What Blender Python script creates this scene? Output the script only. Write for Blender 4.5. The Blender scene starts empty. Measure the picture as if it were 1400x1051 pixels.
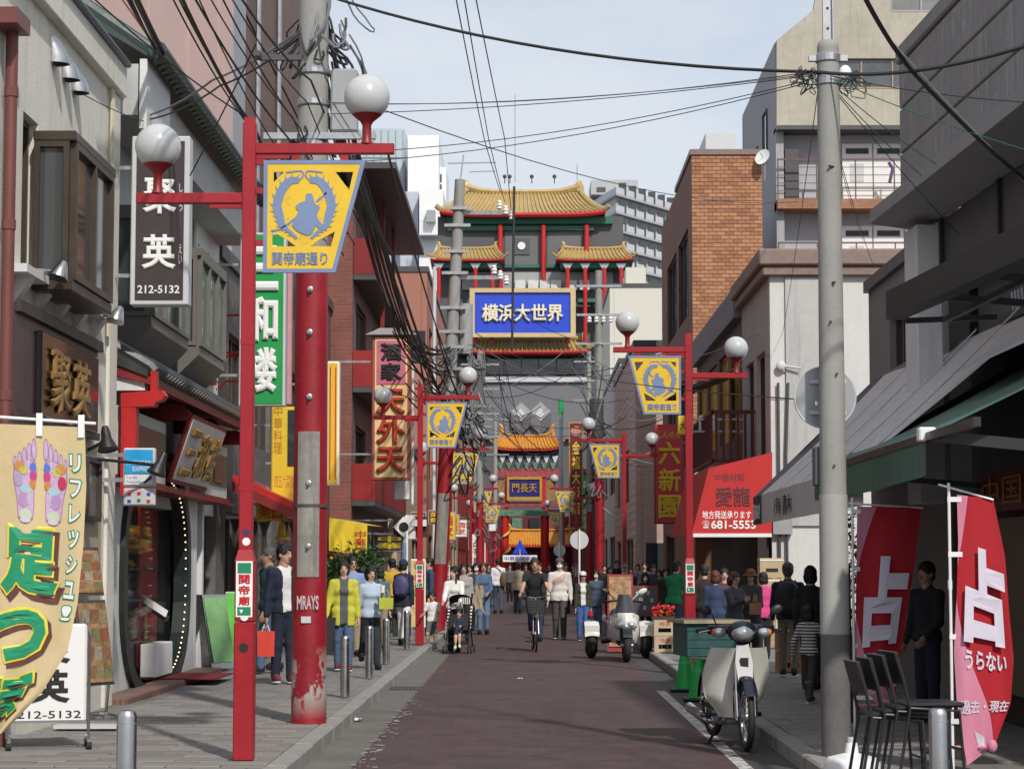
import bpy, math, random
import numpy as np
from mathutils import Vector as V, Matrix
from mathutils.geometry import tessellate_polygon
random.seed(7)
rnd = random.random
def U(a, b): return a + (b - a) * rnd()
rad = math.radians
SC = bpy.context.scene
COL = SC.collection

# ------------------------------------------------------------------ camera, sky, sun, exposure
F = 3000.0                       # focal length in pixels of the 1400 px wide photograph
CX, CY, VX, VY = 700.0, 525.5, 717.0, 775.0
EYE = 1.55
cam = bpy.data.cameras.new('camera')
cam.sensor_width = 36.0
cam.lens = 36.0 * F / 1400.0
cam.clip_start, cam.clip_end = 0.1, 3000.0
cam_o = bpy.data.objects.new('camera', cam)
COL.objects.link(cam_o)
PITCH, YAW = math.atan((VY - CY) / F), math.atan((VX - CX) / F)
cam_o.location = (0, 0, EYE)
cam_o.rotation_euler = (math.pi / 2 + PITCH, 0, YAW)
SC.camera = cam_o
CAM_R = cam_o.rotation_euler.to_matrix()

SUN_AZ, SUN_EL = rad(21), rad(42)   # sun stands behind the camera, a little to the right
sun_dir = V((math.sin(SUN_AZ) * math.cos(SUN_EL), -math.cos(SUN_AZ) * math.cos(SUN_EL), math.sin(SUN_EL)))
world = bpy.data.worlds.new('World'); SC.world = world; world.use_nodes = True
wn, wl = world.node_tree.nodes, world.node_tree.links
wn.clear()
w_out = wn.new('ShaderNodeOutputWorld'); w_bg = wn.new('ShaderNodeBackground')
w_sky = wn.new('ShaderNodeTexSky'); w_sky.sky_type = 'NISHITA'; w_sky.sun_disc = False
w_sky.sun_elevation = SUN_EL
w_sky.sun_rotation = math.pi - SUN_AZ
w_sky.air_density, w_sky.dust_density, w_sky.ozone_density = 1.0, 1.5, 1.0
w_tc = wn.new('ShaderNodeTexCoord'); w_map = wn.new('ShaderNodeMapping'); w_map.inputs['Scale'].default_value = (1.0, 1.0, 2.6)
w_n = wn.new('ShaderNodeTexNoise'); w_n.inputs['Scale'].default_value = 3.2; w_n.inputs['Detail'].default_value = 7; w_n.inputs['Roughness'].default_value = 0.55
w_r = wn.new('ShaderNodeValToRGB'); w_r.color_ramp.elements[0].position = 0.36; w_r.color_ramp.elements[1].position = 0.62
w_r.color_ramp.elements[0].color = (0.50, 0.50, 0.50, 1); w_r.color_ramp.elements[1].color = (0.95, 0.95, 0.95, 1)
w_mix = wn.new('ShaderNodeMix'); w_mix.data_type = 'RGBA'
w_mix.inputs['B'].default_value = (5.7, 6.1, 6.7, 1)
wl.new(w_tc.outputs['Generated'], w_map.inputs['Vector']); wl.new(w_map.outputs[0], w_n.inputs['Vector'])
wl.new(w_n.outputs['Fac'], w_r.inputs['Fac']); wl.new(w_r.outputs['Color'], w_mix.inputs['Factor'])
wl.new(w_sky.outputs['Color'], w_mix.inputs['A']); wl.new(w_mix.outputs['Result'], w_bg.inputs['Color'])
w_bg.inputs['Strength'].default_value = 0.129
wl.new(w_bg.outputs[0], w_out.inputs['Surface'])
sun = bpy.data.lights.new('sun', 'SUN'); sun.energy = 3.4; sun.angle = rad(1.6); sun.color = (1.0, 0.95, 0.87)
sun_o = bpy.data.objects.new('sun', sun); COL.objects.link(sun_o)
sun_o.rotation_euler = sun_dir.to_track_quat('Z', 'Y').to_euler()
sun_o.location = (20, -40, 60)
SC.view_settings.view_transform = 'Standard'; SC.view_settings.look = 'None'
SC.view_settings.exposure = 0.0; SC.view_settings.gamma = 1.0; SC.view_settings.use_curve_mapping = False

# ------------------------------------------------------------------ helpers
def P(px, py, Y):
    """the point at street depth Y that the photograph shows at a pixel"""
    d = CAM_R @ V(((px - CX) / F, -(py - CY) / F, -1.0))
    t = Y / d.y
    return V((d.x * t, Y, EYE + d.z * t))
def G(px, py, z=0.0):
    """ground point (height z) at a pixel"""
    d = CAM_R @ V(((px - CX) / F, -(py - CY) / F, -1.0))
    t = (z - EYE) / d.z
    return V((d.x * t, d.y * t, z))

OFF = {}
def root_of(o):
    while o.parent: o = o.parent
    return o
def thing(name, label, cat, loc=(0, 0, 0), rz=0.0, group=None, world=False):
    o = bpy.data.objects.new(name, None); COL.objects.link(o)
    o.empty_display_size = 0.1
    o.location = loc; o.rotation_euler = (0, 0, rz)
    if world: OFF[o.name] = V(loc)
    return tag(o, label, cat, group)
def tag(o, label=None, cat=None, group=None, kind=None):
    if label: o['label'] = label
    if cat: o['category'] = cat
    if group: o['group'] = group
    if kind: o['kind'] = kind
    return o
def copy_tree(o, parent=None):
    c = o.copy(); COL.objects.link(c); c.parent = parent
    for ch in o.children: copy_tree(ch, c)
    return c

class MB:
    def __init__(s): s.v = []; s.f = []; s.m = []
    def add(s, vs, fs, mi=0):
        b = len(s.v); s.v += [tuple(p) for p in vs]
        for f in fs: s.f.append(tuple(b + i for i in f)); s.m.append(mi)
        return s
    def box(s, x0, x1, y0, y1, z0, z1, mi=0, ch=0.0, M=None):
        if x0 > x1: x0, x1 = x1, x0
        if y0 > y1: y0, y1 = y1, y0
        if z0 > z1: z0, z1 = z1, z0
        if ch <= 0:
            vs = [(x, y, z) for x in (x0, x1) for y in (y0, y1) for z in (z0, z1)]
            fs = [(0, 1, 3, 2), (4, 6, 7, 5), (0, 4, 5, 1), (2, 3, 7, 6), (0, 2, 6, 4), (1, 5, 7, 3)]
        else:
            ch = min(ch, (x1 - x0) * .45, (y1 - y0) * .45, (z1 - z0) * .45)
            vs = []; idx = {}
            for i, x in enumerate((x0, x1)):
                for j, y in enumerate((y0, y1)):
                    for k, z in enumerate((z0, z1)):
                        cx, cy, cz = (ch if i == 0 else -ch), (ch if j == 0 else -ch), (ch if k == 0 else -ch)
                        for a, p in enumerate(((x, y + cy, z + cz), (x + cx, y, z + cz), (x + cx, y + cy, z))):
                            idx[i, j, k, a] = len(vs); vs.append(p)
            fs = []
            for i in (0, 1):
                q = [idx[i, 0, 0, 0], idx[i, 1, 0, 0], idx[i, 1, 1, 0], idx[i, 0, 1, 0]]; fs.append(q if i else q[::-1])
                q = [idx[0, i, 0, 1], idx[1, i, 0, 1], idx[1, i, 1, 1], idx[0, i, 1, 1]]; fs.append(q[::-1] if i else q)
                q = [idx[0, 0, i, 2], idx[1, 0, i, 2], idx[1, 1, i, 2], idx[0, 1, i, 2]]; fs.append(q if i else q[::-1])
            for j in (0, 1):
                for k in (0, 1):
                    fs.append([idx[0, j, k, 1], idx[1, j, k, 1], idx[1, j, k, 2], idx[0, j, k, 2]])
                    fs.append([idx[j, 0, k, 0], idx[j, 1, k, 0], idx[j, 1, k, 2], idx[j, 0, k, 2]])
                    fs.append([idx[j, k, 0, 0], idx[j, k, 1, 0], idx[j, k, 1, 1], idx[j, k, 0, 1]])
                    for i in (0, 1): fs.append([idx[i, j, k, 0], idx[i, j, k, 1], idx[i, j, k, 2]])
        if M is not None: vs = [M @ V(p) for p in vs]
        return s.add(vs, fs, mi)
    def bar(s, a, b, w, h, mi=0, up=(0, 0, 1)):
        """rectangular bar from a to b, w across, h along up"""
        a, b = V(a), V(b); d = (b - a).normalized(); u = V(up); r = d.cross(u)
        if r.length < 1e-4: r = d.cross(V((1, 0, 0)))
        r.normalize(); u = r.cross(d).normalized()
        vs = [p + r * (w / 2 * i) + u * (h / 2 * j) for p in (a, b) for i, j in ((-1, -1), (1, -1), (1, 1), (-1, 1))]
        return s.add(vs, [(0, 1, 2, 3), (7, 6, 5, 4), (0, 4, 5, 1), (1, 5, 6, 2), (2, 6, 7, 3), (3, 7, 4, 0)], mi)
    def tube(s, pts, r, n=6, mi=0, cap=True, closed=False, flat=1.0):
        pts = [V(p) for p in pts]; m = len(pts); rs = r if isinstance(r, (list, tuple)) else [r] * m
        vs, fs = [], []; ref = None
        for i, p in enumerate(pts):
            if closed: d = pts[(i + 1) % m] - pts[i - 1]
            else: d = pts[min(i + 1, m - 1)] - pts[max(i - 1, 0)]
            d.normalize()
            if ref is None:
                ref = d.cross(V((0, 0, 1)))
                if ref.length < 1e-3: ref = V((1, 0, 0))
            ref = (ref - d * ref.dot(d)).normalized(); w = d.cross(ref)
            for k in range(n):
                a = 2 * math.pi * k / n
                vs.append(p + ref * (rs[i] * math.cos(a)) + w * (rs[i] * flat * math.sin(a)))
        for i in range(m if closed else m - 1):
            j = (i + 1) % m
            for k in range(n):
                k2 = (k + 1) % n
                fs.append((i * n + k, i * n + k2, j * n + k2, j * n + k))
        if cap and not closed: fs.append(tuple(range(n))[::-1]); fs.append(tuple((m - 1) * n + k for k in range(n)))
        return s.add(vs, fs, mi)
    def cyl(s, a, b, r0, r1=None, n=12, mi=0, cap=True):
        return s.tube([a, b], [r0, r0 if r1 is None else r1], n, mi, cap)
    def ell(s, c, rx, ry=None, rz=None, nu=14, nv=9, mi=0, M=None):
        ry = rx if ry is None else ry; rz = rx if rz is None else rz; c = V(c)
        vs = [V((0, 0, -rz))]
        for j in range(1, nv):
            t = -math.pi / 2 + math.pi * j / nv
            for i in range(nu):
                a = 2 * math.pi * i / nu; vs.append(V((rx * math.cos(t) * math.cos(a), ry * math.cos(t) * math.sin(a), rz * math.sin(t))))
        vs.append(V((0, 0, rz))); fs = []
        for i in range(nu):
            i2 = (i + 1) % nu; fs.append((0, 1 + i2, 1 + i)); L = 1 + (nv - 2) * nu; fs.append((L + i, L + i2, len(vs) - 1))
            for j in range(nv - 2):
                a = 1 + j * nu; b = a + nu; fs.append((a + i, a + i2, b + i2, b + i))
        if M is not None: vs = [M @ p for p in vs]
        return s.add([p + c for p in vs], fs, mi)
    def lathe(s, c, prof, n=16, mi=0, M=None):
        c = V(c); vs, fs = [], []
        for r, z in prof:
            for k in range(n):
                a = 2 * math.pi * k / n; p = V((r * math.cos(a), r * math.sin(a), z))
                vs.append(c + (M @ p if M is not None else p))
        for i in range(len(prof) - 1):
            for k in range(n):
                k2 = (k + 1) % n; fs.append((i * n + k, i * n + k2, (i + 1) * n + k2, (i + 1) * n + k))
        fs.append(tuple(range(n))[::-1]); fs.append(tuple((len(prof) - 1) * n + k for k in range(n)))
        return s.add(vs, fs, mi)
    def prism(s, pts, vec, mi=0):
        pts = [V(p) for p in pts]; vec = V(vec); n = len(pts)
        fs = [tuple(range(n))[::-1], tuple(range(n, 2 * n))] + [(i, (i + 1) % n, n + (i + 1) % n, n + i) for i in range(n)]
        return s.add(pts + [p + vec for p in pts], fs, mi)
    def shape(s, loops, O, Rv, Uv, t, mi=0):
        """flat plate with holes: 2D loops (first the outline) in the frame O, Rv, Uv, t thick towards its normal"""
        O, Rv, Uv = V(O), V(Rv), V(Uv); N = Rv.cross(Uv).normalized()
        flat = [V((x, y, 0)) for lp in loops for x, y in lp]; n = len(flat)
        tris = tessellate_polygon([[V((x, y, 0)) for x, y in lp] for lp in loops])
        p3 = [O + Rv * p.x + Uv * p.y for p in flat]
        fs = []
        for a, b, c in tris:
            if (flat[b] - flat[a]).cross(flat[c] - flat[a]).z < 0: b, c = c, b
            fs.append((n + a, n + b, n + c)); fs.append((a, c, b))
        k = 0
        for lp in loops:
            for i in range(len(lp)): j = (i + 1) % len(lp); fs.append((k + i, k + j, n + k + j, n + k + i))
            k += len(lp)
        return s.add(p3 + [p + N * t for p in p3], fs, mi)
    def grid(s, fn, nu, nv, mi=0):
        vs = [fn(i / nu, j / nv) for j in range(nv + 1) for i in range(nu + 1)]
        fs = [(j * (nu + 1) + i, j * (nu + 1) + i + 1, (j + 1) * (nu + 1) + i + 1, (j + 1) * (nu + 1) + i) for j in range(nv) for i in range(nu)]
        return s.add(vs, fs, mi)
    def quad(s, a, b, c, d, mi=0): return s.add([a, b, c, d], [(0, 1, 2, 3)], mi)
    def xf(s, M, i0=0):
        for i in range(i0, len(s.v)): s.v[i] = tuple(M @ V(s.v[i]))
        return s
    def mesh(s, name, mats, smooth=False):
        me = bpy.data.meshes.new(name); me.from_pydata(s.v, [], s.f); me.update()
        for mt in (mats if isinstance(mats, (list, tuple)) else [mats]): me.materials.append(mt)
        if any(s.m): me.polygons.foreach_set('material_index', s.m)
        if smooth:
            me.polygons.foreach_set('use_smooth', [True] * len(me.polygons))
            if smooth != 2:
                try: me.set_sharp_from_angle(angle=rad(38))
                except Exception: pass
        return me
    def build(s, name, mats, parent=None, smooth=False):
        if parent is not None:
            o = OFF.get(root_of(parent).name)
            if o is not None: s.v = [(p[0] - o.x, p[1] - o.y, p[2] - o.z) for p in s.v]
        ob = bpy.data.objects.new(name, s.mesh(name, mats, smooth)); COL.objects.link(ob)
        if parent is not None: ob.parent = parent
        return ob

# ------------------------------------------------------------------ materials
MATS = {}
def mat(name, col, rough=0.6, metal=0.0, var=0.18, scale=3.0, bump=0.0, bscale=60.0, streak=0.0, dirt=(0.12, 0.11, 0.1), spec=0.5, emit=None, es=0.0, alpha=1.0, trans=0.0, coat=0.0, space='Object'):
    if name in MATS: return MATS[name]
    m = bpy.data.materials.new(name); m.use_nodes = True; MATS[name] = m
    N, L = m.node_tree.nodes, m.node_tree.links; b = N['Principled BSDF']
    b.inputs['Roughness'].default_value = rough; b.inputs['Metallic'].default_value = metal
    b.inputs['Specular IOR Level'].default_value = spec; b.inputs['Alpha'].default_value = alpha
    b.inputs['Transmission Weight'].default_value = trans; b.inputs['Coat Weight'].default_value = coat
    c4 = (*col, 1)
    if emit: b.inputs['Emission Color'].default_value = (*emit, 1); b.inputs['Emission Strength'].default_value = es
    if var <= 0 and not bump and not streak: b.inputs['Base Color'].default_value = c4; return m
    tc = N.new('ShaderNodeTexCoord'); src = tc.outputs[space]
    def noise(sc, det=5, vec=None):
        n = N.new('ShaderNodeTexNoise'); n.inputs['Scale'].default_value = sc; n.inputs['Detail'].default_value = det
        n.inputs['Roughness'].default_value = 0.62; L.new(vec or src, n.inputs['Vector']); return n.outputs['Fac']
    def math_(op, a, bb):
        q = N.new('ShaderNodeMath'); q.operation = op
        for i, z in enumerate((a, bb)):
            if isinstance(z, (int, float)): q.inputs[i].default_value = z
            else: L.new(z, q.inputs[i])
        return q.outputs[0]
    f = math_('ADD', math_('MULTIPLY', noise(scale), 0.6), math_('MULTIPLY', noise(scale * 9.3), 0.4))
    mr = N.new('ShaderNodeMapRange'); mr.inputs['From Min'].default_value = 0.3; mr.inputs['From Max'].default_value = 0.7
    mr.inputs['To Min'].default_value = 1 - var; mr.inputs['To Max'].default_value = 1 + var; L.new(f, mr.inputs['Value'])
    mx = N.new('ShaderNodeMix'); mx.data_type = 'RGBA'; mx.blend_type = 'MULTIPLY'; mx.inputs['Factor'].default_value = 1
    mx.inputs['A'].default_value = c4; L.new(mr.outputs[0], mx.inputs['B']); out = mx.outputs['Result']
    if streak:
        mp = N.new('ShaderNodeMapping'); mp.inputs['Scale'].default_value = (5, 5, 0.35); L.new(src, mp.inputs['Vector'])
        sf = noise(1.6, 6, mp.outputs[0]); sr = N.new('ShaderNodeMapRange')
        sr.inputs['From Min'].default_value = 0.52; sr.inputs['From Max'].default_value = 0.72; sr.inputs['To Max'].default_value = streak; L.new(sf, sr.inputs['Value'])
        m2 = N.new('ShaderNodeMix'); m2.data_type = 'RGBA'; m2.inputs['B'].default_value = (*dirt, 1)
        L.new(sr.outputs[0], m2.inputs['Factor']); L.new(out, m2.inputs['A']); out = m2.outputs['Result']
    L.new(out, b.inputs['Base Color'])
    rr = N.new('ShaderNodeMapRange'); rr.inputs['From Min'].default_value = 0.3; rr.inputs['From Max'].default_value = 0.7
    rr.inputs['To Min'].default_value = max(0.02, rough - 0.1); rr.inputs['To Max'].default_value = min(1, rough + 0.1); L.new(f, rr.inputs['Value'])
    L.new(rr.outputs[0], b.inputs['Roughness'])
    if bump:
        bp = N.new('ShaderNodeBump'); bp.inputs['Strength'].default_value = bump; bp.inputs['Distance'].default_value = 0.02
        L.new(noise(bscale, 4), bp.inputs['Height']); L.new(bp.outputs[0], b.inputs['Normal'])
    return m
def chip(m, under, lo, hi, sc=6.0, zlo=-99, zhi=99, squash=(1, 1, 1)):
    """paint worn away in flakes: the colour underneath shows where noise passes lo..hi, between heights zlo..zhi"""
    N, L = m.node_tree.nodes, m.node_tree.links; b = N['Principled BSDF']
    src = b.inputs['Base Color'].links[0].from_socket
    tc = N.new('ShaderNodeTexCoord'); mp = N.new('ShaderNodeMapping'); mp.inputs['Scale'].default_value = squash; L.new(tc.outputs['Object'], mp.inputs['Vector'])
    n = N.new('ShaderNodeTexNoise'); n.inputs['Scale'].default_value = sc; n.inputs['Detail'].default_value = 8; n.inputs['Roughness'].default_value = 0.7
    L.new(mp.outputs[0], n.inputs['Vector'])
    r = N.new('ShaderNodeMapRange'); r.inputs['From Min'].default_value = lo; r.inputs['From Max'].default_value = hi; L.new(n.outputs['Fac'], r.inputs['Value'])
    fac = r.outputs[0]
    sp = N.new('ShaderNodeSeparateXYZ'); L.new(tc.outputs['Object'], sp.inputs[0])
    for lim, sg in ((zlo, 1), (zhi, -1)):
        if abs(lim) < 90:
            q = N.new('ShaderNodeMapRange'); q.inputs['From Min'].default_value = lim - 0.12 * sg; q.inputs['From Max'].default_value = lim + 0.12 * sg
            L.new(sp.outputs['Z'], q.inputs['Value']); k = N.new('ShaderNodeMath'); k.operation = 'MULTIPLY'
            L.new(fac, k.inputs[0]); L.new(q.outputs[0], k.inputs[1]); fac = k.outputs[0]
    x = N.new('ShaderNodeMix'); x.data_type = 'RGBA'; x.inputs['B'].default_value = (*under, 1)
    L.new(fac, x.inputs['Factor']); L.new(src, x.inputs['A']); L.new(x.outputs['Result'], b.inputs['Base Color'])
    return m
def brickmat(name, c1, c2, mortar, bw, bh, ms=0.012, axes='xz', rough=0.75, bump=0.4, var=0.25, offset=0.5):
    """a wall or pavement of small units too small to pick apart"""
    m = bpy.data.materials.new(name); m.use_nodes = True; MATS[name] = m
    N, L = m.node_tree.nodes, m.node_tree.links; b = N['Principled BSDF']; b.inputs['Roughness'].default_value = rough
    tc = N.new('ShaderNodeTexCoord'); sp = N.new('ShaderNodeSeparateXYZ'); cb = N.new('ShaderNodeCombineXYZ')
    L.new(tc.outputs['Object'], sp.inputs[0]); L.new(sp.outputs['XYZ'.index(axes[0].upper())], cb.inputs[0]); L.new(sp.outputs['XYZ'.index(axes[1].upper())], cb.inputs[1])
    br = N.new('ShaderNodeTexBrick'); br.offset = offset; L.new(cb.outputs[0], br.inputs['Vector'])
    br.inputs['Color1'].default_value = (*c1, 1); br.inputs['Color2'].default_value = (*c2, 1); br.inputs['Mortar'].default_value = (*mortar, 1)
    br.inputs['Scale'].default_value = 1; br.inputs['Brick Width'].default_value = bw; br.inputs['Row Height'].default_value = bh
    br.inputs['Mortar Size'].default_value = ms; br.inputs['Mortar Smooth'].default_value = 0.2; br.inputs['Bias'].default_value = 0
    n = N.new('ShaderNodeTexNoise'); n.inputs['Scale'].default_value = 1.3; n.inputs['Detail'].default_value = 8; n.inputs['Roughness'].default_value = 0.7; L.new(tc.outputs['Object'], n.inputs['Vector'])
    mr = N.new('ShaderNodeMapRange'); mr.inputs['From Min'].default_value = 0.3; mr.inputs['From Max'].default_value = 0.7
    mr.inputs['To Min'].default_value = 1 - var; mr.inputs['To Max'].default_value = 1 + var; L.new(n.outputs['Fac'], mr.inputs['Value'])
    x = N.new('ShaderNodeMix'); x.data_type = 'RGBA'; x.blend_type = 'MULTIPLY'; x.inputs['Factor'].default_value = 1
    L.new(br.outputs['Color'], x.inputs['A']); L.new(mr.outputs[0], x.inputs['B']); L.new(x.outputs['Result'], b.inputs['Base Color'])
    if bump:
        bp = N.new('ShaderNodeBump'); bp.inputs['Strength'].default_value = bump; bp.inputs['Distance'].default_value = 0.01; bp.invert = True
        L.new(br.outputs['Fac'], bp.inputs['Height']); L.new(bp.outputs[0], b.inputs['Normal'])
    return m

RED = mat('red_paint', (0.33, 0.010, 0.018), 0.38, var=0.16, scale=2.5, bump=0.05, streak=0.25, dirt=(0.16, 0.02, 0.02))
REDL = mat('red_lacquer', (0.46, 0.016, 0.016), 0.4, var=0.1)
DRED = mat('dark_red_paint', (0.2, 0.012, 0.014), 0.5, var=0.15)
CONC = mat('concrete', (0.36, 0.35, 0.33), 0.85, var=0.16, scale=2.2, bump=0.25, bscale=30, streak=0.35)
POLEC = mat('pole_concrete', (0.30, 0.295, 0.28), 0.8, var=0.14, scale=3, bump=0.2, bscale=50, streak=0.3)
DCONC = mat('stained_concrete', (0.25, 0.245, 0.24), 0.85, var=0.35, scale=1.3, bump=0.3, bscale=20, streak=0.5)
CREAM = mat('cream_stucco', (0.72, 0.70, 0.61), 0.85, var=0.07, scale=1.2, bump=0.35, bscale=45, streak=0.3, dirt=(0.3, 0.27, 0.2))
WHITEW = mat('white_render', (0.66, 0.66, 0.65), 0.85, var=0.07, scale=1.5, bump=0.3, bscale=40, streak=0.28, dirt=(0.35, 0.34, 0.33))
ROUGHW = mat('rough_white_stucco', (0.62, 0.62, 0.61), 0.9, var=0.1, scale=2.0, bump=0.9, bscale=28, streak=0.2, dirt=(0.35, 0.34, 0.33))
GREYW = mat('grey_render', (0.46, 0.46, 0.45), 0.85, var=0.1, scale=1.0, bump=0.25, bscale=35, streak=0.45, dirt=(0.25, 0.25, 0.24))
WHITE = mat('white_paint', (0.78, 0.78, 0.77), 0.45, var=0.05)
PLAST = mat('white_plastic', (0.8, 0.8, 0.8), 0.35, var=0.03)
BLACK = mat('black_paint', (0.018, 0.018, 0.02), 0.45, var=0.1)
RUBBER = mat('black_rubber', (0.02, 0.02, 0.021), 0.75, var=0.15)
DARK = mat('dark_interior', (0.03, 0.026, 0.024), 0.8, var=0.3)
DGREY = mat('dark_grey_paint', (0.07, 0.07, 0.075), 0.5, var=0.1)
GREY = mat('grey_paint', (0.32, 0.33, 0.34), 0.5, var=0.1, streak=0.15)
LGREY = mat('light_grey_paint', (0.55, 0.56, 0.58), 0.5, var=0.06)
STEEL = mat('brushed_steel', (0.5, 0.5, 0.5), 0.3, metal=1.0, var=0.06, scale=8)
GALV = mat('galvanised_steel', (0.42, 0.43, 0.45), 0.45, metal=0.8, var=0.15, scale=10)
BRONZE = mat('bronze_frame', (0.075, 0.058, 0.044), 0.4, metal=0.4, var=0.1)
GLASS = mat('window_glass', (0.04, 0.045, 0.05), 0.06, var=0.0, spec=1.0)
GLASSG = mat('green_reflection_glass', (0.06, 0.16, 0.11), 0.12, var=0.2, spec=0.9)  # green reflections on the bay windows, painted into the pane colour
GLOBE = mat('milky_globe', (0.50, 0.51, 0.52), 0.22, var=0.05, scale=4, spec=0.6)
GLOBE.node_tree.nodes['Principled BSDF'].inputs['Subsurface Weight'].default_value = 0.7; GLOBE.node_tree.nodes['Principled BSDF'].inputs['Subsurface Radius'].default_value = (.12, .12, .12); GLOBE.node_tree.nodes['Principled BSDF'].inputs['Subsurface Scale'].default_value = 1.0
YEL = mat('yellow_sign_paint', (0.74, 0.48, 0.025), 0.45, var=0.07)
YELB = mat('yellow_board', (0.72, 0.52, 0.03), 0.5, var=0.12, streak=0.2, dirt=(0.4, 0.28, 0.03))
BLUEG = mat('blue_grey_paint', (0.17, 0.235, 0.40), 0.5, var=0.12)
BLUES = mat('blue_sign', (0.018, 0.06, 0.55), 0.4, var=0.08)
GOLD = mat('gold_paint', (0.55, 0.33, 0.06), 0.4, metal=0.35, var=0.18)
GOLDL = mat('carved_gilt_wood', (0.30, 0.17, 0.05), 0.55, var=0.25, scale=12)
WOODD = mat('dark_wood', (0.055, 0.036, 0.03), 0.55, var=0.3, scale=5)
BROWNS = mat('brown_sign_panel', (0.045, 0.034, 0.036), 0.5, var=0.12)
CABLE = mat('black_cable', (0.022, 0.022, 0.024), 0.6, var=0.0)
CABLEG = mat('grey_cable', (0.16, 0.16, 0.17), 0.6, var=0.1)
GRN = mat('green_sign', (0.015, 0.30, 0.07), 0.45, var=0.08)
GRNP = mat('light_green_board', (0.16, 0.62, 0.10), 0.45, var=0.08)
CONE = mat('green_plastic', (0.02, 0.42, 0.08), 0.45, var=0.12)
PAPER = mat('white_print', (0.82, 0.82, 0.8), 0.5, var=0.04)
INKB = mat('black_ink', (0.015, 0.014, 0.014), 0.6, var=0.0)
INKR = mat('red_ink', (0.55, 0.015, 0.025), 0.55, var=0.0)
INKG = mat('green_ink', (0.01, 0.22, 0.11), 0.55, var=0.0)
TILEY = mat('yellow_glazed_tile', (0.44, 0.31, 0.125), 0.42, var=0.22, scale=1.5, streak=0.15, dirt=(0.25, 0.15, 0.05))
TILEO = mat('orange_glazed_tile', (0.55, 0.23, 0.02), 0.35, var=0.25, scale=3)
TILEK = mat('black_roof_tile', (0.035, 0.038, 0.036), 0.45, var=0.25, scale=6)
TILEG = mat('green_roof_tile', (0.03, 0.05, 0.045), 0.5, var=0.3, scale=6)

# ------------------------------------------------------------------ lettering
GLYPH = {}
def glyph(t, bold=0.0, ext=0.02):
    k = (t, round(bold, 3), ext)
    if k not in GLYPH:
        c = bpy.data.curves.new('t', 'FONT'); c.body = t; c.size = 1; c.extrude = max(ext - bold, 0.001); c.bevel_depth = bold; c.bevel_resolution = 0
        c.resolution_u = 3; c.fill_mode = 'BOTH'
        o = bpy.data.objects.new('t', c); me = bpy.data.meshes.new_from_object(o)
        v = np.array([p.co[:] for p in me.vertices]) if len(me.vertices) else np.zeros((1, 3)); f = [tuple(p.vertices) for p in me.polygons]
        bpy.data.objects.remove(o); bpy.data.curves.remove(c); bpy.data.meshes.remove(me)
        GLYPH[k] = (v, f)
    return GLYPH[k]
def letters(mb, t, O, Rv, Uv, w, h, bold=0.0, ext=0.02, vertical=False, fit=True, mi=0, slant=0.0):
    """write t into the box w x h whose lower left corner is O (Rv, Uv unit vectors), standing proud of it"""
    O, Rv, Uv = V(O), V(Rv).normalized(), V(Uv).normalized(); N = Rv.cross(Uv).normalized()
    if vertical:
        n = len(t); ch = h / n
        for i, c in enumerate(t):
            if c.strip(): letters(mb, c, O + Uv * (h - (i + 1) * ch + ch * 0.06), Rv, Uv, w, ch * 0.88, bold, ext, False, fit, mi, slant)
        return mb
    v, f = glyph(t, bold, ext)
    lo, hi = v.min(0), v.max(0); sx = w / max(hi[0] - lo[0], 1e-6); sy = h / max(hi[1] - lo[1], 1e-6)
    if not fit: sx = sy = min(sx, sy)
    ox = (w - sx * (hi[0] - lo[0])) / 2; oy = (h - sy * (hi[1] - lo[1])) / 2; sz = min(sx, sy); vs = []
    for p in v:
        yy = (p[1] - lo[1]) * sy + oy
        vs.append(O + Rv * ((p[0] - lo[0]) * sx + ox + slant * yy) + Uv * yy + N * ((p[2] - lo[2]) * sz))
    return mb.add(vs, f, mi)
X, Y_, Z = V((1, 0, 0)), V((0, 1, 0)), V((0, 0, 1))

chip(RED, (.42, .30, .28), .695, .715, 7.0); chip(RED, (.09, .03, .03), .60, .74, 3.2)
PANES = [GLASS, GLASS, mat('curtained_glass', (.20, .20, .19), .1, var=.25, scale=2, spec=.9), mat('dim_curtained_glass', (.09, .095, .10), .07, var=.3, scale=2, spec=1.0)]
def PX(px, py, x):
    """the point on the plane X = x at a pixel"""
    d = CAM_R @ V(((px - CX) / F, -(py - CY) / F, -1.0)); t = x / d.x
    return V((x, d.y * t, EYE + d.z * t))
KL, KR, PAVE = -1.72, 2.13, 0.12      # kerb faces and pavement height
BL, BR = -4.55, 4.5                   # building lines

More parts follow.
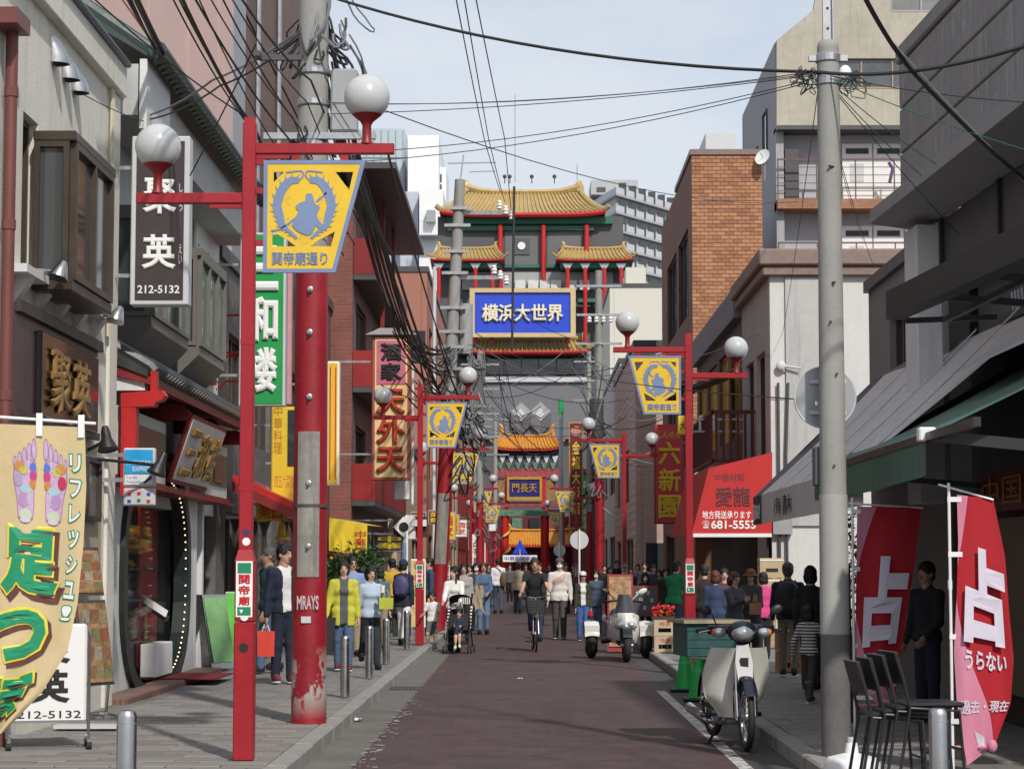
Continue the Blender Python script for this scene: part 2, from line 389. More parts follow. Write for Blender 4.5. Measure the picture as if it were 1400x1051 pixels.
# ------------------------------------------------------------------ ground, road, pavements
mb = MB(); mb.quad((-1500, -60, -0.06), (1500, -60, -0.06), (1500, 2500, -0.06), (-1500, 2500, -0.06))
tag(mb.build('ground', mat('ground_asphalt', (0.06, 0.06, 0.062), 0.9, var=0.2)), kind='structure')
ROADM = brickmat('road_brick', (0.090, 0.043, 0.042), (0.064, 0.041, 0.040), (0.054, 0.040, 0.038), 0.21, 0.105, 0.008, 'xy', 0.82, 0.5, 0.34)
def speckle(m, col, thr, sc, amt):
    N, L = m.node_tree.nodes, m.node_tree.links; b = N['Principled BSDF']; src = b.inputs['Base Color'].links[0].from_socket
    tc = N.new('ShaderNodeTexCoord'); n = N.new('ShaderNodeTexNoise'); n.inputs['Scale'].default_value = sc; n.inputs['Detail'].default_value = 3; n.inputs['Roughness'].default_value = 0.8
    L.new(tc.outputs['Object'], n.inputs['Vector']); r = N.new('ShaderNodeMapRange'); r.inputs['From Min'].default_value = thr; r.inputs['From Max'].default_value = thr + 0.06; r.inputs['To Max'].default_value = amt
    L.new(n.outputs['Fac'], r.inputs['Value']); x = N.new('ShaderNodeMix'); x.data_type = 'RGBA'; x.inputs['B'].default_value = (*col, 1)
    L.new(r.outputs[0], x.inputs['Factor']); L.new(src, x.inputs['A']); L.new(x.outputs['Result'], b.inputs['Base Color'])
speckle(ROADM, (0.24, 0.21, 0.2), 0.68, 14, 0.7); speckle(ROADM, (0.12, 0.075, 0.072), 0.55, 5.5, 0.45); speckle(ROADM, (0.035, 0.03, 0.03), 0.58, 6.5, 0.5); speckle(ROADM, (0.042, 0.036, 0.036), 0.56, 0.9, 0.6); speckle(ROADM, (0.075, 0.056, 0.054), 0.56, 0.35, 0.5)
mb = MB(); mb.quad((-1.34, 4, 0), (1.80, 4, 0), (1.80, 260, 0), (-1.34, 260, 0))
tag(mb.build('road', ROADM), kind='structure')
GUT = mat('gutter_concrete', (0.135, 0.128, 0.115), 0.9, var=0.3, scale=1.4, bump=0.3, bscale=50)
speckle(GUT, (0.3, 0.28, 0.25), 0.66, 9, 0.6)
ASPH = mat('asphalt_strip', (0.06, 0.058, 0.058), 0.9, var=0.25, scale=2, bump=0.4, bscale=70)
speckle(ASPH, (0.17, 0.16, 0.16), 0.64, 22, 0.5)
mb = MB(); mb.quad((KL - 0.1, 4, -0.004), (-1.34, 4, -0.004), (-1.34, 260, -0.004), (KL - 0.1, 260, -0.004)); tag(mb.build('gutter_left', GUT), kind='structure')
mb = MB(); mb.quad((1.80, 4, -0.004), (KR + 0.1, 4, -0.004), (KR + 0.1, 260, -0.004), (1.80, 260, -0.004)); tag(mb.build('gutter_right', ASPH), kind='structure')
LINE = mat('worn_white_line', (0.52, 0.51, 0.50), 0.8, var=0.12, scale=6)
chip(LINE, (0.09, 0.07, 0.07), 0.50, 0.58, 9)
mb = MB()
for a, b_ in ((8, 19.7), (19.9, 27.8)): mb.quad((1.655, a, 0.004), (1.765, a, 0.004), (1.765, b_, 0.004), (1.655, b_, 0.004))
tag(mb.build('road_marking', LINE), kind='structure')
# worn paint specks beside the left gutter
mb = MB()
for i in range(150):
    y = 14 + 12 * rnd() ** 1.5; x = -1.30 + random.gauss(0, 0.05); s_ = U(0.008, 0.028)
    mb.quad((x - s_, y - s_ * 2, 0.004), (x + s_, y - s_ * 1.5, 0.004), (x + s_ * .8, y + s_ * 2, 0.004), (x - s_ * .7, y + s_, 0.004))
tag(mb.build('road_paint_traces', mat('paint_trace', (0.36, 0.33, 0.32), 0.85, var=0.2)), kind='structure')

SLAB = brickmat('pavement_slabs', (0.235, 0.22, 0.21), (0.185, 0.175, 0.168), (0.12, 0.115, 0.11), 0.40, 0.20, 0.010, 'xy', 0.85, 0.4, 0.22)
speckle(SLAB, (0.06, 0.055, 0.05), 0.62, 1.6, 0.4)
mb = MB(); mb.box(-4.62, KL - 0.16, 15, 260, -0.05, PAVE - 0.012); mb.box(-5.2, KL - 0.16, 4, 15, -0.05, PAVE - 0.012)
side_l = tag(mb.build('sidewalk_left', SLAB), kind='structure')
mb = MB(); mb.box(KR + 0.16, 4.6, 4, 260, -0.05, PAVE - 0.012)
side_r = tag(mb.build('sidewalk_right', SLAB), kind='structure')
slab_m = []
for i, c in enumerate(((0.245, 0.228, 0.217), (0.205, 0.192, 0.184), (0.225, 0.214, 0.207), (0.185, 0.17, 0.162), (0.24, 0.215, 0.2))):
    m = mat('paving_slab_%d' % i, c, 0.88, var=0.2, scale=2.3, bump=0.25, bscale=60, space='Object'); speckle(m, (0.07, 0.062, 0.058), 0.6, 2.2, 0.45); slab_m.append(m)
slab_me = []
for k, m in enumerate(slab_m):
    q = MB(); q.box(0.005, 0.395, 0.004, 0.196, -0.03, 0, ch=0.005); slab_me.append(q.mesh('paving_slab', m))
def pave(parent, x0, x1, y0, n):
    c, j = 0, 0
    while c < n:
        x = x0 - (0.2 if j % 2 else 0)
        while x < x1 - 0.05 and c < n:
            o = bpy.data.objects.new('paving_slab', random.choice(slab_me)); COL.objects.link(o); o.parent = parent
            xa, xb = max(x, x0), min(x + 0.4, x1)
            o.location = (xa, y0 + j * 0.2, PAVE + U(-0.003, 0.002)); o.scale = ((xb - xa) / 0.4, 1, 1); c += 1; x += 0.4
        j += 1
pave(side_l, -4.6, KL - 0.16, 16.0, 296)
pave(side_r, KR + 0.16, 3.6, 16.4, 180)
KERB = mat('kerb_stone', (0.27, 0.262, 0.245), 0.88, var=0.22, scale=2.5, bump=0.35, bscale=40); speckle(KERB, (0.09, 0.085, 0.08), 0.58, 3, 0.5)
def kerb(name, x0, x1):
    k0 = MB(); k0.box(x0 + 0.001, x1 - 0.001, 62, 260, -0.06, PAVE); ko = tag(k0.build(name, KERB), kind='structure')
    q = MB(); q.box(x0, x1, 0.006, 0.994, -0.06, PAVE + 0.004, ch=0.018); me = q.mesh('kerb_stone', KERB)
    for i in range(50):
        o = bpy.data.objects.new('kerb_stone', me); COL.objects.link(o); o.parent = ko; o.location = (U(-.005, .005), 12 + i, U(-.004, .004))
kerb('kerb_left', KL - 0.16, KL); kerb('kerb_right', KR, KR + 0.16)
# drain grate in the gutter and pieces of litter
g0 = G(548, 941); mb = MB()
for i in range(9): mb.box(g0.x - 0.2 + i * 0.05, g0.x - 0.175 + i * 0.05, g0.y - 0.3, g0.y + 0.3, -0.02, 0.012)
mb.box(g0.x - 0.24, g0.x + 0.26, g0.y - 0.33, g0.y - 0.3, -0.02, 0.014); mb.box(g0.x - 0.24, g0.x + 0.26, g0.y + 0.3, g0.y + 0.33, -0.02, 0.014)
tag(mb.build('drain_grate', DGREY), 'dark iron drain grate in the left gutter', 'drain grate')
for i, (px, py, s_, lb) in enumerate(((487, 985, 0.055, 'crumpled white paper scrap lying in the left gutter by the red utility pole'), (507, 962, 0.03, 'small brownish leaf of litter farther up the left gutter'), (711, 928, 0.025, 'tiny pale scrap in the middle of the red road'))):
    p = G(px, py); mb = MB()
    mb.grid(lambda u, v: (p.x + (u - .5) * s_ * 2.2 + 0.01 * math.sin(7 * v), p.y + (v - .5) * s_ * 3, 0.008 + s_ * .45 * (0.5 + 0.5 * math.sin(9 * u + 5 * v + i))), 5, 5)
    tag(mb.build('litter_scrap', PAPER if i != 1 else mat('dry_leaf', (0.3, 0.16, 0.08), .8)), lb, 'litter')

# ------------------------------------------------------------------ building helpers
def frame_win(b, O, Rv, Uv, N, w, h, fm=BRONZE, pm=GLASS, mull=1, trans=0, fr=0.05, depth=0.06, name='window', sill=None):
    """a framed window whose lower left corner on the pane plane is O"""
    q = MB(); O = V(O)
    def bar(x0, x1, y0, y1):
        vs = [O + Rv * x + Uv * y + N * z for x in (x0, x1) for y in (y0, y1) for z in (-0.005, depth)]
        q.add(vs, [(0, 1, 3, 2), (4, 6, 7, 5), (0, 4, 5, 1), (2, 3, 7, 6), (0, 2, 6, 4), (1, 5, 7, 3)])
    bar(0, fr, 0, h); bar(w - fr, w, 0, h); bar(fr, w - fr, 0, fr); bar(fr, w - fr, h - fr, h)
    for i in range(1, mull + 1): x = w * i / (mull + 1); bar(x - fr / 2, x + fr / 2, fr, h - fr)
    for i in range(trans): y = h * (0.7 if trans == 1 else (i + 1) / (trans + 1)); bar(fr, w - fr, y - fr / 2, y + fr / 2)
    f = q.build(name, fm, b)
    q = MB(); q.quad(*[O + Rv * x + Uv * y + N * 0.012 for x, y in ((0, 0), (w, 0), (w, h), (0, h))]); q.build('pane', random.choice(PANES) if pm is GLASS else pm, f)
    if sill:
        q = MB(); vs = [O + Rv * x + Uv * y + N * z for x in (-0.05, w + 0.05) for y in (-0.07, -0.005) for z in (0, depth + 0.06 + 0.14)]
        q.add(vs, [(0, 1, 3, 2), (4, 6, 7, 5), (0, 4, 5, 1), (2, 3, 7, 6), (0, 2, 6, 4), (1, 5, 7, 3)]); q.build('sill', sill, f)
    return f
def wall(b, O, Rv, Uv, w, h, holes, m, t=0.22, fm=BRONZE, pm=GLASS, mull=1, trans=0, sill=None, name='wall', fr=0.05):
    """a wall plate whose outer face starts at O, with window openings and windows set back in them"""
    O, Rv, Uv = V(O), V(Rv), V(Uv); N = Rv.cross(Uv).normalized()
    loops = [[(0, 0), (w, 0), (w, h), (0, h)]] + [[(a, c), (a, d), (b2, d), (b2, c)] for a, b2, c, d in holes]
    q = MB(); q.shape(loops, O - N * t, Rv, Uv, t); wo = q.build(name, m, b)
    for a, b2, c, d in holes: frame_win(b, O - N * 0.14 + Rv * a + Uv * c, Rv, Uv, N, b2 - a, d - c, fm, pm, mull, trans, fr=fr, sill=sill)
    return wo
def shell(b, x0, x1, y0, y1, z0, z1, m, name='wall'):
    q = MB(); q.box(x0, x1, y0, y1, z0, z1); return q.build(name, m, b)
def plate_sign(name, label, px0, py0, px1, py1, Y, t, fm, pm, border=0.03, group=None, cat='sign', mount=None):
    """an upright box sign facing down the street, given by its corners in the photograph; returns the thing, lower-left corner of its face and its size"""
    a, c = P(px0, py1, Y), P(px1, py0, Y); w, h = c.x - a.x, c.z - a.z
    s_ = thing(name, label, cat, (a.x + w / 2, Y, a.z), group=group, world=True)
    q = MB(); q.box(a.x, c.x, Y + 0.004, Y + t, a.z, c.z, ch=0.012); q.build('case', fm, s_)
    q = MB(); q.box(a.x + border, c.x - border, Y - 0.006, Y + 0.02, a.z + border, c.z - border); q.build('face', pm, s_)
    if mount is not None:
        q = MB()
        for zz in (a.z + h * 0.18, a.z + h * 0.82): q.bar((a.x + w / 2, Y + t / 2, zz), (mount, Y + t / 2, zz), 0.04, 0.04)
        q.build('bracket', GALV, s_)
    return s_, V((a.x, Y - 0.006, a.z)), w, h
def put(s_, t, O, Rv, Uv, w, h, m, **k):
    q = MB(); letters(q, t, O, Rv, Uv, w, h, **k); return q.build('lettering', m, s_)
# ================================================================== LEFT SIDE
# ---- cream shop building in the corner
b = thing('shop_building', 'cream stucco shop building with bay window and dark name board at the near corner', 'building', (-5.5, 18, 0), world=True)
X1 = -4.3
c_top = PX(160, 92, X1); yE = c_top.y
wall(b, (X1, 12, 0), Y_, Z, yE - 12, c_top.z, [(PX(29, 300, X1).y - 12, PX(50, 300, X1).y - 12, 4.1, 5.45)], CREAM, pm=mat('blue_dim_glass', (0.05, 0.08, 0.11), 0.08, spec=1.0), mull=0)
q = MB(); q.box(-7.5, X1 - 0.001, yE - 0.22, yE, 0, c_top.z); q.box(-7.5, X1 - .23, 12, 12.2, 0, c_top.z); q.box(-7.5, X1 - .23, 12, yE, c_top.z - 0.15, c_top.z - 0.02); q.build('rear_shell', CREAM, b)
q = MB(); q.box(X1 - 0.25, X1 + 0.10, 12, yE + 0.05, c_top.z - 0.32, c_top.z, ch=0.01); q.build('parapet_band', CREAM, b)
q = MB(); q.tube([(X1 + 0.12, 12, c_top.z + 0.02), (X1 + 0.12, yE, c_top.z + 0.02)], 0.035, 8); q.build('roof_gutter', mat('slate_gutter', (0.10, 0.13, 0.16), .5), b)
q = MB(); q.box(X1 - 0.05, X1 + 0.035, yE - 0.34, yE + 0.07, PAVE, c_top.z - 0.33, ch=0.01); q.build('corner_pilaster', CREAM, b)
for i, (px, py) in enumerate(((77, 74), (92, 96), (105, 114))):      # vent hoods
    p = PX(px - 4, py, X1); q = MB()
    for j in range(7):
        pass
    q.grid(lambda u, v: (X1 + 0.15 * math.sin(math.pi * u) * math.sin(math.pi / 2 * (0.12 + 0.88 * v)) + 0.002, p.y - 0.115 * math.cos(math.pi * u), p.z + 0.125 - 0.22 * v + 0.04 * math.sin(math.pi * u) * (1 - v)), 12, 8)
    q.build('vent_hood', STEEL, b, smooth=2)
    q = MB(); q.cyl((X1, p.y, p.z), (X1 + 0.012, p.y, p.z), 0.125, n=18); q.build('vent_flange', STEEL, b)
# bay window
yb0, yb1 = 19.0, 20.75; xb = -3.98; zb1, zb0 = PX(86, 184, xb).z, 4.05
q = MB(); q.box(X1 + .002, xb + 0.06, yb0 - 0.07, yb1 + 0.07, zb1, zb1 + 0.09, ch=.01)
bw = q.build('bay_window', BRONZE, b); q = MB(); q.box(X1 + .002, xb + 0.04, yb0 - 0.05, yb1 + 0.05, zb0 - 0.1, zb0, ch=.01); q.build('bay_base', BRONZE, bw)
GREFL = mat('mirror_glass', (0.06, 0.062, 0.066), 0.05, var=0.0, spec=1.0)
frame_win(bw, (X1 + .01, yb0, zb0), X, Z, -Y_, xb - X1 - .01, zb1 - zb0, BRONZE, GREFL, 0, name='end_frame', fr=0.05)
frame_win(bw, (xb, yb0, zb0), Y_, Z, X, yb1 - yb0, zb1 - zb0, BRONZE, GREFL, 1, name='front_frame', fr=0.06)
q = MB(); q.box(X1 + .002, xb - .03, yb0 + .5, yb1 - 0.03, zb0, zb1); q.build('blind', DARK, bw)
# concrete brackets above the name board
ys0, ys1 = 18.2, 21.75
q = MB(); q.box(X1 + .001, X1 + 0.16, ys0 - .1, ys1 + .25, 4.0, 4.07); q.build('ledge', WHITEW, b)
for i in range(5):
    y = ys0 + 0.15 + i * 0.8; q = MB(); q.prism([(X1 + .001, y, 3.78), (X1 + .15, y, 3.999), (X1 + .001, y, 3.999)], (0, 0.16, 0)); q.build('ledge_bracket', WHITEW, b)
# ---- dark name board with gilt characters
s_ = thing('name_board', 'dark wooden name board with carved gilt characters under the cream ledge', 'sign', (X1 + .05, 20, 2.85), world=True)
q = MB(); q.box(X1 + .002, X1 + .05, ys0, ys1, 2.82, 3.76); q.build('backing', mat('plum_board', (0.075, 0.045, 0.045), 0.35, var=.15), s_)
q = MB(); q.box(X1 + .05, X1 + .1, ys0 - .02, ys1 + .02, 3.68, 3.78); q.box(X1 + .05, X1 + .08, ys0 - .02, ys1 + .02, 2.8, 2.87); q.build('frame', WOODD, s_)
q = MB(); q.box(X1 + .05, X1 + .11, 18.95, 21.5, 2.86, 3.6, ch=.01); q.build('plaque', mat('black_lacquer', (0.012, 0.012, 0.013), 0.15, var=.1, coat=.5), s_)
put(s_, '聚', (X1 + .112, 19.2, 2.93), Y_, Z, 0.82, 0.55, GOLDL, bold=0.03, ext=0.04); put(s_, '英', (X1 + .112, 20.15, 2.93), Y_, Z, 0.82, 0.55, GOLDL, bold=0.03, ext=0.04)
# shopfront below the board
b2 = b
q = MB(); q.box(X1 - .002, X1 + .02, 12.5, 22.2, PAVE + .3, 2.75); q.build('shopfront_panel', mat('beige_panel', (0.42, 0.36, 0.25), .7, var=.1), b2)
frame_win(b2, (X1 + .022, 21.2, 2.0), Y_, Z, X, 0.7, 0.62, WOODD, GLASS, 0, name='shop_window')
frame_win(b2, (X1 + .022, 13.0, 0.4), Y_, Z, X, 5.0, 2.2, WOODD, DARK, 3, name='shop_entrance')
# downpipe, junctions
s_ = thing('downpipe', 'red brown downpipe at the edge of the cream wall', 'pipe', (X1 + .08, 18.15, 0), world=True)
p0 = PX(12, 300, X1 + .08)
q = MB(); q.tube([(X1 + .08, p0.y, PAVE), (X1 + .08, p0.y, PX(12, 40, X1 + .08).z)], 0.052, 10); q.build('pipe', mat('brown_pipe', (0.16, 0.05, 0.045), .5, var=.1), s_, smooth=1)
q = MB()
for zz in (2.9, 4.3, 5.4): q.cyl((X1 + .08, p0.y, zz), (X1 + .08, p0.y, zz + .08), .06, n=10)
q.build('collar', MATS['brown_pipe'], s_)
q = MB(); zt = PX(12, 40, X1 + .08).z; q.box(X1 + .0, X1 + .2, p0.y - .35, p0.y + .12, zt, zt + .13); q.build('hopper', MATS['brown_pipe'], s_)
for i, dx in enumerate((0.0, 0.07)):
    q = MB(); y = yE - 0.42 - dx; q.tube([(X1 + .04, y, 3.9), (X1 + .04, y, 5.2), (X1 + .04, y + .03, 6.4), (X1 + .04, y + .02, c_top.z)], 0.018, 6)
    tag(q.build('conduit_pipe', mat('cream_conduit', (0.55, 0.5, 0.38), .6)), ('thin cream conduit pipe next to the corner of the cream wall', 'thin cream conduit pipe set in from the corner of the cream wall')[i], 'pipe')
# spot lamps on arms
def spot(name, label, a, b_, aim):
    s_ = thing(name, label, 'lamp', a, world=True); a, b_ = V(a), V(b_); aim = V(aim).normalized()
    q = MB(); q.tube([a, b_], 0.018, 6); q.build('arm', BLACK, s_)
    M = aim.to_track_quat('Z', 'Y').to_matrix(); q = MB(); q.lathe(b_ - aim * 0.08, [(0.03, -.06), (0.045, 0), (0.05, .06), (0.10, .17), (0.10, .175), (.085, .165)], 14, M=M); q.build('lamp_shade', BLACK, s_, smooth=1)
    q = MB(); up = V((0, 0, .1)); q.tube([b_ - aim * .05, b_ - aim * .06 + up * .7, b_ + up, b_ + aim * .05 + up * .5], .006, 5); q.build('cord', BLACK, s_); return s_
a = PX(120, 615, X1); spot('spot_lamp', 'black spot lamp on a thin arm by the cream pilaster', (X1, a.y, a.z), P(146, 602, 20.6), (0.2, -.25, -1))
a = PX(118, 610, X1); spot('spot_lamp', 'black spot lamp hanging over the card sign', (X1, 21.6, 2.62), P(218, 636, 22.2), (-.35, -.2, -1))
for i, (px, py, lb) in enumerate(((82, 372, 'silver flood lamp above the dark name board'), (160, 432, 'silver flood lamp at the corner below the hanging name sign'))):
    p = PX(px, py, X1 + .3); s_ = thing('flood_lamp', lb, 'lamp', p, world=True)
    q = MB(); q.tube([(X1 + .03, p.y, p.z + .02), p], .02, 6); q.build('arm', STEEL, s_)
    M = V((-.3, -.3, -1)).to_track_quat('Z', 'Y').to_matrix(); q = MB(); q.lathe(p, [(.03, -.1), (.05, -.06), (.09, .05), (.09, .06)], 12, M=M); q.build('head', STEEL, s_, smooth=1)

# ---- hanging brown sign 聚英
s_, O, w, h = plate_sign('hanging_sign', 'tall brown hanging sign with white characters and phone number 212-5132', 177, 186, 260, 417, 22.6, 0.22, LGREY, BROWNS, 0.055, mount=X1)
put(s_, '聚', O + V((.12, 0, h * .535)), X, Z, w - .25, h * .215, PAPER, bold=0.03); put(s_, '英', O + V((.12, 0, h * .21)), X, Z, w - .25, h * .205, PAPER, bold=0.03)
put(s_, '中', O + V((.13, 0, 1.62)), X, Z, w - .26, .12, PAPER, bold=0.03); put(s_, '212-5132', O + V((.08, 0, .12)), X, Z, w - .17, .085, PAPER, bold=0.02)
put(s_, 'しゅう', O + V((w - .105, 0, h * .55)), X, Z, .035, .3, PAPER, vertical=True); put(s_, 'えい', O + V((w - .105, 0, .42)), X, Z, .035, .22, PAPER, vertical=True)

# ---- grey concrete building with green tiled eave and a Chinese shopfront
b = thing('concrete_building', 'grey concrete building with green tiled eave above a red Chinese shopfront', 'building', (-6, 28, 0), world=True)
yF = yE + 0.25; yB = 32.6; X2 = -4.62; zc = P(140, 22, yF).z
q = MB(); q.box(-9, X2 - .1, yF, yF + .25, 0, zc + .05); q.build('gable_wall', DCONC, b)
q = MB(); q.box(-9, X2 - .25, yF + .3, yB, 6.9, 7.05); q.box(-9, -8.8, yF + .3, yB, 0, 7.05); q.build('rear_shell', DCONC, b)
wall(b, (X2, yF + .26, 2.3), Y_, Z, yB - yF - .26, 4.6, [], GREYW)
q = MB(); q.box(X2 + .002, X2 + .5, yF, yB, 6.35, 6.9); q.build('eave_box', GREYW, b)
q = MB(); q.box(X2 + .52, X2 + .6, yF - .02, yF + 1.5, 6.2, 6.95); q.build('eave_end', WHITEW, b)
q = MB(); q.prism([(X2 - .2, yF - .05, 7.6), (X2 + .68, yF - .05, 7.0), (X2 + .68, yF - .05, 6.93), (X2 - .2, yF - .05, 7.45)], (0, yB - yF + .1, 0)); ro = q.build('eave_roof', TILEG, b)
tl = MB(); tl.tube([(X2 - .2, 0, 7.63), (X2 + .7, 0, 7.01), (X2 + .74, 0, 6.93)], [.075, .075, .08], 8); tme = tl.mesh('roof_tile', TILEG, 1); o0 = OFF[b.name]
i = 0
while yF + i * .24 < yB: o = bpy.data.objects.new('roof_tile', tme); COL.objects.link(o); o.parent = ro; o.location = V((0, yF + i * .24, 0)) - o0; i += 1
q = MB(); q.tube([(X2 + .72, yF - .1, 7.03), (X2 + .72, yB, 7.03)], 0.1, 8); q.build('ridge_cap', TILEG, ro, smooth=1)
# bay windows
def bay(y0, y1, z0, z1, xo):
    q = MB(); q.box(X2 + .002, xo + .05, y0 - .05, y1 + .05, z1, z1 + .1); q.prism([(X2 + .002, y0 - .04, z0 - .45), (X2 + .15, y0 - .04, z0 - .45), (xo + .03, y0 - .04, z0 - .12), (xo + .03, y0 - .04, z0), (X2 + .002, y0 - .04, z0)], (0, y1 - y0 + .08, 0))
    w_ = q.build('bay_window', mat('grey_bronze', (0.15, 0.135, 0.125), .45, var=.1), b)
    frame_win(w_, (X2 + .01, y0, z0), X, Z, -Y_, xo - X2 - .01, z1 - z0, MATS['grey_bronze'], GLASS, 0, name='end_frame')
    frame_win(w_, (xo, y0, z0), Y_, Z, X, y1 - y0, z1 - z0, MATS['grey_bronze'], GLASSG, 2, name='front_frame')
    q = MB(); q.box(X2 + .01, xo - .05, y0 + .3, y1 - .3, z0, z1); q.build('curtain', LGREY, w_)
bay(24.4, 27.0, 4.35, 5.5, -4.2); bay(27.7, 30.0, 4.35, 5.5, -4.16)
for i in range(6):
    q = MB(); zz = 3.75 + i * .55; q.box(X2 + .003, X2 + .05, 30.3, yB - .02, zz, zz + .53, ch=.01); o = q.build('metal_panel', WHITE, b)
    q = MB()
    for yy in (30.5, 31.4, 32.4):
        for dz in (.1, .43): q.cyl((X2 + .05, yy, zz + dz), (X2 + .062, yy, zz + dz), .018, n=6)
    q.build('bolt', DGREY, o)
frame_win(b, (X2 + .055, 31.2, 4.2), Y_, Z, X, .8, 1.2, DRED, GLASS, 0)
# ground floor: stucco wall with round opening
yo0, yo1, zo0, zo1 = PX(167, 800, -4.5).y, PX(252, 800, -4.5).y, 0.32, 2.62
cyo, czo, ry, rz_ = (yo0 + yo1) / 2, 1.42, (yo1 - yo0) / 2, 1.3
XS = -4.5
def sup(k, n=40, e=2.7):
    return [(math.copysign(abs(math.cos(2 * math.pi * i / n)) ** (2 / e), math.cos(2 * math.pi * i / n)) * ry * k, math.copysign(abs(math.sin(2 * math.pi * i / n)) ** (2 / e), math.sin(2 * math.pi * i / n)) * rz_ * (k if k < 1 else 1 + (k - 1) * 1.2)) for i in range(n)]
yW = 31.6
q = MB(); q.shape([[(yF - cyo, PAVE - czo), (yW - 1.6 - cyo, PAVE - czo), (yW - 1.6 - cyo, 3.0 - czo), (yF - cyo, 3.0 - czo)], sup(1.0)[::-1]], (XS - .12, cyo, czo), Y_, Z, .12)
sw = q.build('stucco_wall', ROUGHW, b)
q = MB(); q.shape([sup(1.09), sup(.995)[::-1]], (XS - .14, cyo, czo), Y_, Z, .20); rg = q.build('round_door_frame', mat('dark_green_frame', (0.012, 0.022, 0.02), .4, var=.15), b)
q = MB(); q.box(XS - 1.6, XS - .02, yF + .03, yF + .2, PAVE, 3.0); q.build('end_wall', ROUGHW, b)
q = MB(); q.quad((XS - 1.5, yF, PAVE), (XS - 1.5, yW + 1, PAVE), (XS - 1.5, yW + 1, 3), (XS - 1.5, yF, 3)); q.quad((XS - 1.5, yF, 2.95), (XS - 1.5, yW + 1, 2.95), (XS - .3, yW + 1, 2.95), (XS - .3, yF, 2.95)); q.build('interior', DARK, b)
q = MB(); q.box(XS - 1.1, XS - 1.04, cyo - 2.2, cyo + 3.0, .15, 2.9); q.box(XS - .36, XS - .33, cyo + .75, cyo + 2.1, .3, 2.6); q.build('red_curtain', mat('red_drape', (0.36, 0.010, 0.016), .7, var=.3), b)
q = MB(); q.box(XS - .2, XS - .185, cyo - ry, cyo + ry, PAVE, 2.62); q.build('door_glass', mat('shop_glass', (0.1, 0.11, 0.11), .03, alpha=.16, var=0, spec=1), b)
for i in range(4):
    z = .75 + i * .38; q = MB(); q.box(XS - .9, XS - .3, cyo - .2, cyo + 1.9, z, z + .03); sh = q.build('display_shelf', WOODD, b)
    for k in range(5):
        q = MB(); yy = cyo - .05 + k * .42; c = [(.4, .2, .06), (.55, .5, .45), (.35, .1, .04), (.5, .35, .15)][(i + k) % 4]
        q.ell((XS - .5, yy, z + .09), .1, .12, .06, 10, 6); q.build('bun', mat('bun_%d' % ((i + k) % 4), c, .6), sh, smooth=2)
for i in range(34):      # string of small lights along the frame
    a = -1.25 + 2.5 * i / 33; q = MB(); yy, zz = cyo + ry * .93 * math.cos(a) ** .74 if math.cos(a) > 0 else cyo, czo + rz_ * .95 * math.copysign(abs(math.sin(a)) ** .74, math.sin(a))
    q.ell((XS + .04, yy, zz), .011, nu=6, nv=4); q.build('bulb', mat('lit_bulb', (1, .85, .6), .4, var=0, emit=(1, .8, .5), es=1.6), rg)
q = MB(); q.ell((XS - .7, cyo + .6, 2.35), .1); q.build('lamp', mat('warm_lamp', (1, .8, .5), .4, var=0, emit=(1, .7, .35), es=14), b)
q = MB(); q.box(XS, XS + .35, yF + .1, 30.3, PAVE - .03, PAVE + .06, ch=.01); q.build('brick_step', brickmat('step_brick', (.22, .1, .07), (.17, .085, .06), (.2, .18, .16), .2, .06, .01, 'yx'), b)
q = MB(); q.box(XS + .0, XS + .75, 27.0, 28.5, PAVE + .062, PAVE + .075); tag(q.build('door_mat', mat('red_mat', (.16, .012, .02), .95, bump=.5, bscale=200)), 'dark red door mat in front of the round shop door', 'mat')
q = MB(); q.box(XS - .15, XS + .05, 26.7, 27.9, PAVE + .1, .62, ch=.01); q.build('white_counter', WHITE, b)
# entrance right of the wall
q = MB(); q.box(XS - .2, XS, yW - .9, yW - .75, PAVE, 2.6); q.box(XS - .2, XS, yW - 1.58, yW - 1.4, PAVE, 2.6); q.build('door_post', WHITEW, b)
q = MB(); q.quad((XS - .25, yW - 1.6, PAVE), (XS - .25, yB + .5, PAVE), (XS - .25, yB + .5, 2.6), (XS - .25, yW - 1.6, 2.6)); q.build('dark_doorway', DARK, b)
# pent roof of black tiles
xa, xo, za, zo = X2, -3.97, 4.0, 3.62
q = MB(); q.prism([(xa, yF - .03, za), (xo, yF - .03, zo), (xo, yF - .03, zo - .07), (xa, yF - .03, za - .2)], (0, yW - yF, 0)); ro = q.build('pent_roof', TILEK, b)
q = MB(); q.prism([(xa, yF, za - .21), (xo + .02, yF, zo - .072), (xo + .02, yF, zo - .15), (xa, yF, za - .35)], (0, yW - yF - .05, 0)); q.build('red_soffit', DRED, b)
q = MB(); q.tube([(xa, 0, za + .05), (xo + .01, 0, zo + .045), (xo + .05, 0, zo - .01)], .075, 8); tme = q.mesh('roof_tile', TILEK, 1); o0 = OFF[b.name]
for i in range(38): o = bpy.data.objects.new('roof_tile', tme); COL.objects.link(o); o.parent = ro; o.location = V((0, yF + .1 + i * .207, 0)) - o0
q = MB(); pts = [P(165, 537, yF), P(221, 533, yF), P(226, 540, yF), P(221, 547, yF), P(213, 549, yF), P(211, 555, yF), P(165, 557, yF)]; q.prism(pts, (0, .22, 0)); q.box(P(205, 520, yF).x, P(213, 520, yF).x, yF + .03, yF + .2, 3.3, 3.62)
q.build('red_bracket', REDL, b)
q = MB(); q.box(P(165, 600, yF).x, P(185, 600, yF).x, yF + .002, yF + .2, 2.3, P(165, 557, yF).z); q.build('red_post', REDL, b)
q = MB(); q.box(X2 - .5, P(165, 500, yF).x + .25, yF + .05, yF + .2, P(165, 533, yF).z, P(165, 492, yF).z); q.build('white_infill', WHITEW, b)
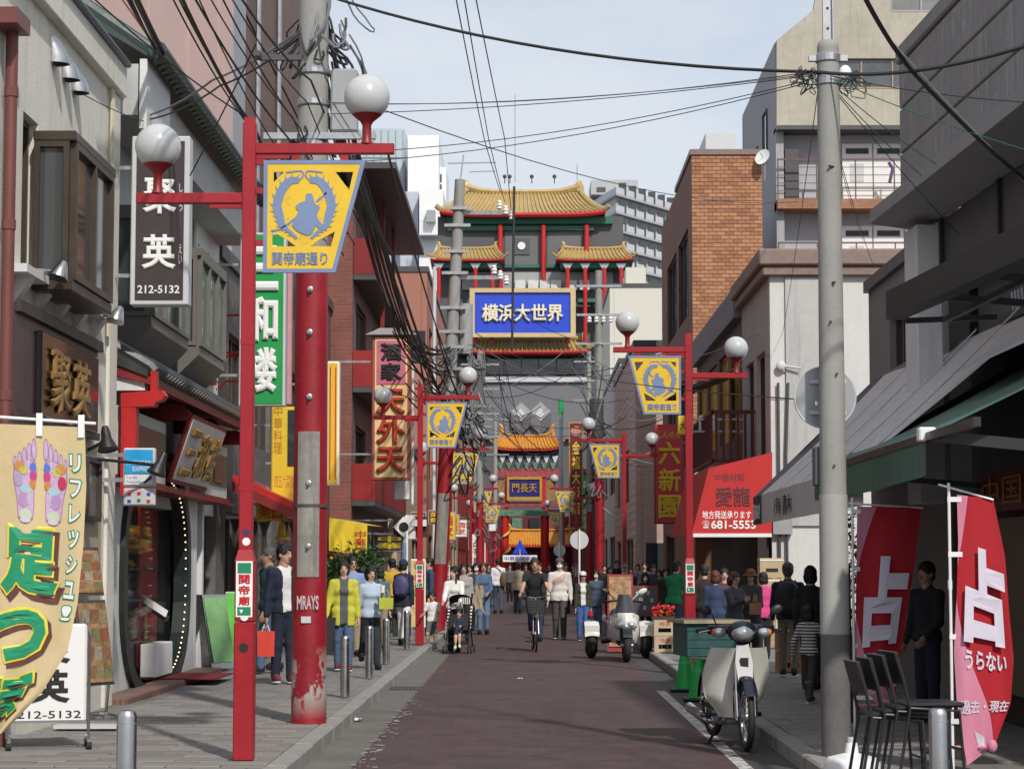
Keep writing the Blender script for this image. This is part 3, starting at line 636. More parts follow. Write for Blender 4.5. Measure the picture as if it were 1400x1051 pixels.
for i in range(3):       # dark red beams with scroll ends under the soffit
    y = 26.2 + i * 2.6; q = MB(); q.prism([(X2, y, 3.3), (-4.06, y, 3.3), (-4.0, y, 3.38), (-4.06, y, 3.46), (-4.12, y, 3.5), (X2, y, 3.5)], (0, .12, 0)); q.build('beam', DRED, b)
PANW = mat('aged_white_panel', (.5, .49, .45), .6, var=.1); CARV = mat('carved_relief', (.24, .09, .04), .6, var=.5, scale=14, bump=1, bscale=40); OLIVE = mat('olive_relief', (.16, .15, .07), .6, var=.5, scale=16, bump=1, bscale=30)
for y0, y1 in ((yF + .15, 26.15), (29.45, 31.55)):
    q = MB(); q.box(XS - .1, -4.28, y0, y1, 2.52, 3.26, ch=.01); pn = q.build('fascia_panel', PANW, b)
    q = MB(); q.box(-4.28, -4.262, y0 + .12, y1 - .12, 2.68, 3.12); q.build('olive_border', OLIVE, pn)
    q = MB(); q.box(-4.262, -4.24, y0 + .6, y1 - .6, 2.72, 3.08); q.build('carving', CARV, pn)
q = MB(); q.box(XS - .1, -4.24, yF + .1, yW, 2.44, 2.51); q.build('fascia_trim', DRED, b)
s_ = thing('tilted_signboard', 'white tilted signboard with brown carved brush characters under the black tiles', 'sign', (-4.2, 28, 2.5), world=True)
A, B_, C_, D_ = V((-4.25, 26.3, 2.56)), V((-4.25, 29.3, 2.56)), V((-3.98, 29.3, 3.38)), V((-3.98, 26.3, 3.38)); up = (D_ - A).normalized(); nn = Y_.cross(up)
q = MB(); q.prism([A, B_, C_, D_], -nn * .05); q.build('case', DRED, s_)
q = MB(); q.prism([A + Y_ * .08 + up * .05, B_ - Y_ * .08 + up * .05, C_ - Y_ * .08 - up * .05, D_ + Y_ * .08 - up * .05], nn * .012); q.build('face', PANW, s_)
for i, c in enumerate('三和楼'): put(s_, c, A + Y_ * (.2 + i * .92) + up * .12 + nn * .012, Y_, up, .72, .6, GOLDL, bold=.03, ext=.03)
# card sign
s_, O, w, h = plate_sign('card_sign', 'light blue and white payment card sign beside the red post', 168, 612, 212, 665, 22.3, .1, LGREY, PAPER, .02, mount=X1)
q = MB(); q.box(O.x + .02, O.x + w - .02, O.y - .012, O.y, O.z + h * .34, O.z + h * .95); q.build('blue_field', mat('sky_blue_print', (.02, .35, .72), .4, var=.04), s_)
put(s_, 'AMERICAN', O + V((.035, -.013, h * .56)), X, Z, w - .07, .045, PAPER, ext=.01, bold=.01); put(s_, 'EXPRESS', O + V((.1, -.013, h * .40)), X, Z, w - .13, .045, PAPER, ext=.01, bold=.01)
put(s_, 'Cards', O + V((.03, 0, h * .2)), X, Z, w * .35, .035, BLUES, ext=.01); put(s_, 'Welcome', O + V((.03, 0, h * .08)), X, Z, w * .5, .035, BLUES, ext=.01)
q = MB(); q.prism([O + V((w * .62, -.003, .03)), O + V((w * .7, -.003, .03)), O + V((w - .03, -.003, h * .3)), O + V((w - .03, -.003, h * .2))], (0, .003, 0)); q.build('stripe', BLUES, s_)
s2, O, w, h = plate_sign('card_logo_plate', 'small grey plate of card logos under the payment card sign', 168, 667, 212, 691, 22.3, .08, LGREY, LGREY, .015)
for i, (u, v, m) in enumerate(((.2, .65, INKR), (.5, .7, INKR), (.8, .65, BLUES), (.2, .25, BLUES), (.5, .3, INKG), (.8, .25, INKR))):
    q = MB(); q.box(O.x + w * u - .018, O.x + w * u + .018, O.y - .006, O.y, O.z + h * v - .015, O.z + h * v + .015); q.build('logo', m, s2)

# ---- tall pink panel building behind
PINK = mat('pink_panel', (.70, .475, .41), .7, var=.06, scale=.6, streak=.12, dirt=(.42, .26, .22))
b = thing('pink_tower', 'tall pink panel building rising behind the green tiled eave', 'building', (-8, 31, 0), world=True)
XP = -5.3
q = MB(); q.box(-14, XP - .06, yF + .6, 40.9, 4, 24); q.build('core', mat('joint_grey', (.3, .22, .2), .8), b)
ys = [yF + .6, 27.0, 30.4, 34.0, 37.4, 39.2]
for i in range(5):
    for k in range(4):
        q = MB(); q.box(XP - .05, XP, ys[i] + .02, ys[i + 1] - .02, 4 + k * 5 + .02, 9 + k * 5 - .02); q.build('panel', PINK, b)
q = MB(); q.box(XP - .05, XP + .02, 39.22, 40.9, 4, 24); q.build('grey_strip', GREY, b)
q = MB(); q.box(-14, XP, yF + .5, yF + .58, 4, 24); q.build('gable', PINK, b)
b = thing('brown_tower', 'tall dark brown panel building beyond the pink one', 'building', (-8, 46, 0), world=True)
BRWN = mat('brown_panel', (.135, .07, .05), .6, var=.1, scale=.8, streak=.1)
q = MB(); q.box(-14, XP - .06, 41, 51, 4, 24); q.build('core', DGREY, b)
for i in range(4):
    for k in range(5):
        q = MB(); q.box(XP - .05, XP + .01, 41 + i * 2.5 + .03, 43.5 + i * 2.5 - .03, 4 + k * 4 + .04, 8 + k * 4 - .04); q.build('panel', BRWN, b)
q = MB()
for y in (42.2, 45.8): q.tube([(XP + .1, y, 4), (XP + .1, y, 24)], .05, 6)
q.build('downpipe', GALV, b)

# ---- next shops up the left side
def block(name, label, x, y0, y1, z1, m, deep=6, win=None, z0=0, wm=BRONZE, pm=GLASS, roof=DGREY, front=True):
    """a simple street block with windows towards the street and an end wall towards the camera"""
    left = x < 0; b = thing(name, label, 'building', (x + (-deep if left else deep) / 2, (y0 + y1) / 2, 0), world=True)
    holes = win or []
    if left: wall(b, (x, y0, z0), Y_, Z, y1 - y0, z1 - z0, holes, m, fm=wm, pm=pm)
    else: wall(b, (x, y1, z0), -Y_, Z, y1 - y0, z1 - z0, holes, m, fm=wm, pm=pm)
    sx = -1 if left else 1
    q = MB(); q.box(x + sx * .23, x + sx * deep, y0, y0 + .2, z0, z1); q.box(x + sx * .23, x + sx * deep, y1 - .2, y1, z0, z1); q.box(x + sx * (deep - .2), x + sx * deep, y0 + .21, y1 - .21, z0, z1); q.build('end_wall', m, b)
    q = MB(); q.box(x - sx * .06, x + sx * deep, y0 - .05, y1 + .05, z1 + .003, z1 + .22); q.build('parapet', roof, b)
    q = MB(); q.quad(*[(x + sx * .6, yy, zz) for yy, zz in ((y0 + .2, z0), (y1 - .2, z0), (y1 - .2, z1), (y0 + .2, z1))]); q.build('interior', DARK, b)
    return b
block('dark_shop_block', 'dark grey speckled stone shop block with yellow boards on the left', BL - .05, 32.75, 40.8, 6.2, mat('speckled_stone', (.13, .12, .115), .7, var=.5, scale=5), win=[(1, 3.2, .15, 2.4), (4.4, 7.2, .15, 2.4), (1.2, 3, 3.6, 5.2), (4.6, 6.8, 3.6, 5.2)])
block('brown_shop_block', 'narrow brown brick shop block behind the red utility pole', BL - .05, 41.0, 51.8, 7.6, brickmat('brown_brick', (.16, .055, .035), (.12, .045, .03), (.12, .1, .09), .22, .075, .01, 'yz'), win=[(1, 4, .15, 2.5), (6, 9.6, .15, 2.5), (1.5, 4, 3.8, 5.4), (6, 9, 3.8, 5.4)])
REDBR = brickmat('red_brick', (.26, .07, .045), (.2, .055, .04), (.15, .11, .1), .24, .09, .012, 'xz')
bb = block('red_balcony_block', 'red brick building with red balcony fronts up the left side', BL + .45, 52, 66, 10.4, REDBR, win=[(1, 4.5, .15, 2.6), (6.5, 12, .15, 2.6), (1.2, 4.5, 3.4, 5.0), (7, 12, 3.4, 5.0), (1.2, 4.5, 6.4, 8.0), (7, 12, 6.4, 8.0)])
q = MB(); q.box(BL - 5.5, BL + .45, 51.9, 51.99, 0, 10.4); q.build('camera_side_wall', REDBR, bb)
for zz in (3.0, 5.7, 8.4):
    q = MB(); q.box(BL + .46, BL + 1.0, 52.1, 65.9, zz, zz + .12); q.build('balcony_slab', DGREY, bb)
    q = MB(); q.box(BL + .93, BL + 1.0, 52.1, 65.9, zz + .13, zz + 1.0); q.box(BL + .46, BL + .92, 52.1, 52.17, zz + .13, zz + 1.0); q.build('balcony_front', mat('balcony_red', (.27, .014, .016), .5, var=.15) if zz < 8 else DRED, bb)
    for y in (56.5, 61): q = MB(); q.box(BL + .82, BL + .92, y, y + .1, zz + 1.0, zz + 2.6); q.build('post', DRED, bb)
q = MB(); q.box(BL - .5, BL + 1.5, 51.6, 66.2, 11.0, 11.15); q.build('roof_overhang', DGREY, bb)
SALM = mat('salmon_render', (.36, .16, .115), .8, var=.07, scale=.5, streak=.15, dirt=(.28, .13, .1))
bb = block('salmon_building', 'salmon pink rendered building facing down the street on the left', -3.75, 84, 104, P(575, 372, 84).z, SALM, deep=7, win=[(2, 6, .2, 2.8), (9, 17, .2, 2.8), (2, 5, 5, 7), (8, 12, 5, 7), (2, 5, 9, 11), (8, 12, 9, 11)])
q = MB(); a = P(562, 452, 83.9); q.box(a.x, a.x + .55, 83.94, 84, a.z - 1.2, a.z); q.build('small_window', GLASS, bb)
q = MB(); a = P(594, 400, 83.9); q.tube([(a.x, 83.9, 0), (a.x, 83.9, a.z + 1)], .07, 6); q.build('downpipe', LGREY, bb)
block('beige_restaurant', 'beige tiled restaurant front below the tall yellow sign', BL + .7, 66.3, 83.7, 5.4, brickmat('beige_tile', (.5, .38, .26), (.44, .33, .22), (.4, .33, .25), .3, .1, .01, 'xz'), win=[(2, 6, .2, 2.5), (9, 15, .2, 2.5)], wm=WOODD)
for i, (y0, y1, z1, m, lb) in enumerate(((104.2, 122, 9, mat('ochre_render', (.36, .28, .18), .8, streak=.2), 'ochre shop row beyond the salmon building'), (122.2, 145, 8, DRED, 'dark red restaurant row near the gate on the left'), (145.2, 172, 10, mat('brown_render', (.2, .11, .08), .8), 'brown block behind the gate on the left'))):
    block('shop_row', lb, -3.7, y0, y1, z1, m, win=[(2 + k * 5, 5.5 + k * 5, .2, 2.6) for k in range(3)] + [(2 + k * 5, 5.5 + k * 5, 4, 6) for k in range(3)])
# ================================================================== RIGHT SIDE
# ---- near dark grey building, turned a little off the street line
DSTONE = mat('dark_rough_stone', (.26, .255, .26), .9, var=.22, scale=1.2, bump=.6, bscale=25)
N_, L_ = DSTONE.node_tree.nodes, DSTONE.node_tree.links      # pale lime runs down the stone
src = N_['Principled BSDF'].inputs['Base Color'].links[0].from_socket
tc = N_.new('ShaderNodeTexCoord'); mp = N_.new('ShaderNodeMapping'); mp.inputs['Scale'].default_value = (2.2, 2.2, .2); L_.new(tc.outputs['Object'], mp.inputs['Vector'])
vo = N_.new('ShaderNodeTexNoise'); vo.inputs['Scale'].default_value = 2.2; vo.inputs['Detail'].default_value = 3; L_.new(mp.outputs[0], vo.inputs['Vector'])
ab = N_.new('ShaderNodeMath'); ab.operation = 'SUBTRACT'; ab.inputs[1].default_value = .5; L_.new(vo.outputs['Fac'], ab.inputs[0]); a2 = N_.new('ShaderNodeMath'); a2.operation = 'ABSOLUTE'; L_.new(ab.outputs[0], a2.inputs[0])
r = N_.new('ShaderNodeMapRange'); r.inputs['From Min'].default_value = .013; r.inputs['From Max'].default_value = .0; r.inputs['To Max'].default_value = .75; L_.new(a2.outputs[0], r.inputs['Value'])
x = N_.new('ShaderNodeMix'); x.data_type = 'RGBA'; x.inputs['B'].default_value = (.42, .42, .42, 1); L_.new(r.outputs[0], x.inputs['Factor']); L_.new(src, x.inputs['A']); L_.new(x.outputs['Result'], N_['Principled BSDF'].inputs['Base Color'])
TURN = rad(2.3); piv = V((3.98, 23.0, 0))
b = thing('dark_stone_building', 'dark grey stone building with a jutting ledge over the striped and green awnings', 'building', piv, TURN)
# local frame: x from the street face inwards, y from the far corner (0) towards the camera (-17)
q = MB(); q.box(.26, 7, -9.3, 0, 5.35, 6.86); q.build('upper_core', DSTONE, b)
for i in range(4):
    for k in range(3):
        q = MB(); z0 = 5.42 + k * .48; q.box(0, .25, -2.325 * (i + 1) + .012, -2.325 * i - .012, z0 + .008, z0 + .472, ch=.012); q.build('stone_panel', DSTONE, b)
q = MB(); q.box(-.03, 7, -9.35, .03, 6.87, 7.05, ch=.02); q.build('coping', DSTONE, b)
q = MB(); q.prism([(-.28, .25, 5.2), (-.28, .25, 5.34), (.2, .25, 5.41), (.3, .25, 5.12)], (0, -9.6, 0)); q.build('ledge', mat('ledge_grey', (.27, .27, .275), .7, var=.12, streak=.2), b)
q = MB(); q.box(.66, .8, -9.3, -.6, 2.3, 4.5); q.box(.3, .8, -9.3, -.6, 4.501, 5.11); q.build('recessed_wall', DGREY, b)
for i in range(4): q = MB(); y = -.6 - i * 2.3; q.box(.26, .34, y - .09, y, 4.5, 5.11); q.build('mullion', BLACK, b)
q = MB(); q.box(.03, .3, -.58, 0, 2.2, 5.07, ch=.015); q.build('end_column', WHITEW, b)
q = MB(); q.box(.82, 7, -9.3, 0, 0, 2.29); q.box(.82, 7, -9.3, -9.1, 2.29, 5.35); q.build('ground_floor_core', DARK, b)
# lattice vent and shutter behind the bar
for i in range(22): q = MB(); y = -2.2 - i * .12; q.tube([(.6, y, 3.98), (.58, y, 4.22)], .012, 5); q.build('rail_bar', LGREY, b)
q = MB(); q.box(.55, .65, -9.3, -1.8, 3.9, 3.97); q.box(.55, .65, -9.3, -1.8, 4.24, 4.28); q.build('rail', BLACK, b)
s_ = thing('awning_frame', 'weathered black steel canopy frame jutting out above the grey awning', 'canopy frame', (3.4, 20, 3.9), world=True)
a, c = P(1223, 418, 20.2), P(1452, 310, 15.2)
q = MB(); q.bar(a, c, .16, .26); q.build('front_bar', mat('weathered_black', (.02, .02, .02), .6, var=.6, scale=4, bump=.2), s_)
q = MB()
for t in (.25, .55, .85): p = a.lerp(c, t); q = MB(); q.bar(p + V((0, 0, -.05)), p + V((1.05, .1, -.12)), .05, .06); q.build('arm', BLACK, s_)
q = MB(); q.bar(a + V((.1, 0, -.14)), a + V((.95, .05, -.1)), .05, .05); q.bar(a + V((.35, -.6, -.2)), c + V((.3, 0, -.1)), .05, .05); q.build('rear_bar', BLACK, s_)
# ---- grey wing beyond it
b = thing('grey_wing', 'low grey wing with coping between the dark stone building and the white one', 'building', (5.5, 26, 0), world=True)
wall(b, (4.48, 28.4, 0), -Y_, Z, 5.35, 5.1, [(1.6, 3.6, 3.95, 4.6)], mat('wing_grey', (.2, .195, .195), .8, var=.1, streak=.3), mull=3)
q = MB(); q.box(4.42, 9, 23.05, 28.45, 5.103, 5.25); q.build('coping', DGREY, b); q = MB(); q.box(4.71, 9, 28.2, 28.4, 0, 5.1); q.box(8.8, 9, 23.1, 28.19, 0, 5.1); q.build('rear_shell', GREYW, b)
# ---- grey awning
AWG = mat('grey_awning_cloth', (.56, .54, .545), .75, var=.1, scale=1.2, streak=.45, dirt=(.2, .19, .19), bump=.6, bscale=5)
AWK = mat('charcoal_awning_cloth', (.04, .042, .05), .75, var=.12)
s_ = thing('grey_awning', 'long grey shop awning with charcoal end and printed characters', 'awning', (3.7, 24, 2.1), world=True)
xo_, zo_, xw, zw = 2.93, 2.44, 4.46, 3.92
def awn(y0, y1, xo, zo, xw, zw, n, sag=.05):
    q = MB(); q.grid(lambda u, v: (xw + (xo - xw) * v, y0 + (y1 - y0) * u, zw + (zo - zw) * v - sag * math.sin(math.pi * v) * (0.6 + .4 * math.sin(math.pi * ((u * n) % 1)))), n * 6, 10); return q
q = awn(27.1, 19.4, xo_, zo_, xw, zw, 4); q.v = [(p[0] + (27.1 - p[1]) * .036 * (p[0] - xo_) / 1.53, p[1], p[2]) for p in q.v]; q.build('canopy', AWG, s_, smooth=2)
q = awn(19.4, 16.0, 3.8, 3.25, 4.76, 3.92, 2, .02); q.build('canopy_rear', AWG, s_, smooth=2)
q = awn(28.1, 27.1, xo_, zo_, xw, zw, 1, .04); q.build('canopy_end', AWK, s_, smooth=2)
q = MB(); q.grid(lambda u, v: (xo_ - .006 + .008 * math.sin(40 * u), 27.1 - 8.1 * u, zo_ - .36 * v), 60, 2); q.build('valance', AWG, s_)
q = MB(); q.grid(lambda u, v: (xo_ - .006 + .004 * math.sin(9 * u), 28.1 - 1.0 * u, zo_ - .36 * v), 8, 2); q.build('valance_end', AWK, s_)
q = MB(); q.add([(xo_, 28.1, zo_ - .36), (xo_, 28.1, zo_), (xw, 28.1, zw), (xw, 28.1, zw - .5)], [(0, 1, 2, 3)]); q.build('side_cheek', AWK, s_)
for k in range(5): q = MB(); y = 27.1 - k * 1.9; q.tube([(xo_ + .01 + (xw + .02 - xo_) * t, y, zo_ + .012 + (zw - zo_) * t - .035 * math.sin(math.pi * t)) for t in (0, .2, .4, .6, .8, .96)], .008, 5); q.build('seam', AWG, s_)
q = MB(); q.tube([(xo_ + .02, 28.1, zo_ - .02), (xo_ + .02, 19, zo_ - .02)], .02, 6); q.build('front_rod', GALV, s_)
put(s_, '花屋あおき', (xo_ - .016, 28.02, zo_ - .3), -Y_, Z, .82, .2, PAPER, bold=.0, ext=.01)
put(s_, '(有)', (xo_ - .018, 25.6, zo_ - .3), -Y_, Z, .6, .22, INKB, ext=.01); put(s_, '青木', (xo_ - .018, 24.8, zo_ - .3), -Y_, Z, .8, .22, INKB, ext=.01)
# ---- green awning in front of it
AWGN = mat('green_awning_cloth', (.045, .125, .092), .7, var=.2, scale=1.5, streak=.35, dirt=(.16, .2, .18), bump=.6, bscale=5)
s_ = thing('green_awning', 'sagging dark green awning in front of the long grey one', 'awning', (3.7, 18, 2.1), world=True)
q = awn(21.6, 14.9, 2.86, 2.50, 4.74, 3.50, 3, .06); q.build('canopy', AWGN, s_, smooth=2)
q = MB(); q.grid(lambda u, v: (2.853 + .012 * math.sin(22 * u) * v, 21.6 - 6.0 * u, 2.50 - .30 * v - .03 * math.sin(math.pi * u)), 50, 3); q.build('valance', AWGN, s_)
q = MB(); q.bar((2.87, 21.6, 2.47), (2.87, 13.9, 2.47), .05, .06); q.build('front_rod', BLACK, s_)
q = MB(); q.box(2.8, 2.92, 15.55, 15.67, 2.44, 2.54, ch=.01); q.build('rod_clip', WHITE, s_)
q = MB(); q.bar((2.87, 15.2, 2.45), (4.4, 15.2, 2.3), .06, .08); q.bar((2.87, 20.6, 2.43), (4.4, 20.6, 2.3), .04, .05); q.build('arm', BLACK, s_)
# ---- shop under the awnings
b = thing('covered_shop', 'dark fortune shop front with red fascia under the awnings', 'shop front', (4.6, 20, 0), world=True)
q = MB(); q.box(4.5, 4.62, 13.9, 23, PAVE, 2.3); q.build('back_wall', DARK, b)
q = MB(); q.box(4.3, 4.42, 15.2, 20.8, 2.05, 2.42); fb = q.build('red_fascia', mat('deep_red_board', (.14, .012, .01), .5, var=.2), b)
q = MB(); letters(q, '中国占いの館', (4.29, 20.6, 2.1), -Y_, Z, 5.2, .27, ext=.01); q.build('fascia_lettering', mat('orange_ink', (.5, .2, .03), .5, var=0), fb)
q = MB(); q.box(4.2, 4.42, 14.0, 14.9, 2.35, 2.9); q.build('shutter_box', LGREY, b)
for i in range(3): q = MB(); q.box(4.42, 4.49, 13.2 + i * 2.6, 15.3 + i * 2.6, .4, 2.0); q.build('poster', mat('dim_poster_%d' % i, ((.12, .04, .04), (.05, .05, .09), (.12, .1, .06))[i], .5, var=.6, scale=9), b)

# ---- white rendered building with brown stone cornice
b = thing('white_rendered_building', 'pale rendered two storey building with a brown granite cornice', 'building', (6.5, 46, 0), world=True)
zt = P(1053, 342, 40).z; zk = P(1053, 378, 40).z
PALE = mat('pale_render', (.60, .60, .585), .85, var=.07, scale=.8, bump=.3, bscale=25, streak=.25, dirt=(.4, .4, .39))
GRAN = mat('brown_granite', (.22, .155, .13), .6, var=.3, scale=9)
q = MB(); q.box(4.5, 9.5, 40, 40.25, 0, zk); q.build('gable_wall', PALE, b)
for zz in (2.6, 4.6): q = MB(); q.box(4.5, 9.5, 39.985, 39.999, zz, zz + .03); q.build('joint', GREYW, b)
q = MB(); q.box(4.78, 5.5, 39.95, 39.998, 2.3, zk - .02); q.build('pilaster', GREYW, b)
wall(b, (4.5, 45.2, 0), -Y_, Z, 4.94, zk, [(.5, 4.3, .3, 2.4), (.8, 2.3, 3.4, 5.6), (2.8, 4.3, 3.4, 5.6)], GREYW, fm=WOODD)
q = MB(); q.box(4.36, 9.6, 39.86, 45.3, zk + .002, zk + .18, ch=.02); q.box(4.28, 9.6, 39.78, 45.3, zk + .182, zt, ch=.03); q.build('cornice', GRAN, b)
q = MB(); q.box(4.75, 9.3, 40.3, 45.2, zk - .3, zk - .1); q.build('roof', DGREY, b)
q = MB(); q.box(5.55, 9.4, 40.35, 40.7, zt + .01, zt + .06); q.build('roof_edge', GREY, b)
for px, lbl in ((1065, 0), (1075, 1)):
    a = P(px, 640, 39.93); q = MB(); q.tube([(a.x, 39.93, 1.2), (a.x, 39.93, 3.6), (a.x + .05 * lbl, 39.93, 4.9)], .025, 6); q.build('conduit', DGREY, b)
q = MB(); a = P(1068, 730, 39.9); q.box(a.x - .15, a.x + .2, 39.85, 39.99, a.z, a.z + .4); q.build('meter_box', GREY, b)
q = MB(); a = P(1068, 500, 39.9); q.ell(a, .09, .05, .09); q.tube([a, a + V((.35, -.05, -.05))], .02, 5); q.build('insulator', LGREY, b)
# ---- shop with yellow windows and red balcony
b = thing('yellow_window_shop', 'shop with yellow lit upper windows and dark red carved balcony', 'building', (6.5, 51, 0), world=True)
wall(b, (4.5, 57, 2.4), -Y_, Z, 11.7, 4.3, [(.6, 2.8, 1.9, 3.9), (3.3, 6, 1.9, 3.9), (6.5, 9, 1.9, 3.9), (9.4, 11.3, 1.9, 3.9)], mat('brown_wall', (.11, .085, .07), .7, var=.2), pm=mat('yellow_blind', (.55, .40, .04), .35, var=.35, scale=1.2), fm=GOLD)
q = MB(); q.box(4.35, 4.6, 45.4, 57, 6.72, 7.35); q.build('fascia', mat('slate_fascia', (.19, .2, .23), .6, var=.1), b); q = MB(); q.box(4.6, 9, 45.5, 57, 6.72, 6.9); q.build('roof', DGREY, b)
q = MB(); q.box(4.73, 9, 45.4, 45.6, 0, 6.7); q.box(4.73, 9, 56.8, 57, 0, 6.7); q.build('end_wall', GREYW, b)
q = MB(); q.quad((4.8, 45.6, 0), (4.8, 56.8, 0), (4.8, 56.8, 2.4), (4.8, 45.6, 2.4)); q.build('interior', DARK, b)
RAILR = mat('carved_red_rail', (.09, .012, .014), .55, var=.3, scale=8)
q = MB(); q.box(3.6, 4.48, 42.5, 49, 3.35, 3.5); q.build('balcony_floor', mat('ochre_slab', (.35, .24, .1), .7), b)
q = MB(); q.bar((3.64, 42.5, 4.55), (3.64, 49, 4.55), .06, .07); q.bar((3.64, 42.5, 3.6), (3.64, 49, 3.6), .06, .07); q.bar((3.64, 42.53, 4.55), (4.48, 42.53, 4.55), .06, .07); q.bar((3.64, 42.53, 3.6), (4.48, 42.53, 3.6), .06, .07); q.build('balcony_rail', RAILR, b)
for i in range(30): q = MB(); y = 42.6 + i * .22; q.box(3.62, 3.66, y, y + .05, 3.63, 4.52); q.build('baluster', RAILR, b)
for i in range(6): q = MB(); xx = 3.7 + i * .14; q.box(xx, xx + .05, 42.5, 42.55, 3.63, 4.52); q.build('baluster', RAILR, b)
q = MB(); q.prism([(3.5, 45.8, 5.35), (4.48, 45.8, 5.75), (4.48, 45.8, 5.65), (3.5, 45.8, 5.28)], (0, 2.5, 0)); q.build('small_canopy', DGREY, b)
q = MB(); a = P(962, 578, 45); q.box(a.x - .1, a.x + .22, 44.9, 45, a.z - .2, a.z + .15, M=None); q.build('white_rag', WHITE, b)
# ---- red shop awning with phone number
AWR = mat('red_awning_cloth', (.48, .018, .016), .65, var=.1, scale=2)
s_ = thing('red_awning', 'bright red shop awning printed with phone number 681-5553', 'awning', (3.6, 38, 2.1), world=True)
YA = 37.4; pa, pb, pc, pd, pe = P(946, 729, YA), P(1055, 731, YA), P(1056, 618, YA), P(1040, 618, YA), P(969, 640, YA)
q = MB(); q.prism([pa, pb, pc, pe], (0, .04, 0)); q.build('end_panel', AWR, s_)
q = MB(); q.quad(pa + V((0, .04, 0)), pe + V((0, .04, 0)), pe + V((0, 5.4, 0)), pa + V((0, 5.4, 0))); q.quad(pe + V((0, .04, 0)), pc + V((0, .04, 0)), pc + V((0, 5.4, 0)), pe + V((0, 5.4, 0))); q.build('canopy', AWR, s_)
q = MB(); q.box(pa.x - .02, pb.x, YA - .02, YA + .05, pa.z - .06, pa.z); q.build('bottom_trim', WHITE, s_)
def wr(t, x0, y0, x1, y1, m, **k): a, c = P(x0, y1, YA), P(x1, y0, YA); put(s_, t, V((a.x, YA - .001, a.z)), X, Z, c.x - a.x, c.z - a.z, m, ext=.01, **k)
PHN = mat('dark_red_ink', (.14, .03, .035), .6, var=0)
wr('中華材料', 977, 647, 1018, 659, PHN, bold=.01); wr('愛龍', 978, 665, 1026, 692, PHN, bold=.02); wr('地方発送承ります', 960, 698, 1027, 709, PAPER, bold=.015); wr('☎', 960, 711, 970, 722, PAPER); wr('681-5553', 972, 711, 1033, 723, PAPER, bold=.03)
b = thing('grocery_shop', 'open brick grocery front under the red awning', 'shop front', (4.4, 40, 0), world=True)
q = MB(); q.box(4.25, 4.45, 40.1, 45, PAVE, 2.3); q.build('counter_wall', DARK, b)
q = MB(); q.box(3.3, 3.6, 42.4, 42.7, PAVE, 3.3); q.build('brick_pier', brickmat('pier_brick', (.26, .11, .05), (.2, .08, .04), (.16, .12, .1), .2, .07, .01, 'xz'), b)
for i in range(4):
    q = MB(); xx = 3.1 + i * .36; q.box(xx, xx + .3, 39.3, 39.6, PAVE, 1.0 + .25 * (i % 2)); q.build('goods_stack', mat('goods_%d' % i, ((.3, .2, .1), (.35, .08, .05), (.2, .2, .12), (.4, .3, .18))[i], .6, var=.5, scale=15), b)

# ---- brick tiled building: the brick tiles of the wall facing the street corner are pieces
YB = 63.0; xb0, xb1 = P(946, 300, YB).x, P(1042, 300, YB).x; zbt = P(946, 212, YB).z
b = thing('brick_building', 'tall orange brick tiled building with dark side windows on the right', 'building', (6, 68, 0), world=True)
q = MB(); q.box(xb0 + .02, xb1, YB + .02, YB + .3, 0, zbt); bw = q.build('wall', mat('mortar', (.42, .36, .3), .9, var=.1), b)
brm = [mat('brick_tile_%d' % i, c, .65, var=.15, scale=4) for i, c in enumerate(((.40, .18, .082), (.35, .145, .065), (.45, .215, .105), (.31, .125, .06), (.42, .195, .095)))]
bme = []
for m in brm: q = MB(); q.box(0, .228, -.012, .02, 0, .096, ch=.004); bme.append(q.mesh('brick', m))
o0 = OFF[b.name]; cnt = 0; rest = MB(); nrow = int((zbt - 5) / .112)
for j in range(nrow):
    z = zbt - .112 * (j + 1); x = xb0 - (.12 if j % 2 else 0)
    while x < xb1 - .02:
        xa, xb_ = max(x, xb0), min(x + .232, xb1)
        if xb_ - xa > .04:
            if cnt < 300:
                o = bpy.data.objects.new('brick', random.choice(bme)); COL.objects.link(o); o.parent = bw; o.location = V((xa, YB, z)) - o0; o.scale = ((xb_ - xa) / .232, 1, 1); cnt += 1
            else: rest.box(xa, xb_ - .006, YB - .012, YB + .02, z, z + .096, mi=random.randrange(5))
        x += .24
tag(rest.build('brick_field', brm, bw), kind='stuff')
sideb = brickmat('side_brick', (.20, .062, .03), (.155, .05, .026), (.13, .09, .07), .24, .112, .012, 'yz')
wall(b, (xb0, 77, 0), -Y_, Z, 77 - YB - .04, zbt, [(1.5, 6, .3, 2.6), (3, 7.5, 4.5, 7.2), (3, 7.5, 9.0, 11.6), (8.4, 12.4, 4.5, 7.2), (8.4, 12.4, 9.0, 11.6)], sideb, mull=2, fm=BLACK)
q = MB(); q.box(xb0 - .05, xb1 + .03, YB - .06, 69.5, zbt + .003, zbt + .16); q.build('coping', GRAN, b)
q = MB(); q.box(xb1 - .2, xb1, YB + .31, 69.5, 0, zbt); q.build('rear_wall', sideb, b)
q = MB(); a, c = P(965, 210, 66), P(1005, 182, 66); q.box(a.x, c.x, 66, 70, zbt + .16, c.z); q.build('roof_hut', LGREY, b)
s_ = thing('satellite_dish', 'white satellite dish on the edge of the brick building', 'satellite dish', P(1044, 232, 62.9), world=True); p = P(1044, 216, 62.7)
M = V((-.6, -.7, .35)).to_track_quat('Z', 'Y').to_matrix(); q = MB(); q.lathe(p, [(.01, .0), (.15, .02), (.24, .06), (.245, .07), (.23, .065), (.1, .03)], 18, M=M); q.build('dish', WHITE, s_, smooth=1)
q = MB(); q.tube([p, p + V((-.12, -.2, .1))], .012, 5); q.tube([p, p + V((.05, .2, -.1)), p + V((.05, .25, -.6))], .02, 5); q.build('arm', GREY, s_)

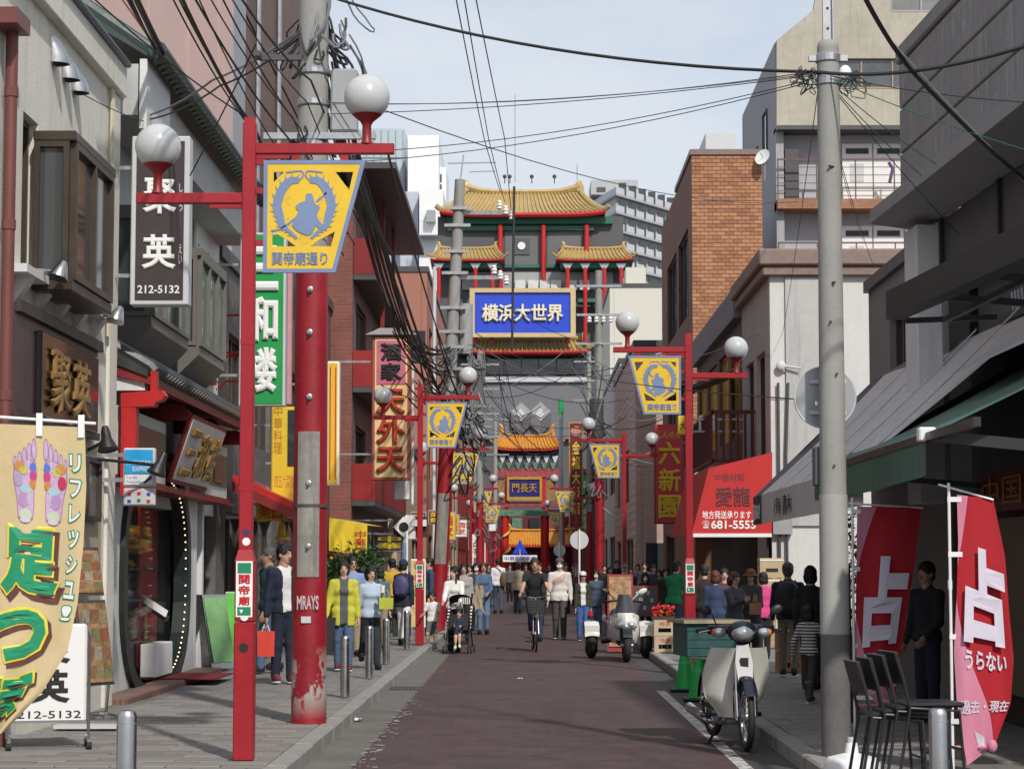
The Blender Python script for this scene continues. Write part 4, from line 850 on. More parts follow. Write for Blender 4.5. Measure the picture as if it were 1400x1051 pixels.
# ---- apartment building with balcony walkways
YC = 70.0
b = thing('apartment_building', 'beige concrete apartment building with railed walkways and white doors', 'building', (11, 74, 0), world=True)
BEI = mat('beige_concrete', (.43, .40, .325), .85, var=.2, scale=.45, bump=.2, bscale=10, streak=.5, dirt=(.26, .24, .19))
def sh(pts, Yp, t, m, name, holes=()):
    O = P(pts[0][0], pts[0][1], Yp); fl = []
    for lp in [pts] + list(holes): fl.append([((P(a, c, Yp) - O).x, (P(a, c, Yp) - O).z) for a, c in lp])
    q = MB(); q.shape(fl, O + V((0, t, 0)), X, Z, t); return q.build(name, m, b)
sh([(1062, 172), (1062, 55), (1112, 14), (1125, -60), (1420, -60), (1420, 172)], YC, .3, BEI, 'upper_wall', [[(1135, 80), (1135, 122), (1262, 122), (1262, 80)], [(1217, -30), (1217, 17), (1300, 17), (1300, -30)]])
a, c = P(1135, 122, YC + .15), P(1262, 80, YC + .15); frame_win(b, a, X, Z, -Y_, c.x - a.x, c.z - a.z, mat('tan_frame', (.35, .25, .15), .5), GLASS, 2)
a, c = P(1217, 17, YC + .15), P(1300, -30, YC + .15); frame_win(b, a, X, Z, -Y_, c.x - a.x, c.z - a.z, GREY, GLASS, 1)
xl = P(1062, 172, YC).x
q = MB(); q.shape([[(0, 0), (11, 0), (11, 14.5), (.1, 17.2), (0, 17.2)], [(3.2, 13.2), (3.2, 15.0), (4.4, 15.0), (4.4, 13.2)], [(6.6, 12.2), (6.6, 14.2), (8.2, 14.2), (8.2, 12.2)]], (xl + .2, YC + 11.3, 1.2), -Y_, Z, .2) if False else None
q = MB(); zs = P(1062, 55, YC).z; q.prism([(xl, YC + .301, 0), (xl, YC + 11, 0), (xl, YC + 11, zs - .2), (xl, YC + .301, zs)], (.25, 0, 0)); q.build('side_wall', mat('grey_side', (.36, .36, .37), .85, var=.12, streak=.3), b)
for y0, z0, hh in ((YC + 2.6, zs - 3.4, 1.7), (YC + 5.6, zs - 4.4, 2.0)): frame_win(b, (xl - .003, y0 + 1.2, z0), -Y_, Z, -X, 1.2, hh, DGREY, GLASS, 0)
LAV = mat('lavender_wall', (.42, .42, .45), .85, var=.06)
q = MB(); q.box(xl + .26, xl + 9, YC + .9, YC + 1.1, 0, zs - .3); q.build('walkway_wall', LAV, b)
def walkway(pyf, pyt, i):
    zf, zt_ = P(1100, pyf, YC).z, P(1100, pyt, YC).z; zr = P(1100, pyf - 54, YC).z
    q = MB(); q.box(xl, xl + 9, YC - .05, YC + .89, zf - .32, zf); sl = q.build('walkway_slab', brickmat('slab_brick%d' % i, (.38, .16, .07), (.32, .13, .06), (.25, .2, .16), .23, .1, .012), b)
    q = MB(); q.bar((xl, YC, zr), (xl + 9, YC, zr), .05, .05)
    rl = q.build('railing', mat('brown_rail', (.13, .08, .07), .5), b)
    for k in range(1, 5): q = MB(); z = zf + (zr - zf) * k / 5; q.bar((xl, YC, z), (xl + 9, YC, z), .022, .022); q.build('rail_bar', MATS['brown_rail'], rl)
    for k in range(8): q = MB(); xx = xl + .02 + k * 1.25; q.bar((xx, YC + .01, zf), (xx, YC + .01, zr), .04, .04); q.build('post', MATS['brown_rail'], rl)
    a = P(1152, pyf, YC + .85)
    for d in range(3):
        x0 = a.x + d * 1.02; q = MB(); q.box(x0, x0 + .98, YC + .82, YC + .89, zf, zf + 1.95); do = q.build('door', WHITE, b)
        q = MB(); q.box(x0 + .12, x0 + .86, YC + .8, YC + .83, zf + 1.62, zf + 1.8); q.build('transom', BLACK, do)
        if d == 0: q = MB(); q.box(x0 + .25, x0 + .7, YC + .805, YC + .83, zf + .7, zf + 1.3); q.build('letter_flap', LGREY, do)
    q = MB(); q.box(a.x - .35, a.x - .2, YC + .4, YC + .7, zt_ - .25, zt_ - .18); q.build('light', WHITE, b)
    q = MB(); q.box(xl + .3, xl + .75, YC + .4, YC + .8, zf, zf + 1.7 - i * .6); q.build('stored_goods', DGREY, b)
walkway(272, 172, 0); walkway(386, 285, 1)
q = MB(); q.box(xl, xl + 9, YC - .1, YC + .89, P(1062, 172, YC).z - .14, P(1062, 172, YC).z - .003); q.build('canopy_edge', DGREY, b)
q = MB(); q.box(xl + 8.8, xl + 9, YC + .31, YC + 11, 0, zs + 2); q.box(xl, xl + 9, YC + 10.8, YC + 11, 0, zs - .3); q.build('rear_shell', BEI, b)
q = MB(); q.box(xl - 1.9, xl - .1, YC - 1, YC + 1, zbt - .2, zbt + 1.1); q.build('stair_hut', DGREY, b) if False else None
q = MB(); a = P(1215, 235, YC); q.tube([a + V((0, -.05, .3)), a + V((.12, -.06, .1)), a + V((.02, -.05, -.35))], .06, 6); q.build('hung_towel', mat('violet_cloth', (.12, .09, .2), .9), b)

# ---- further right side
PKT = brickmat('pink_tile', (.50, .35, .30), (.45, .31, .27), (.36, .28, .25), .3, .15, .01, 'xz', bump=.2, var=.08)
b = block('pink_tiled_building', 'pink tiled building beside the red vertical sign', 3.95, 78, 96, 9.4, PKT, win=[(2, 6, .3, 2.6), (10, 16, .3, 2.6), (2, 5, 4, 6), (9, 13, 4, 6)])
q = MB(); a = P(905, 775, 77.9); q.box(4.3, 5.1, 77.93, 77.99, .4, 2.4); q.build('window', GLASS, b)
CRM2 = mat('pale_cream_render', (.62, .60, .52), .8, var=.05, streak=.1, dirt=(.45, .43, .38))
b = block('cream_block', 'plain cream rendered block at the right of the tiled tower', P(834, 500, 118).x, 118, 138, P(870, 393, 118).z, CRM2, deep=8, win=[(2, 6, .3, 3), (9, 16, .3, 3)])
q = MB(); a = P(855, 392, 119.5); q.box(a.x, a.x + 1.1, 119, 121, a.z, a.z + 1.0); q.build('water_tank', CRM2, b)
block('grey_rear_block', 'grey concrete block between the cream and pink buildings', 4.2, 96.3, 117.5, 10.5, GREYW, win=[(2, 6, .3, 3), (9, 16, .3, 3), (2, 6, 5, 7), (9, 16, 5, 7)])
block('right_shop_row', 'low dark shop row near the gate on the right', 3.7, 138.5, 172, 7.5, mat('maroon_render', (.13, .04, .04), .8, var=.2), win=[(2 + k * 8, 7 + k * 8, .3, 3) for k in range(4)])
# ================================================================== FAR END OF THE STREET
def hip_roof(b, px0, px1, pye, rx0, rx1, pyr, Y, dep, m, n, curl=.9, name='tile_roof', red=True, flip=.5):
    """Chinese roof: curved glazed slope with tile rows, red eave edge, ridge with upturned ends"""
    e0, e1, r0, r1 = P(px0, pye, Y), P(px1, pye, Y), P(rx0, pyr, Y), P(rx1, pyr, Y); zr, ze = r0.z, e0.z
    def S(u, v):     # u along the eave, v from ridge (0) to eave (1)
        xr, xe = r0.x + (r1.x - r0.x) * u, e0.x + (e1.x - e0.x) * u
        k = abs(2 * u - 1) ** 5; z = zr + (ze - zr) * (v * (2.0 - v) * .55 + v * .45)
        return V((xr + (xe - xr) * v, Y + dep * (1 - v), z + k * curl * (.25 + .75 * v) * .6))
    q = MB(); q.grid(S, 24, 6); q.grid(lambda u, v: S(1 - u, v) * 1 + V((0, 2 * dep * v, 0)), 24, 6)
    ro = q.build(name, m, b, smooth=2)
    for i in range(n):
        u = (i + .5) / n; q = MB(); q.tube([S(u, v) + V((0, -.03, .05)) for v in (0, .33, .66, 1.0)], .5 * (e1.x - e0.x) / n * .42, 6); q.build('tile_row', m, ro, smooth=1)
    th = (e1.x - e0.x) / 70
    q = MB(); q.tube([S(i / 24, 1) + V((0, .05, -.12)) for i in range(25)], th, 5); q.build('eave_edge', REDL if red else TILEK, ro)
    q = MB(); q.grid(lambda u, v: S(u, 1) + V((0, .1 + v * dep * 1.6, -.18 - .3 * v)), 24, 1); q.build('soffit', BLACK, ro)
    pts = []
    for i in range(17):
        u = i / 16; k = abs(2 * u - 1) ** 4; pts.append(S(u, 0) + V((0, -.05, .12 + flip * k)))
    q = MB(); q.tube(pts, [th * (1.1 + .9 * abs(2 * i / 16 - 1) ** 4) for i in range(17)], 6); q.build('ridge', m, ro, smooth=1)
    for u, sg in ((0, -1), (1, 1)):
        a = S(u, 0); q = MB(); q.tube([a + V((0, -.05, .1)), a + V((-sg * .1, -.08, flip + .3)), a + V((-sg * .02, -.08, flip + .5)), a + V((sg * .1, -.08, flip + .55))], [th * 2, th * 1.8, th * 1.2, th * .5], 6); q.build('finial', m, ro, smooth=1)
        q = MB(); q.tube([S(u, v) + V((0, -.06, .12)) for v in (0, .3, .6, .85, 1.0)] + [S(u, 1) + V((sg * .3, -.2, .35))], th * 1.1, 6); q.build('hip_ridge', m, ro, smooth=1)
    return ro
YD = 180.0
b = thing('pagoda_tower', 'dark tower with yellow tiled Chinese roofs and red columns closing the street', 'building', (P(715, 775, YD).x, YD + 6, 0), world=True)
CHAR = mat('charcoal_cladding', (.085, .085, .09), .6, var=.1, scale=.3)
def pb(px0, py0, px1, py1, Y, d, m, name, par=None):
    a, c = P(px0, py1, Y), P(px1, py0, Y); q = MB(); q.box(a.x, c.x, Y, Y + d, a.z, c.z); return q.build(name, m, par or b)
pb(597, 296, 852, 800, YD + 1.2, 12, CHAR, 'core')
pb(612, 296, 838, 306, YD + .6, .58, mat('dark_green_beam', (.03, .13, .085), .6, var=.1), 'upper_beam'); pb(612, 309, 812, 315, YD + .7, .48, MATS['dark_green_beam'], 'lower_beam')
for x0 in (690, 748): pb(x0, 316, x0 + 49, 362, YD + 1.1, .09, mat('grey_panel', (.13, .13, .135), .5, var=.05), 'wall_panel')
pb(612, 362, 838, 366, YD + .8, .38, MATS['dark_green_beam'], 'sill_beam')
for px in (684, 743, 802):
    a, c = P(px, 400, YD + .5), P(px, 308, YD + .5); q = MB(); q.cyl(a, c, .21, n=10); q.build('column', REDL, b, smooth=1)
pb(703, 326, 724, 348, YD + 1.0, .1, CHAR, 'window_frame'); a = P(713, 336, YD + .9); q = MB(); q.cyl(a, a + V((0, .09, 0)), .32, n=20); q.build('round_window', WHITE, b)
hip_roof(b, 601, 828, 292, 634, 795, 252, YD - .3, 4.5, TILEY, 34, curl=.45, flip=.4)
pb(632, 372, 838, 396, YD + .9, .28, GREY, 'plant_screen')
for px in (704, 722, 738, 753, 775, 792): pb(px, 383, px + 14, 396, YD + .2, .6, mat('ac_white', (.6, .6, .58), .5), 'air_conditioner')
for (x0, x1, r0, r1, cols) in ((588, 690, 598, 678, (600, 650, 673)), (760, 866, 770, 855, (776, 800, 826, 849))):
    hip_roof(b, x0, x1, 354, r0, r1, 336, YD - 1.6, 2.2, TILEY, 17, curl=.2, flip=.08)
    a, c = P(x0 + 6, 366, YD - 1), P(x1 - 6, 357, YD - 1); q = MB(); q.box(a.x, c.x, YD - 1.1, YD + 1, a.z, c.z); q.build('roof_beam', MATS['dark_green_beam'], b)
    for px in cols:
        a, c = P(px, 470, YD - 1.2), P(px, 366, YD - 1.2); q = MB(); q.cyl(a, c, .17, n=8); q.build('column', REDL, b, smooth=1)
        q = MB(); q.prism([c + V((-.45, -.1, .35)), c + V((.45, -.1, .35)), c + V((.15, -.1, -.1)), c + V((-.15, -.1, -.1))], (0, .12, 0)); q.build('bracket', GALV, b)
# terraces and lower fronts
pb(600, 468, 645, 476, YD - 1.2, 2, MATS['dark_green_beam'], 'terrace_beam'); pb(790, 408, 850, 413, YD - 1.2, 2, MATS['dark_green_beam'], 'terrace_beam')
hip_roof(b, 628, 806, 480, 634, 800, 463, YD - 1.5, 1.6, TILEY, 30, curl=.2, flip=.1)
pb(640, 484, 800, 512, YD + .6, .5, mat('dim_glazing', (.03, .045, .05), .1, spec=1), 'window_band')
for i in range(6): pb(664 + i * 24, 484, 665.5 + i * 24, 512, YD + .5, .1, DGREY, 'mullion')
pb(638, 514, 805, 522, YD + .3, .8, LGREY, 'white_band'); pb(642, 523, 803, 600, YD + .6, .55, mat('mid_grey_panel', (.15, .15, .165), .5, var=.06), 'lower_wall')
# folded metal relief
Yq = YD + .3
for k in (0, 1):
    cx = 712 + k * 27
    for pts, m in ((((cx - 14, 562), (cx, 549), (cx + 14, 562), (cx, 576)), GREY), (((cx - 7, 566), (cx, 558), (cx + 6, 566), (cx, 571)), LGREY)):
        q = MB(); q.prism([P(a, c, Yq - (.1 if m is LGREY else 0)) for a, c in pts][::-1], (0, .2, 0)); q.build('folded_relief', m, b)
    for pts, m in ((((cx - 13.3, 581), (cx - 13.3, 563), (cx - .1, 577), (cx - .1, 594)), mat('taupe_metal', (.16, .135, .145), .4, var=.05)), (((cx + .1, 594), (cx + .1, 577), (cx + 13.3, 563), (cx + 13.3, 581)), mat('taupe_metal_b', (.11, .10, .11), .4, var=.05))):
        q = MB(); q.prism([P(a, c, Yq - .15) for a, c in pts], (0, .15, 0)); q.build('folded_relief', m, b)
pb(690, 580, 765, 600, Yq - .12 + .6, .1, mat('pale_lilac', (.5, .5, .62), .6), 'lilac_panel')
for px in (609, 818): pass
# ridge lamps and aerial
for px in (690, 697, 727, 758): a = P(px, 251, YD + 4); q = MB(); q.tube([a, a + V((0, 0, .5))], .05, 5); q.ell(a + V((0, 0, .6)), .18, nu=8, nv=5); q.build('ridge_lamp', DGREY, b)
q = MB(); a = P(704, 250, YD + 8); q.tube([a, P(704, 130, YD + 8)], .04, 5); q.build('aerial', GREY, b)
q = MB(); a = P(789, 246, YD + 4); q.tube([a, a + V((0, 0, 1.3))], .04, 5); q.build('lightning_rod', GREY, b)
# big blue sign 横浜大世界
s_ = thing('blue_sign', 'large blue sign in a gilt frame lettered 横浜大世界', 'sign', P(715, 460, YD - 2.2), world=True)
a, c = P(642, 461, YD - 2.2), P(787, 394, YD - 2.2)
q = MB(); q.shape([[(0, 0), (c.x - a.x, 0), (c.x - a.x, c.z - a.z), (0, c.z - a.z)], [(.42, .35), (.42, c.z - a.z - .35), (c.x - a.x - .42, c.z - a.z - .35), (c.x - a.x - .42, .35)]], a + V((0, .4, 0)), X, Z, .5); q.build('frame', mat('pale_gilt', (.55, .42, .22), .5, var=.15), s_)
q = MB(); q.box(a.x + .4, c.x - .4, YD - 2.1, YD - 1.9, a.z + .33, c.z - .33); q.build('panel', BLUES, s_)
put(s_, '横浜大世界', V((a.x + 1.0, YD - 2.1, a.z + 1.25)), X, Z, c.x - a.x - 2.0, 1.45, mat('cream_letters', (.75, .68, .5), .5, var=.05), bold=.03, ext=.1)
for xx in (a.x + .8, c.x - .8): q = MB(); q.tube([(xx, YD - 1.9, c.z), (xx, YD + .9, c.z + .4)], .08, 5); q.build('stay', GREY, s_)

# ---- street gate (paifang)
YG = 150.0
b = thing('street_gate', 'ornate red and gold ceremonial gate with a blue plaque across the street', 'gate', (P(717, 775, YG).x, YG, 0), world=True)
PAT = mat('painted_pattern', (.3, .05, .06), .6, var=.9, scale=5); GPAT = mat('green_gold_pattern', (.1, .2, .14), .6, var=.8, scale=6)
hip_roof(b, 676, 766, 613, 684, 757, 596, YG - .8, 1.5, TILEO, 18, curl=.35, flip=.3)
pb(678, 616, 764, 640, YG - .2, .6, mat('dark_brackets', (.05, .06, .06), .7, var=.5, scale=4), 'bracket_zone')
for i in range(7):
    for j in range(2):
        px = 684 + i * 12 + j * 3; a = P(px, 636 - j * 9, YG - .3); q = MB(); q.prism([a + V((-.22, 0, .2)), a + V((.22, 0, .2)), a + V((.05, 0, -.25)), a + V((-.05, 0, -.25))], (0, .12, 0)); q.build('bracket', (GPAT, LGREY)[j], b)
pb(672, 640, 768, 652, YG - .2, .5, PAT, 'upper_beam'); pb(672, 686, 768, 693, YG - .2, .5, PAT, 'middle_beam'); pb(676, 697, 762, 705, YG - .25, .6, GPAT, 'lower_beam')
for px in (672, 690, 741, 764): pb(px, 652, px + 5, 697, YG - .1, .4, REDL, 'upright')
for px in (677, 747): pb(px, 654, px + 12, 684, YG, .2, mat('gilt_relief', (.28, .16, .05), .5, var=.8, scale=6), 'relief_panel')
a, c = P(693, 684, YG - .35), P(741, 652, YG - .35); q = MB(); q.shape([[(0, 0), (c.x - a.x, 0), (c.x - a.x, c.z - a.z), (0, c.z - a.z)], [(.16, .25), (.16, c.z - a.z - .16), (c.x - a.x - .16, c.z - a.z - .16), (c.x - a.x - .16, .25)]], a + V((0, .2, 0)), X, Z, .25); q.build('plaque_frame', GOLD, b)
q = MB(); q.box(a.x + .15, c.x - .15, YG - .3, YG - .15, a.z + .24, c.z - .15); pl = q.build('plaque', mat('navy_plaque', (.015, .015, .16), .4), b)
q = MB(); letters(q, '門長天', (a.x + .35, YG - .301, a.z + .55), X, Z, c.x - a.x - .7, .6, bold=.01, ext=.05); q.build('plaque_lettering', GOLD, pl)
for px, sg in ((690, 0), (745, 0)):
    a = P(px, 705, YG); q = MB(); q.cyl((a.x, YG + .1, 0), (a.x, YG + .1, a.z), .28, n=12); q.build('pillar', REDL, b, smooth=1)
q = MB(); a = P(690, 740, YG - .1)
q.tube([(a.x + .33 * math.cos(t * .9), YG + .1 + .33 * math.sin(t * .9), .4 + t * .17) for t in range(22)], [.09 + .05 * math.sin(i) for i in range(22)], 6); q.build('dragon_relief', GOLD, b, smooth=1)
# restaurant front closing the view behind the gate
b = thing('far_restaurant', 'dark red restaurant with an orange tiled pent roof beyond the gate', 'building', (P(735, 775, 172).x, 174, 0), world=True)
pb(660, 706, 800, 800, 174, 3, mat('deep_red_front', (.1, .012, .015), .6, var=.5, scale=1.2), 'wall')
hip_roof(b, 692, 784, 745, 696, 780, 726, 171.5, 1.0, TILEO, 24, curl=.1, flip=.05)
for i in range(8): pb(664 + i * 17, 750, 667 + i * 17, 790, 173.8, .2, REDL, 'post')
for i in range(3): pb(700 + i * 24, 708, 714 + i * 24, 722, 173.7, .3, (GPAT, BLACK, PAT)[i], 'upper_window')
q = MB(); 
# ---- distant towers
b = thing('white_tower', 'distant white and pale blue office tower on the left skyline', 'building', (P(545, 775, 270).x, 280, 0), world=True)
BLUP = mat('pale_blue_cladding', (.42, .50, .55), .35, var=.05, scale=.2)
pb(466, 176, 553, 640, 276, 14, BLUP, 'blue_wing')
for i in range(9): pb(470 + i * 10, 178, 470.6 + i * 10, 600, 275.9, .1, GREY, 'cladding_joint')
for i in range(7): pb(466, 215 + i * 55, 553, 215.7 + i * 55, 275.85, .1, GREY, 'cladding_joint')
pb(556, 185, 600, 640, 270, 18, mat('bright_white_cladding', (.82, .82, .82), .6, var=.02), 'white_wing'); pb(600, 229, 610, 640, 274, 10, MATS['bright_white_cladding'], 'white_wing')
for py in (238, 252): pb(601, py, 604, py + 11, 273.9, .1, DGREY, 'window'); 
b = thing('pale_block', 'pale grey blue flat roofed block left of the tiled tower', 'building', (P(580, 775, 210).x, 215, 0), world=True)
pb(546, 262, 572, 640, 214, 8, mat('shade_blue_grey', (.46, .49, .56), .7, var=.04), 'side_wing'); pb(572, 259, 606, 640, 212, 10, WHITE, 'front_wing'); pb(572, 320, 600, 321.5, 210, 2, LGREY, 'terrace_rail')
for i in range(9): pb(573 + i * 3.2, 300, 573.5 + i * 3.2, 320, 210.4, .1, GREY, 'rail_post')
pb(583, 287, 595, 303, 211, 1, GREY, 'roof_fan')
b = thing('grey_apartment_tower', 'distant grey apartment tower with rows of balconies on the right skyline', 'building', (P(865, 775, 255).x, 262, 0), world=True)
APT = mat('apartment_grey', (.42, .43, .44), .8, var=.05)
q = MB(); A_, B2, C2 = P(806, 262, 262), P(842, 255, 255), P(925, 262, 262); base = 0
q.prism([(A_.x, 268, 0), (B2.x, 255.6, 0), (C2.x, 268, 0), (C2.x, 280, 0), (A_.x, 280, 0)], (0, 0, P(842, 262, 255).z)); q.build('core', APT, b)
pb(808, 246, 872, 266, 262, 8, APT, 'roof_house'); pb(816, 256, 828, 262, 261.9, .2, DGREY, 'vent')
for i in range(7):
    py = 268 + i * 24.5; z = P(842, py, 255).z
    q = MB(); q.prism([(A_.x, 266.8, z), (B2.x, 254.4, z), (C2.x, 266.8, z), (C2.x, 268, z), (B2.x, 255.6, z), (A_.x, 268, z)], (0, 0, .25)); q.build('balcony_slab', APT, b)
    q = MB(); q.prism([(A_.x, 266.8, z + .26), (B2.x, 254.4, z + .26), (C2.x, 266.8, z + .26), (C2.x, 266.9, z + .26), (B2.x, 254.5, z + .26), (A_.x, 266.9, z + .26)], (0, 0, .75)); q.build('balcony_front', BLUEG if i == 6 else LGREY, b)
    for k in range(6): 
        t = (k + .3) / 6; xx = B2.x + (C2.x - B2.x) * t; yy = 255.55 + 12.4 * t; q = MB(); q.box(xx, xx + .9, yy - .05, yy + .05, z + .3, z + 1.75); q.build('window', GLASS, b)
# ---- vertical signs far up the street
s_, O, w, h = plate_sign('maroon_vertical_sign', 'tall maroon vertical sign with yellow characters by the gate', 778, 577, 797, 722, 120, .4, GOLD, mat('maroon_panel', (.14, .012, .02), .5, var=.1), .06)
q = MB(); letters(q, '金福大飯店', O + V((.16, 0, .7)), X, Z, w - .32, h - 1.7, bold=.02, ext=.03, vertical=True); q.build('lettering', YELB, s_)
q = MB(); q.cyl(O + V((w / 2, .05, h - .5)), O + V((w / 2, -.05, h - .5)), w * .38, n=16); q.build('badge', mat('salmon_badge', (.5, .2, .15), .5), s_)
s_, O, w, h = plate_sign('green_vertical_sign', 'narrow green vertical sign right of the maroon one', 797, 650, 802, 728, 118, .3, GRN, GRN, .03)
q = MB(); letters(q, '中華料理', O + V((.03, 0, .2)), X, Z, w - .06, h - .4, vertical=True); q.build('lettering', PAPER, s_)
s_ = thing('round_capped_post', 'tall grey post with a green cap beside the gate', 'post', (P(767, 670, 140).x, 140, 0), world=True)
a, c = P(767, 545, 140), P(767, 775, 140); q = MB(); q.cyl((a.x, 140, 0), a, .14, n=10); q.build('shaft', GREY, s_, smooth=1); q = MB(); q.cyl(a + V((0, 0, -1)), a, .17, n=10); q.build('cap', GRN, s_, smooth=1)
# ================================================================== STREET FURNITURE
def zig(pts, n=26):
    """smooth curve through 2D points (Catmull-Rom)"""
    out = []; pts = [V((*p, 0)) for p in pts]; m = len(pts) - 1
    for i in range(n + 1):
        t = m * i / n; k = min(int(t), m - 1); u = t - k; p0, p1, p2, p3 = pts[max(k - 1, 0)], pts[k], pts[k + 1], pts[min(k + 2, m)]
        p = .5 * (2 * p1 + (p2 - p0) * u + (2 * p0 - 5 * p1 + 4 * p2 - p3) * u * u + (3 * p1 - p0 - 3 * p2 + p3) * u ** 3); out.append((p.x, p.y))
    return out
def ribbon2(path, w):
    L, R_ = [], []
    for i, p in enumerate(path):
        a, c = path[max(i - 1, 0)], path[min(i + 1, len(path) - 1)]; dx, dy = c[0] - a[0], c[1] - a[1]; l = math.hypot(dx, dy) or 1
        ww = w(i / (len(path) - 1)); L.append((p[0] - dy / l * ww, p[1] + dx / l * ww)); R_.append((p[0] + dy / l * ww, p[1] - dx / l * ww))
    return L + R_[::-1]
def banner(parent, side):
    """yellow street banner: trapezium pierced with four triangles, two dragons round a figure, street name below; side=+1 hangs to the +x side of its post"""
    W0, W1, H = .775, .55, .86; x0 = .11; O = V((x0, 0, 3.65))
    mx = (lambda p: p) if side > 0 else (lambda p: (-p[0] - 2 * x0, p[1]))
    def L(pts): pts = [mx(p) for p in pts]; return pts if side > 0 else pts[::-1]
    def sl(y): return W1 + (W0 - W1) * y / H
    q = MB(); q.shape([L([(0, 0), (W1, 0), (W0, H), (0, H)]), L([(.03, .03), (.03, H - .03), (sl(H - .03) - .032, H - .03), (sl(.03) - .032, .03)])], O, X, Z, .03); bn = q.build('banner', BLUEG, parent)
    holes = [[(.07, .20), (.07, .315), (.19, .245), (.25, .20)], [(.36, .20), (.42, .245), (.545, .315), (.515, .20)], [(.075, .69), (.075, .77), (.155, .77)], [(.545, .77), (.68, .77), (.65, .63)]]
    q = MB(); q.shape([L([(.028, .028), (sl(.028) - .030, .028), (sl(H - .028) - .030, H - .028), (.028, H - .028)])] + [L(h)[::-1] for h in holes], O + V((0, -.008, 0)), X, Z, .018); yp = q.build('yellow_plate', YEL, bn)
    q = MB()
    for sg in (0, 1):
        f = (lambda p: p) if sg == 0 else (lambda p: (.62 - p[0], p[1]))
        path = zig([(.27, .705), (.20, .70), (.14, .63), (.105, .52), (.125, .43), (.145, .36), (.20, .315), (.255, .26)], 30)
        def wd(t): return .012 + .022 * math.sin(math.pi * min(1, t * 1.15 + .06)) ** .6 if t < .9 else .012
        lp = [f(p) for p in ribbon2(path, wd)]; lp = L(lp if sg == 0 else lp[::-1]); q.shape([lp], O + V((0, -.026, 0)), X, Z, .006)
        for k in range(2, 30, 2):     # spines
            a, c = path[k - 1], path[k]; dx, dy = c[0] - a[0], c[1] - a[1]; l = math.hypot(dx, dy); nx, ny = dy / l, -dx / l; w_ = wd(k / 30)
            tri = [f((a[0] + nx * w_ * .8, a[1] + ny * w_ * .8)), f((c[0] + nx * w_ * .8, c[1] + ny * w_ * .8)), f((a[0] + nx * (w_ + .028) - dx, a[1] + ny * (w_ + .028) - dy))]
            tri = L(tri if sg == 0 else tri[::-1]); q.add([O + V((p[0], -.03, p[1])) for p in tri], [(0, 1, 2)])
        for pts in ([(.27, .705), (.30, .74), (.29, .775), (.24, .775), (.17, .765)],):
            lp = [f(p) for p in ribbon2(zig(pts, 12), lambda t: .006)]; lp = L(lp if sg == 0 else lp[::-1]); q.shape([lp], O + V((0, -.026, 0)), X, Z, .005)
        for cx, cy in ((.185, .545), (.185, .385), (.285, .245)):      # claws
            for a in range(4):
                t = -.9 + a * .7; lp = [f((cx - .03, cy)), f((cx + .03 * math.cos(t) - .002, cy + .035 * math.sin(t))), f((cx + .04 * math.cos(t), cy + .045 * math.sin(t)))]; q.add([O + V((mx(p)[0], -.03, p[1])) for p in lp], [(0, 1, 2)])
    q.build('dragon_relief', BLUEG, yp)
    q = MB(); fig = zig([(.27, .47), (.235, .40), (.22, .36), (.27, .31), (.34, .285), (.38, .31), (.40, .36), (.43, .33), (.455, .36), (.42, .40), (.41, .45), (.43, .50), (.40, .52), (.385, .55), (.37, .60), (.325, .60), (.32, .55), (.27, .53), (.245, .50), (.27, .47)], 50)[:-1]
    q.shape([L(fig[::-1])], O + V((0, -.026, 0)), X, Z, .008); q.shape([L([(.40, .55), (.41, .54), (.485, .605), (.475, .615)])], O + V((0, -.026, 0)), X, Z, .006)
    q.shape([L(ribbon2(zig([(.06, .32), (.12, .33), (.2, .38), (.28, .45)], 10), lambda t: .006))], O + V((0, -.026, 0)), X, Z, .006); q.build('figure_relief', BLUEG, yp)
    q = MB(); xl = (.07 if side > 0 else -2 * x0 - .07 - .42); letters(q, '関帝廟通り', O + V((xl, -.027, .055)), X, Z, .42, .105, bold=.018, ext=.04); q.build('banner_lettering', BLUEG, yp)
    return bn
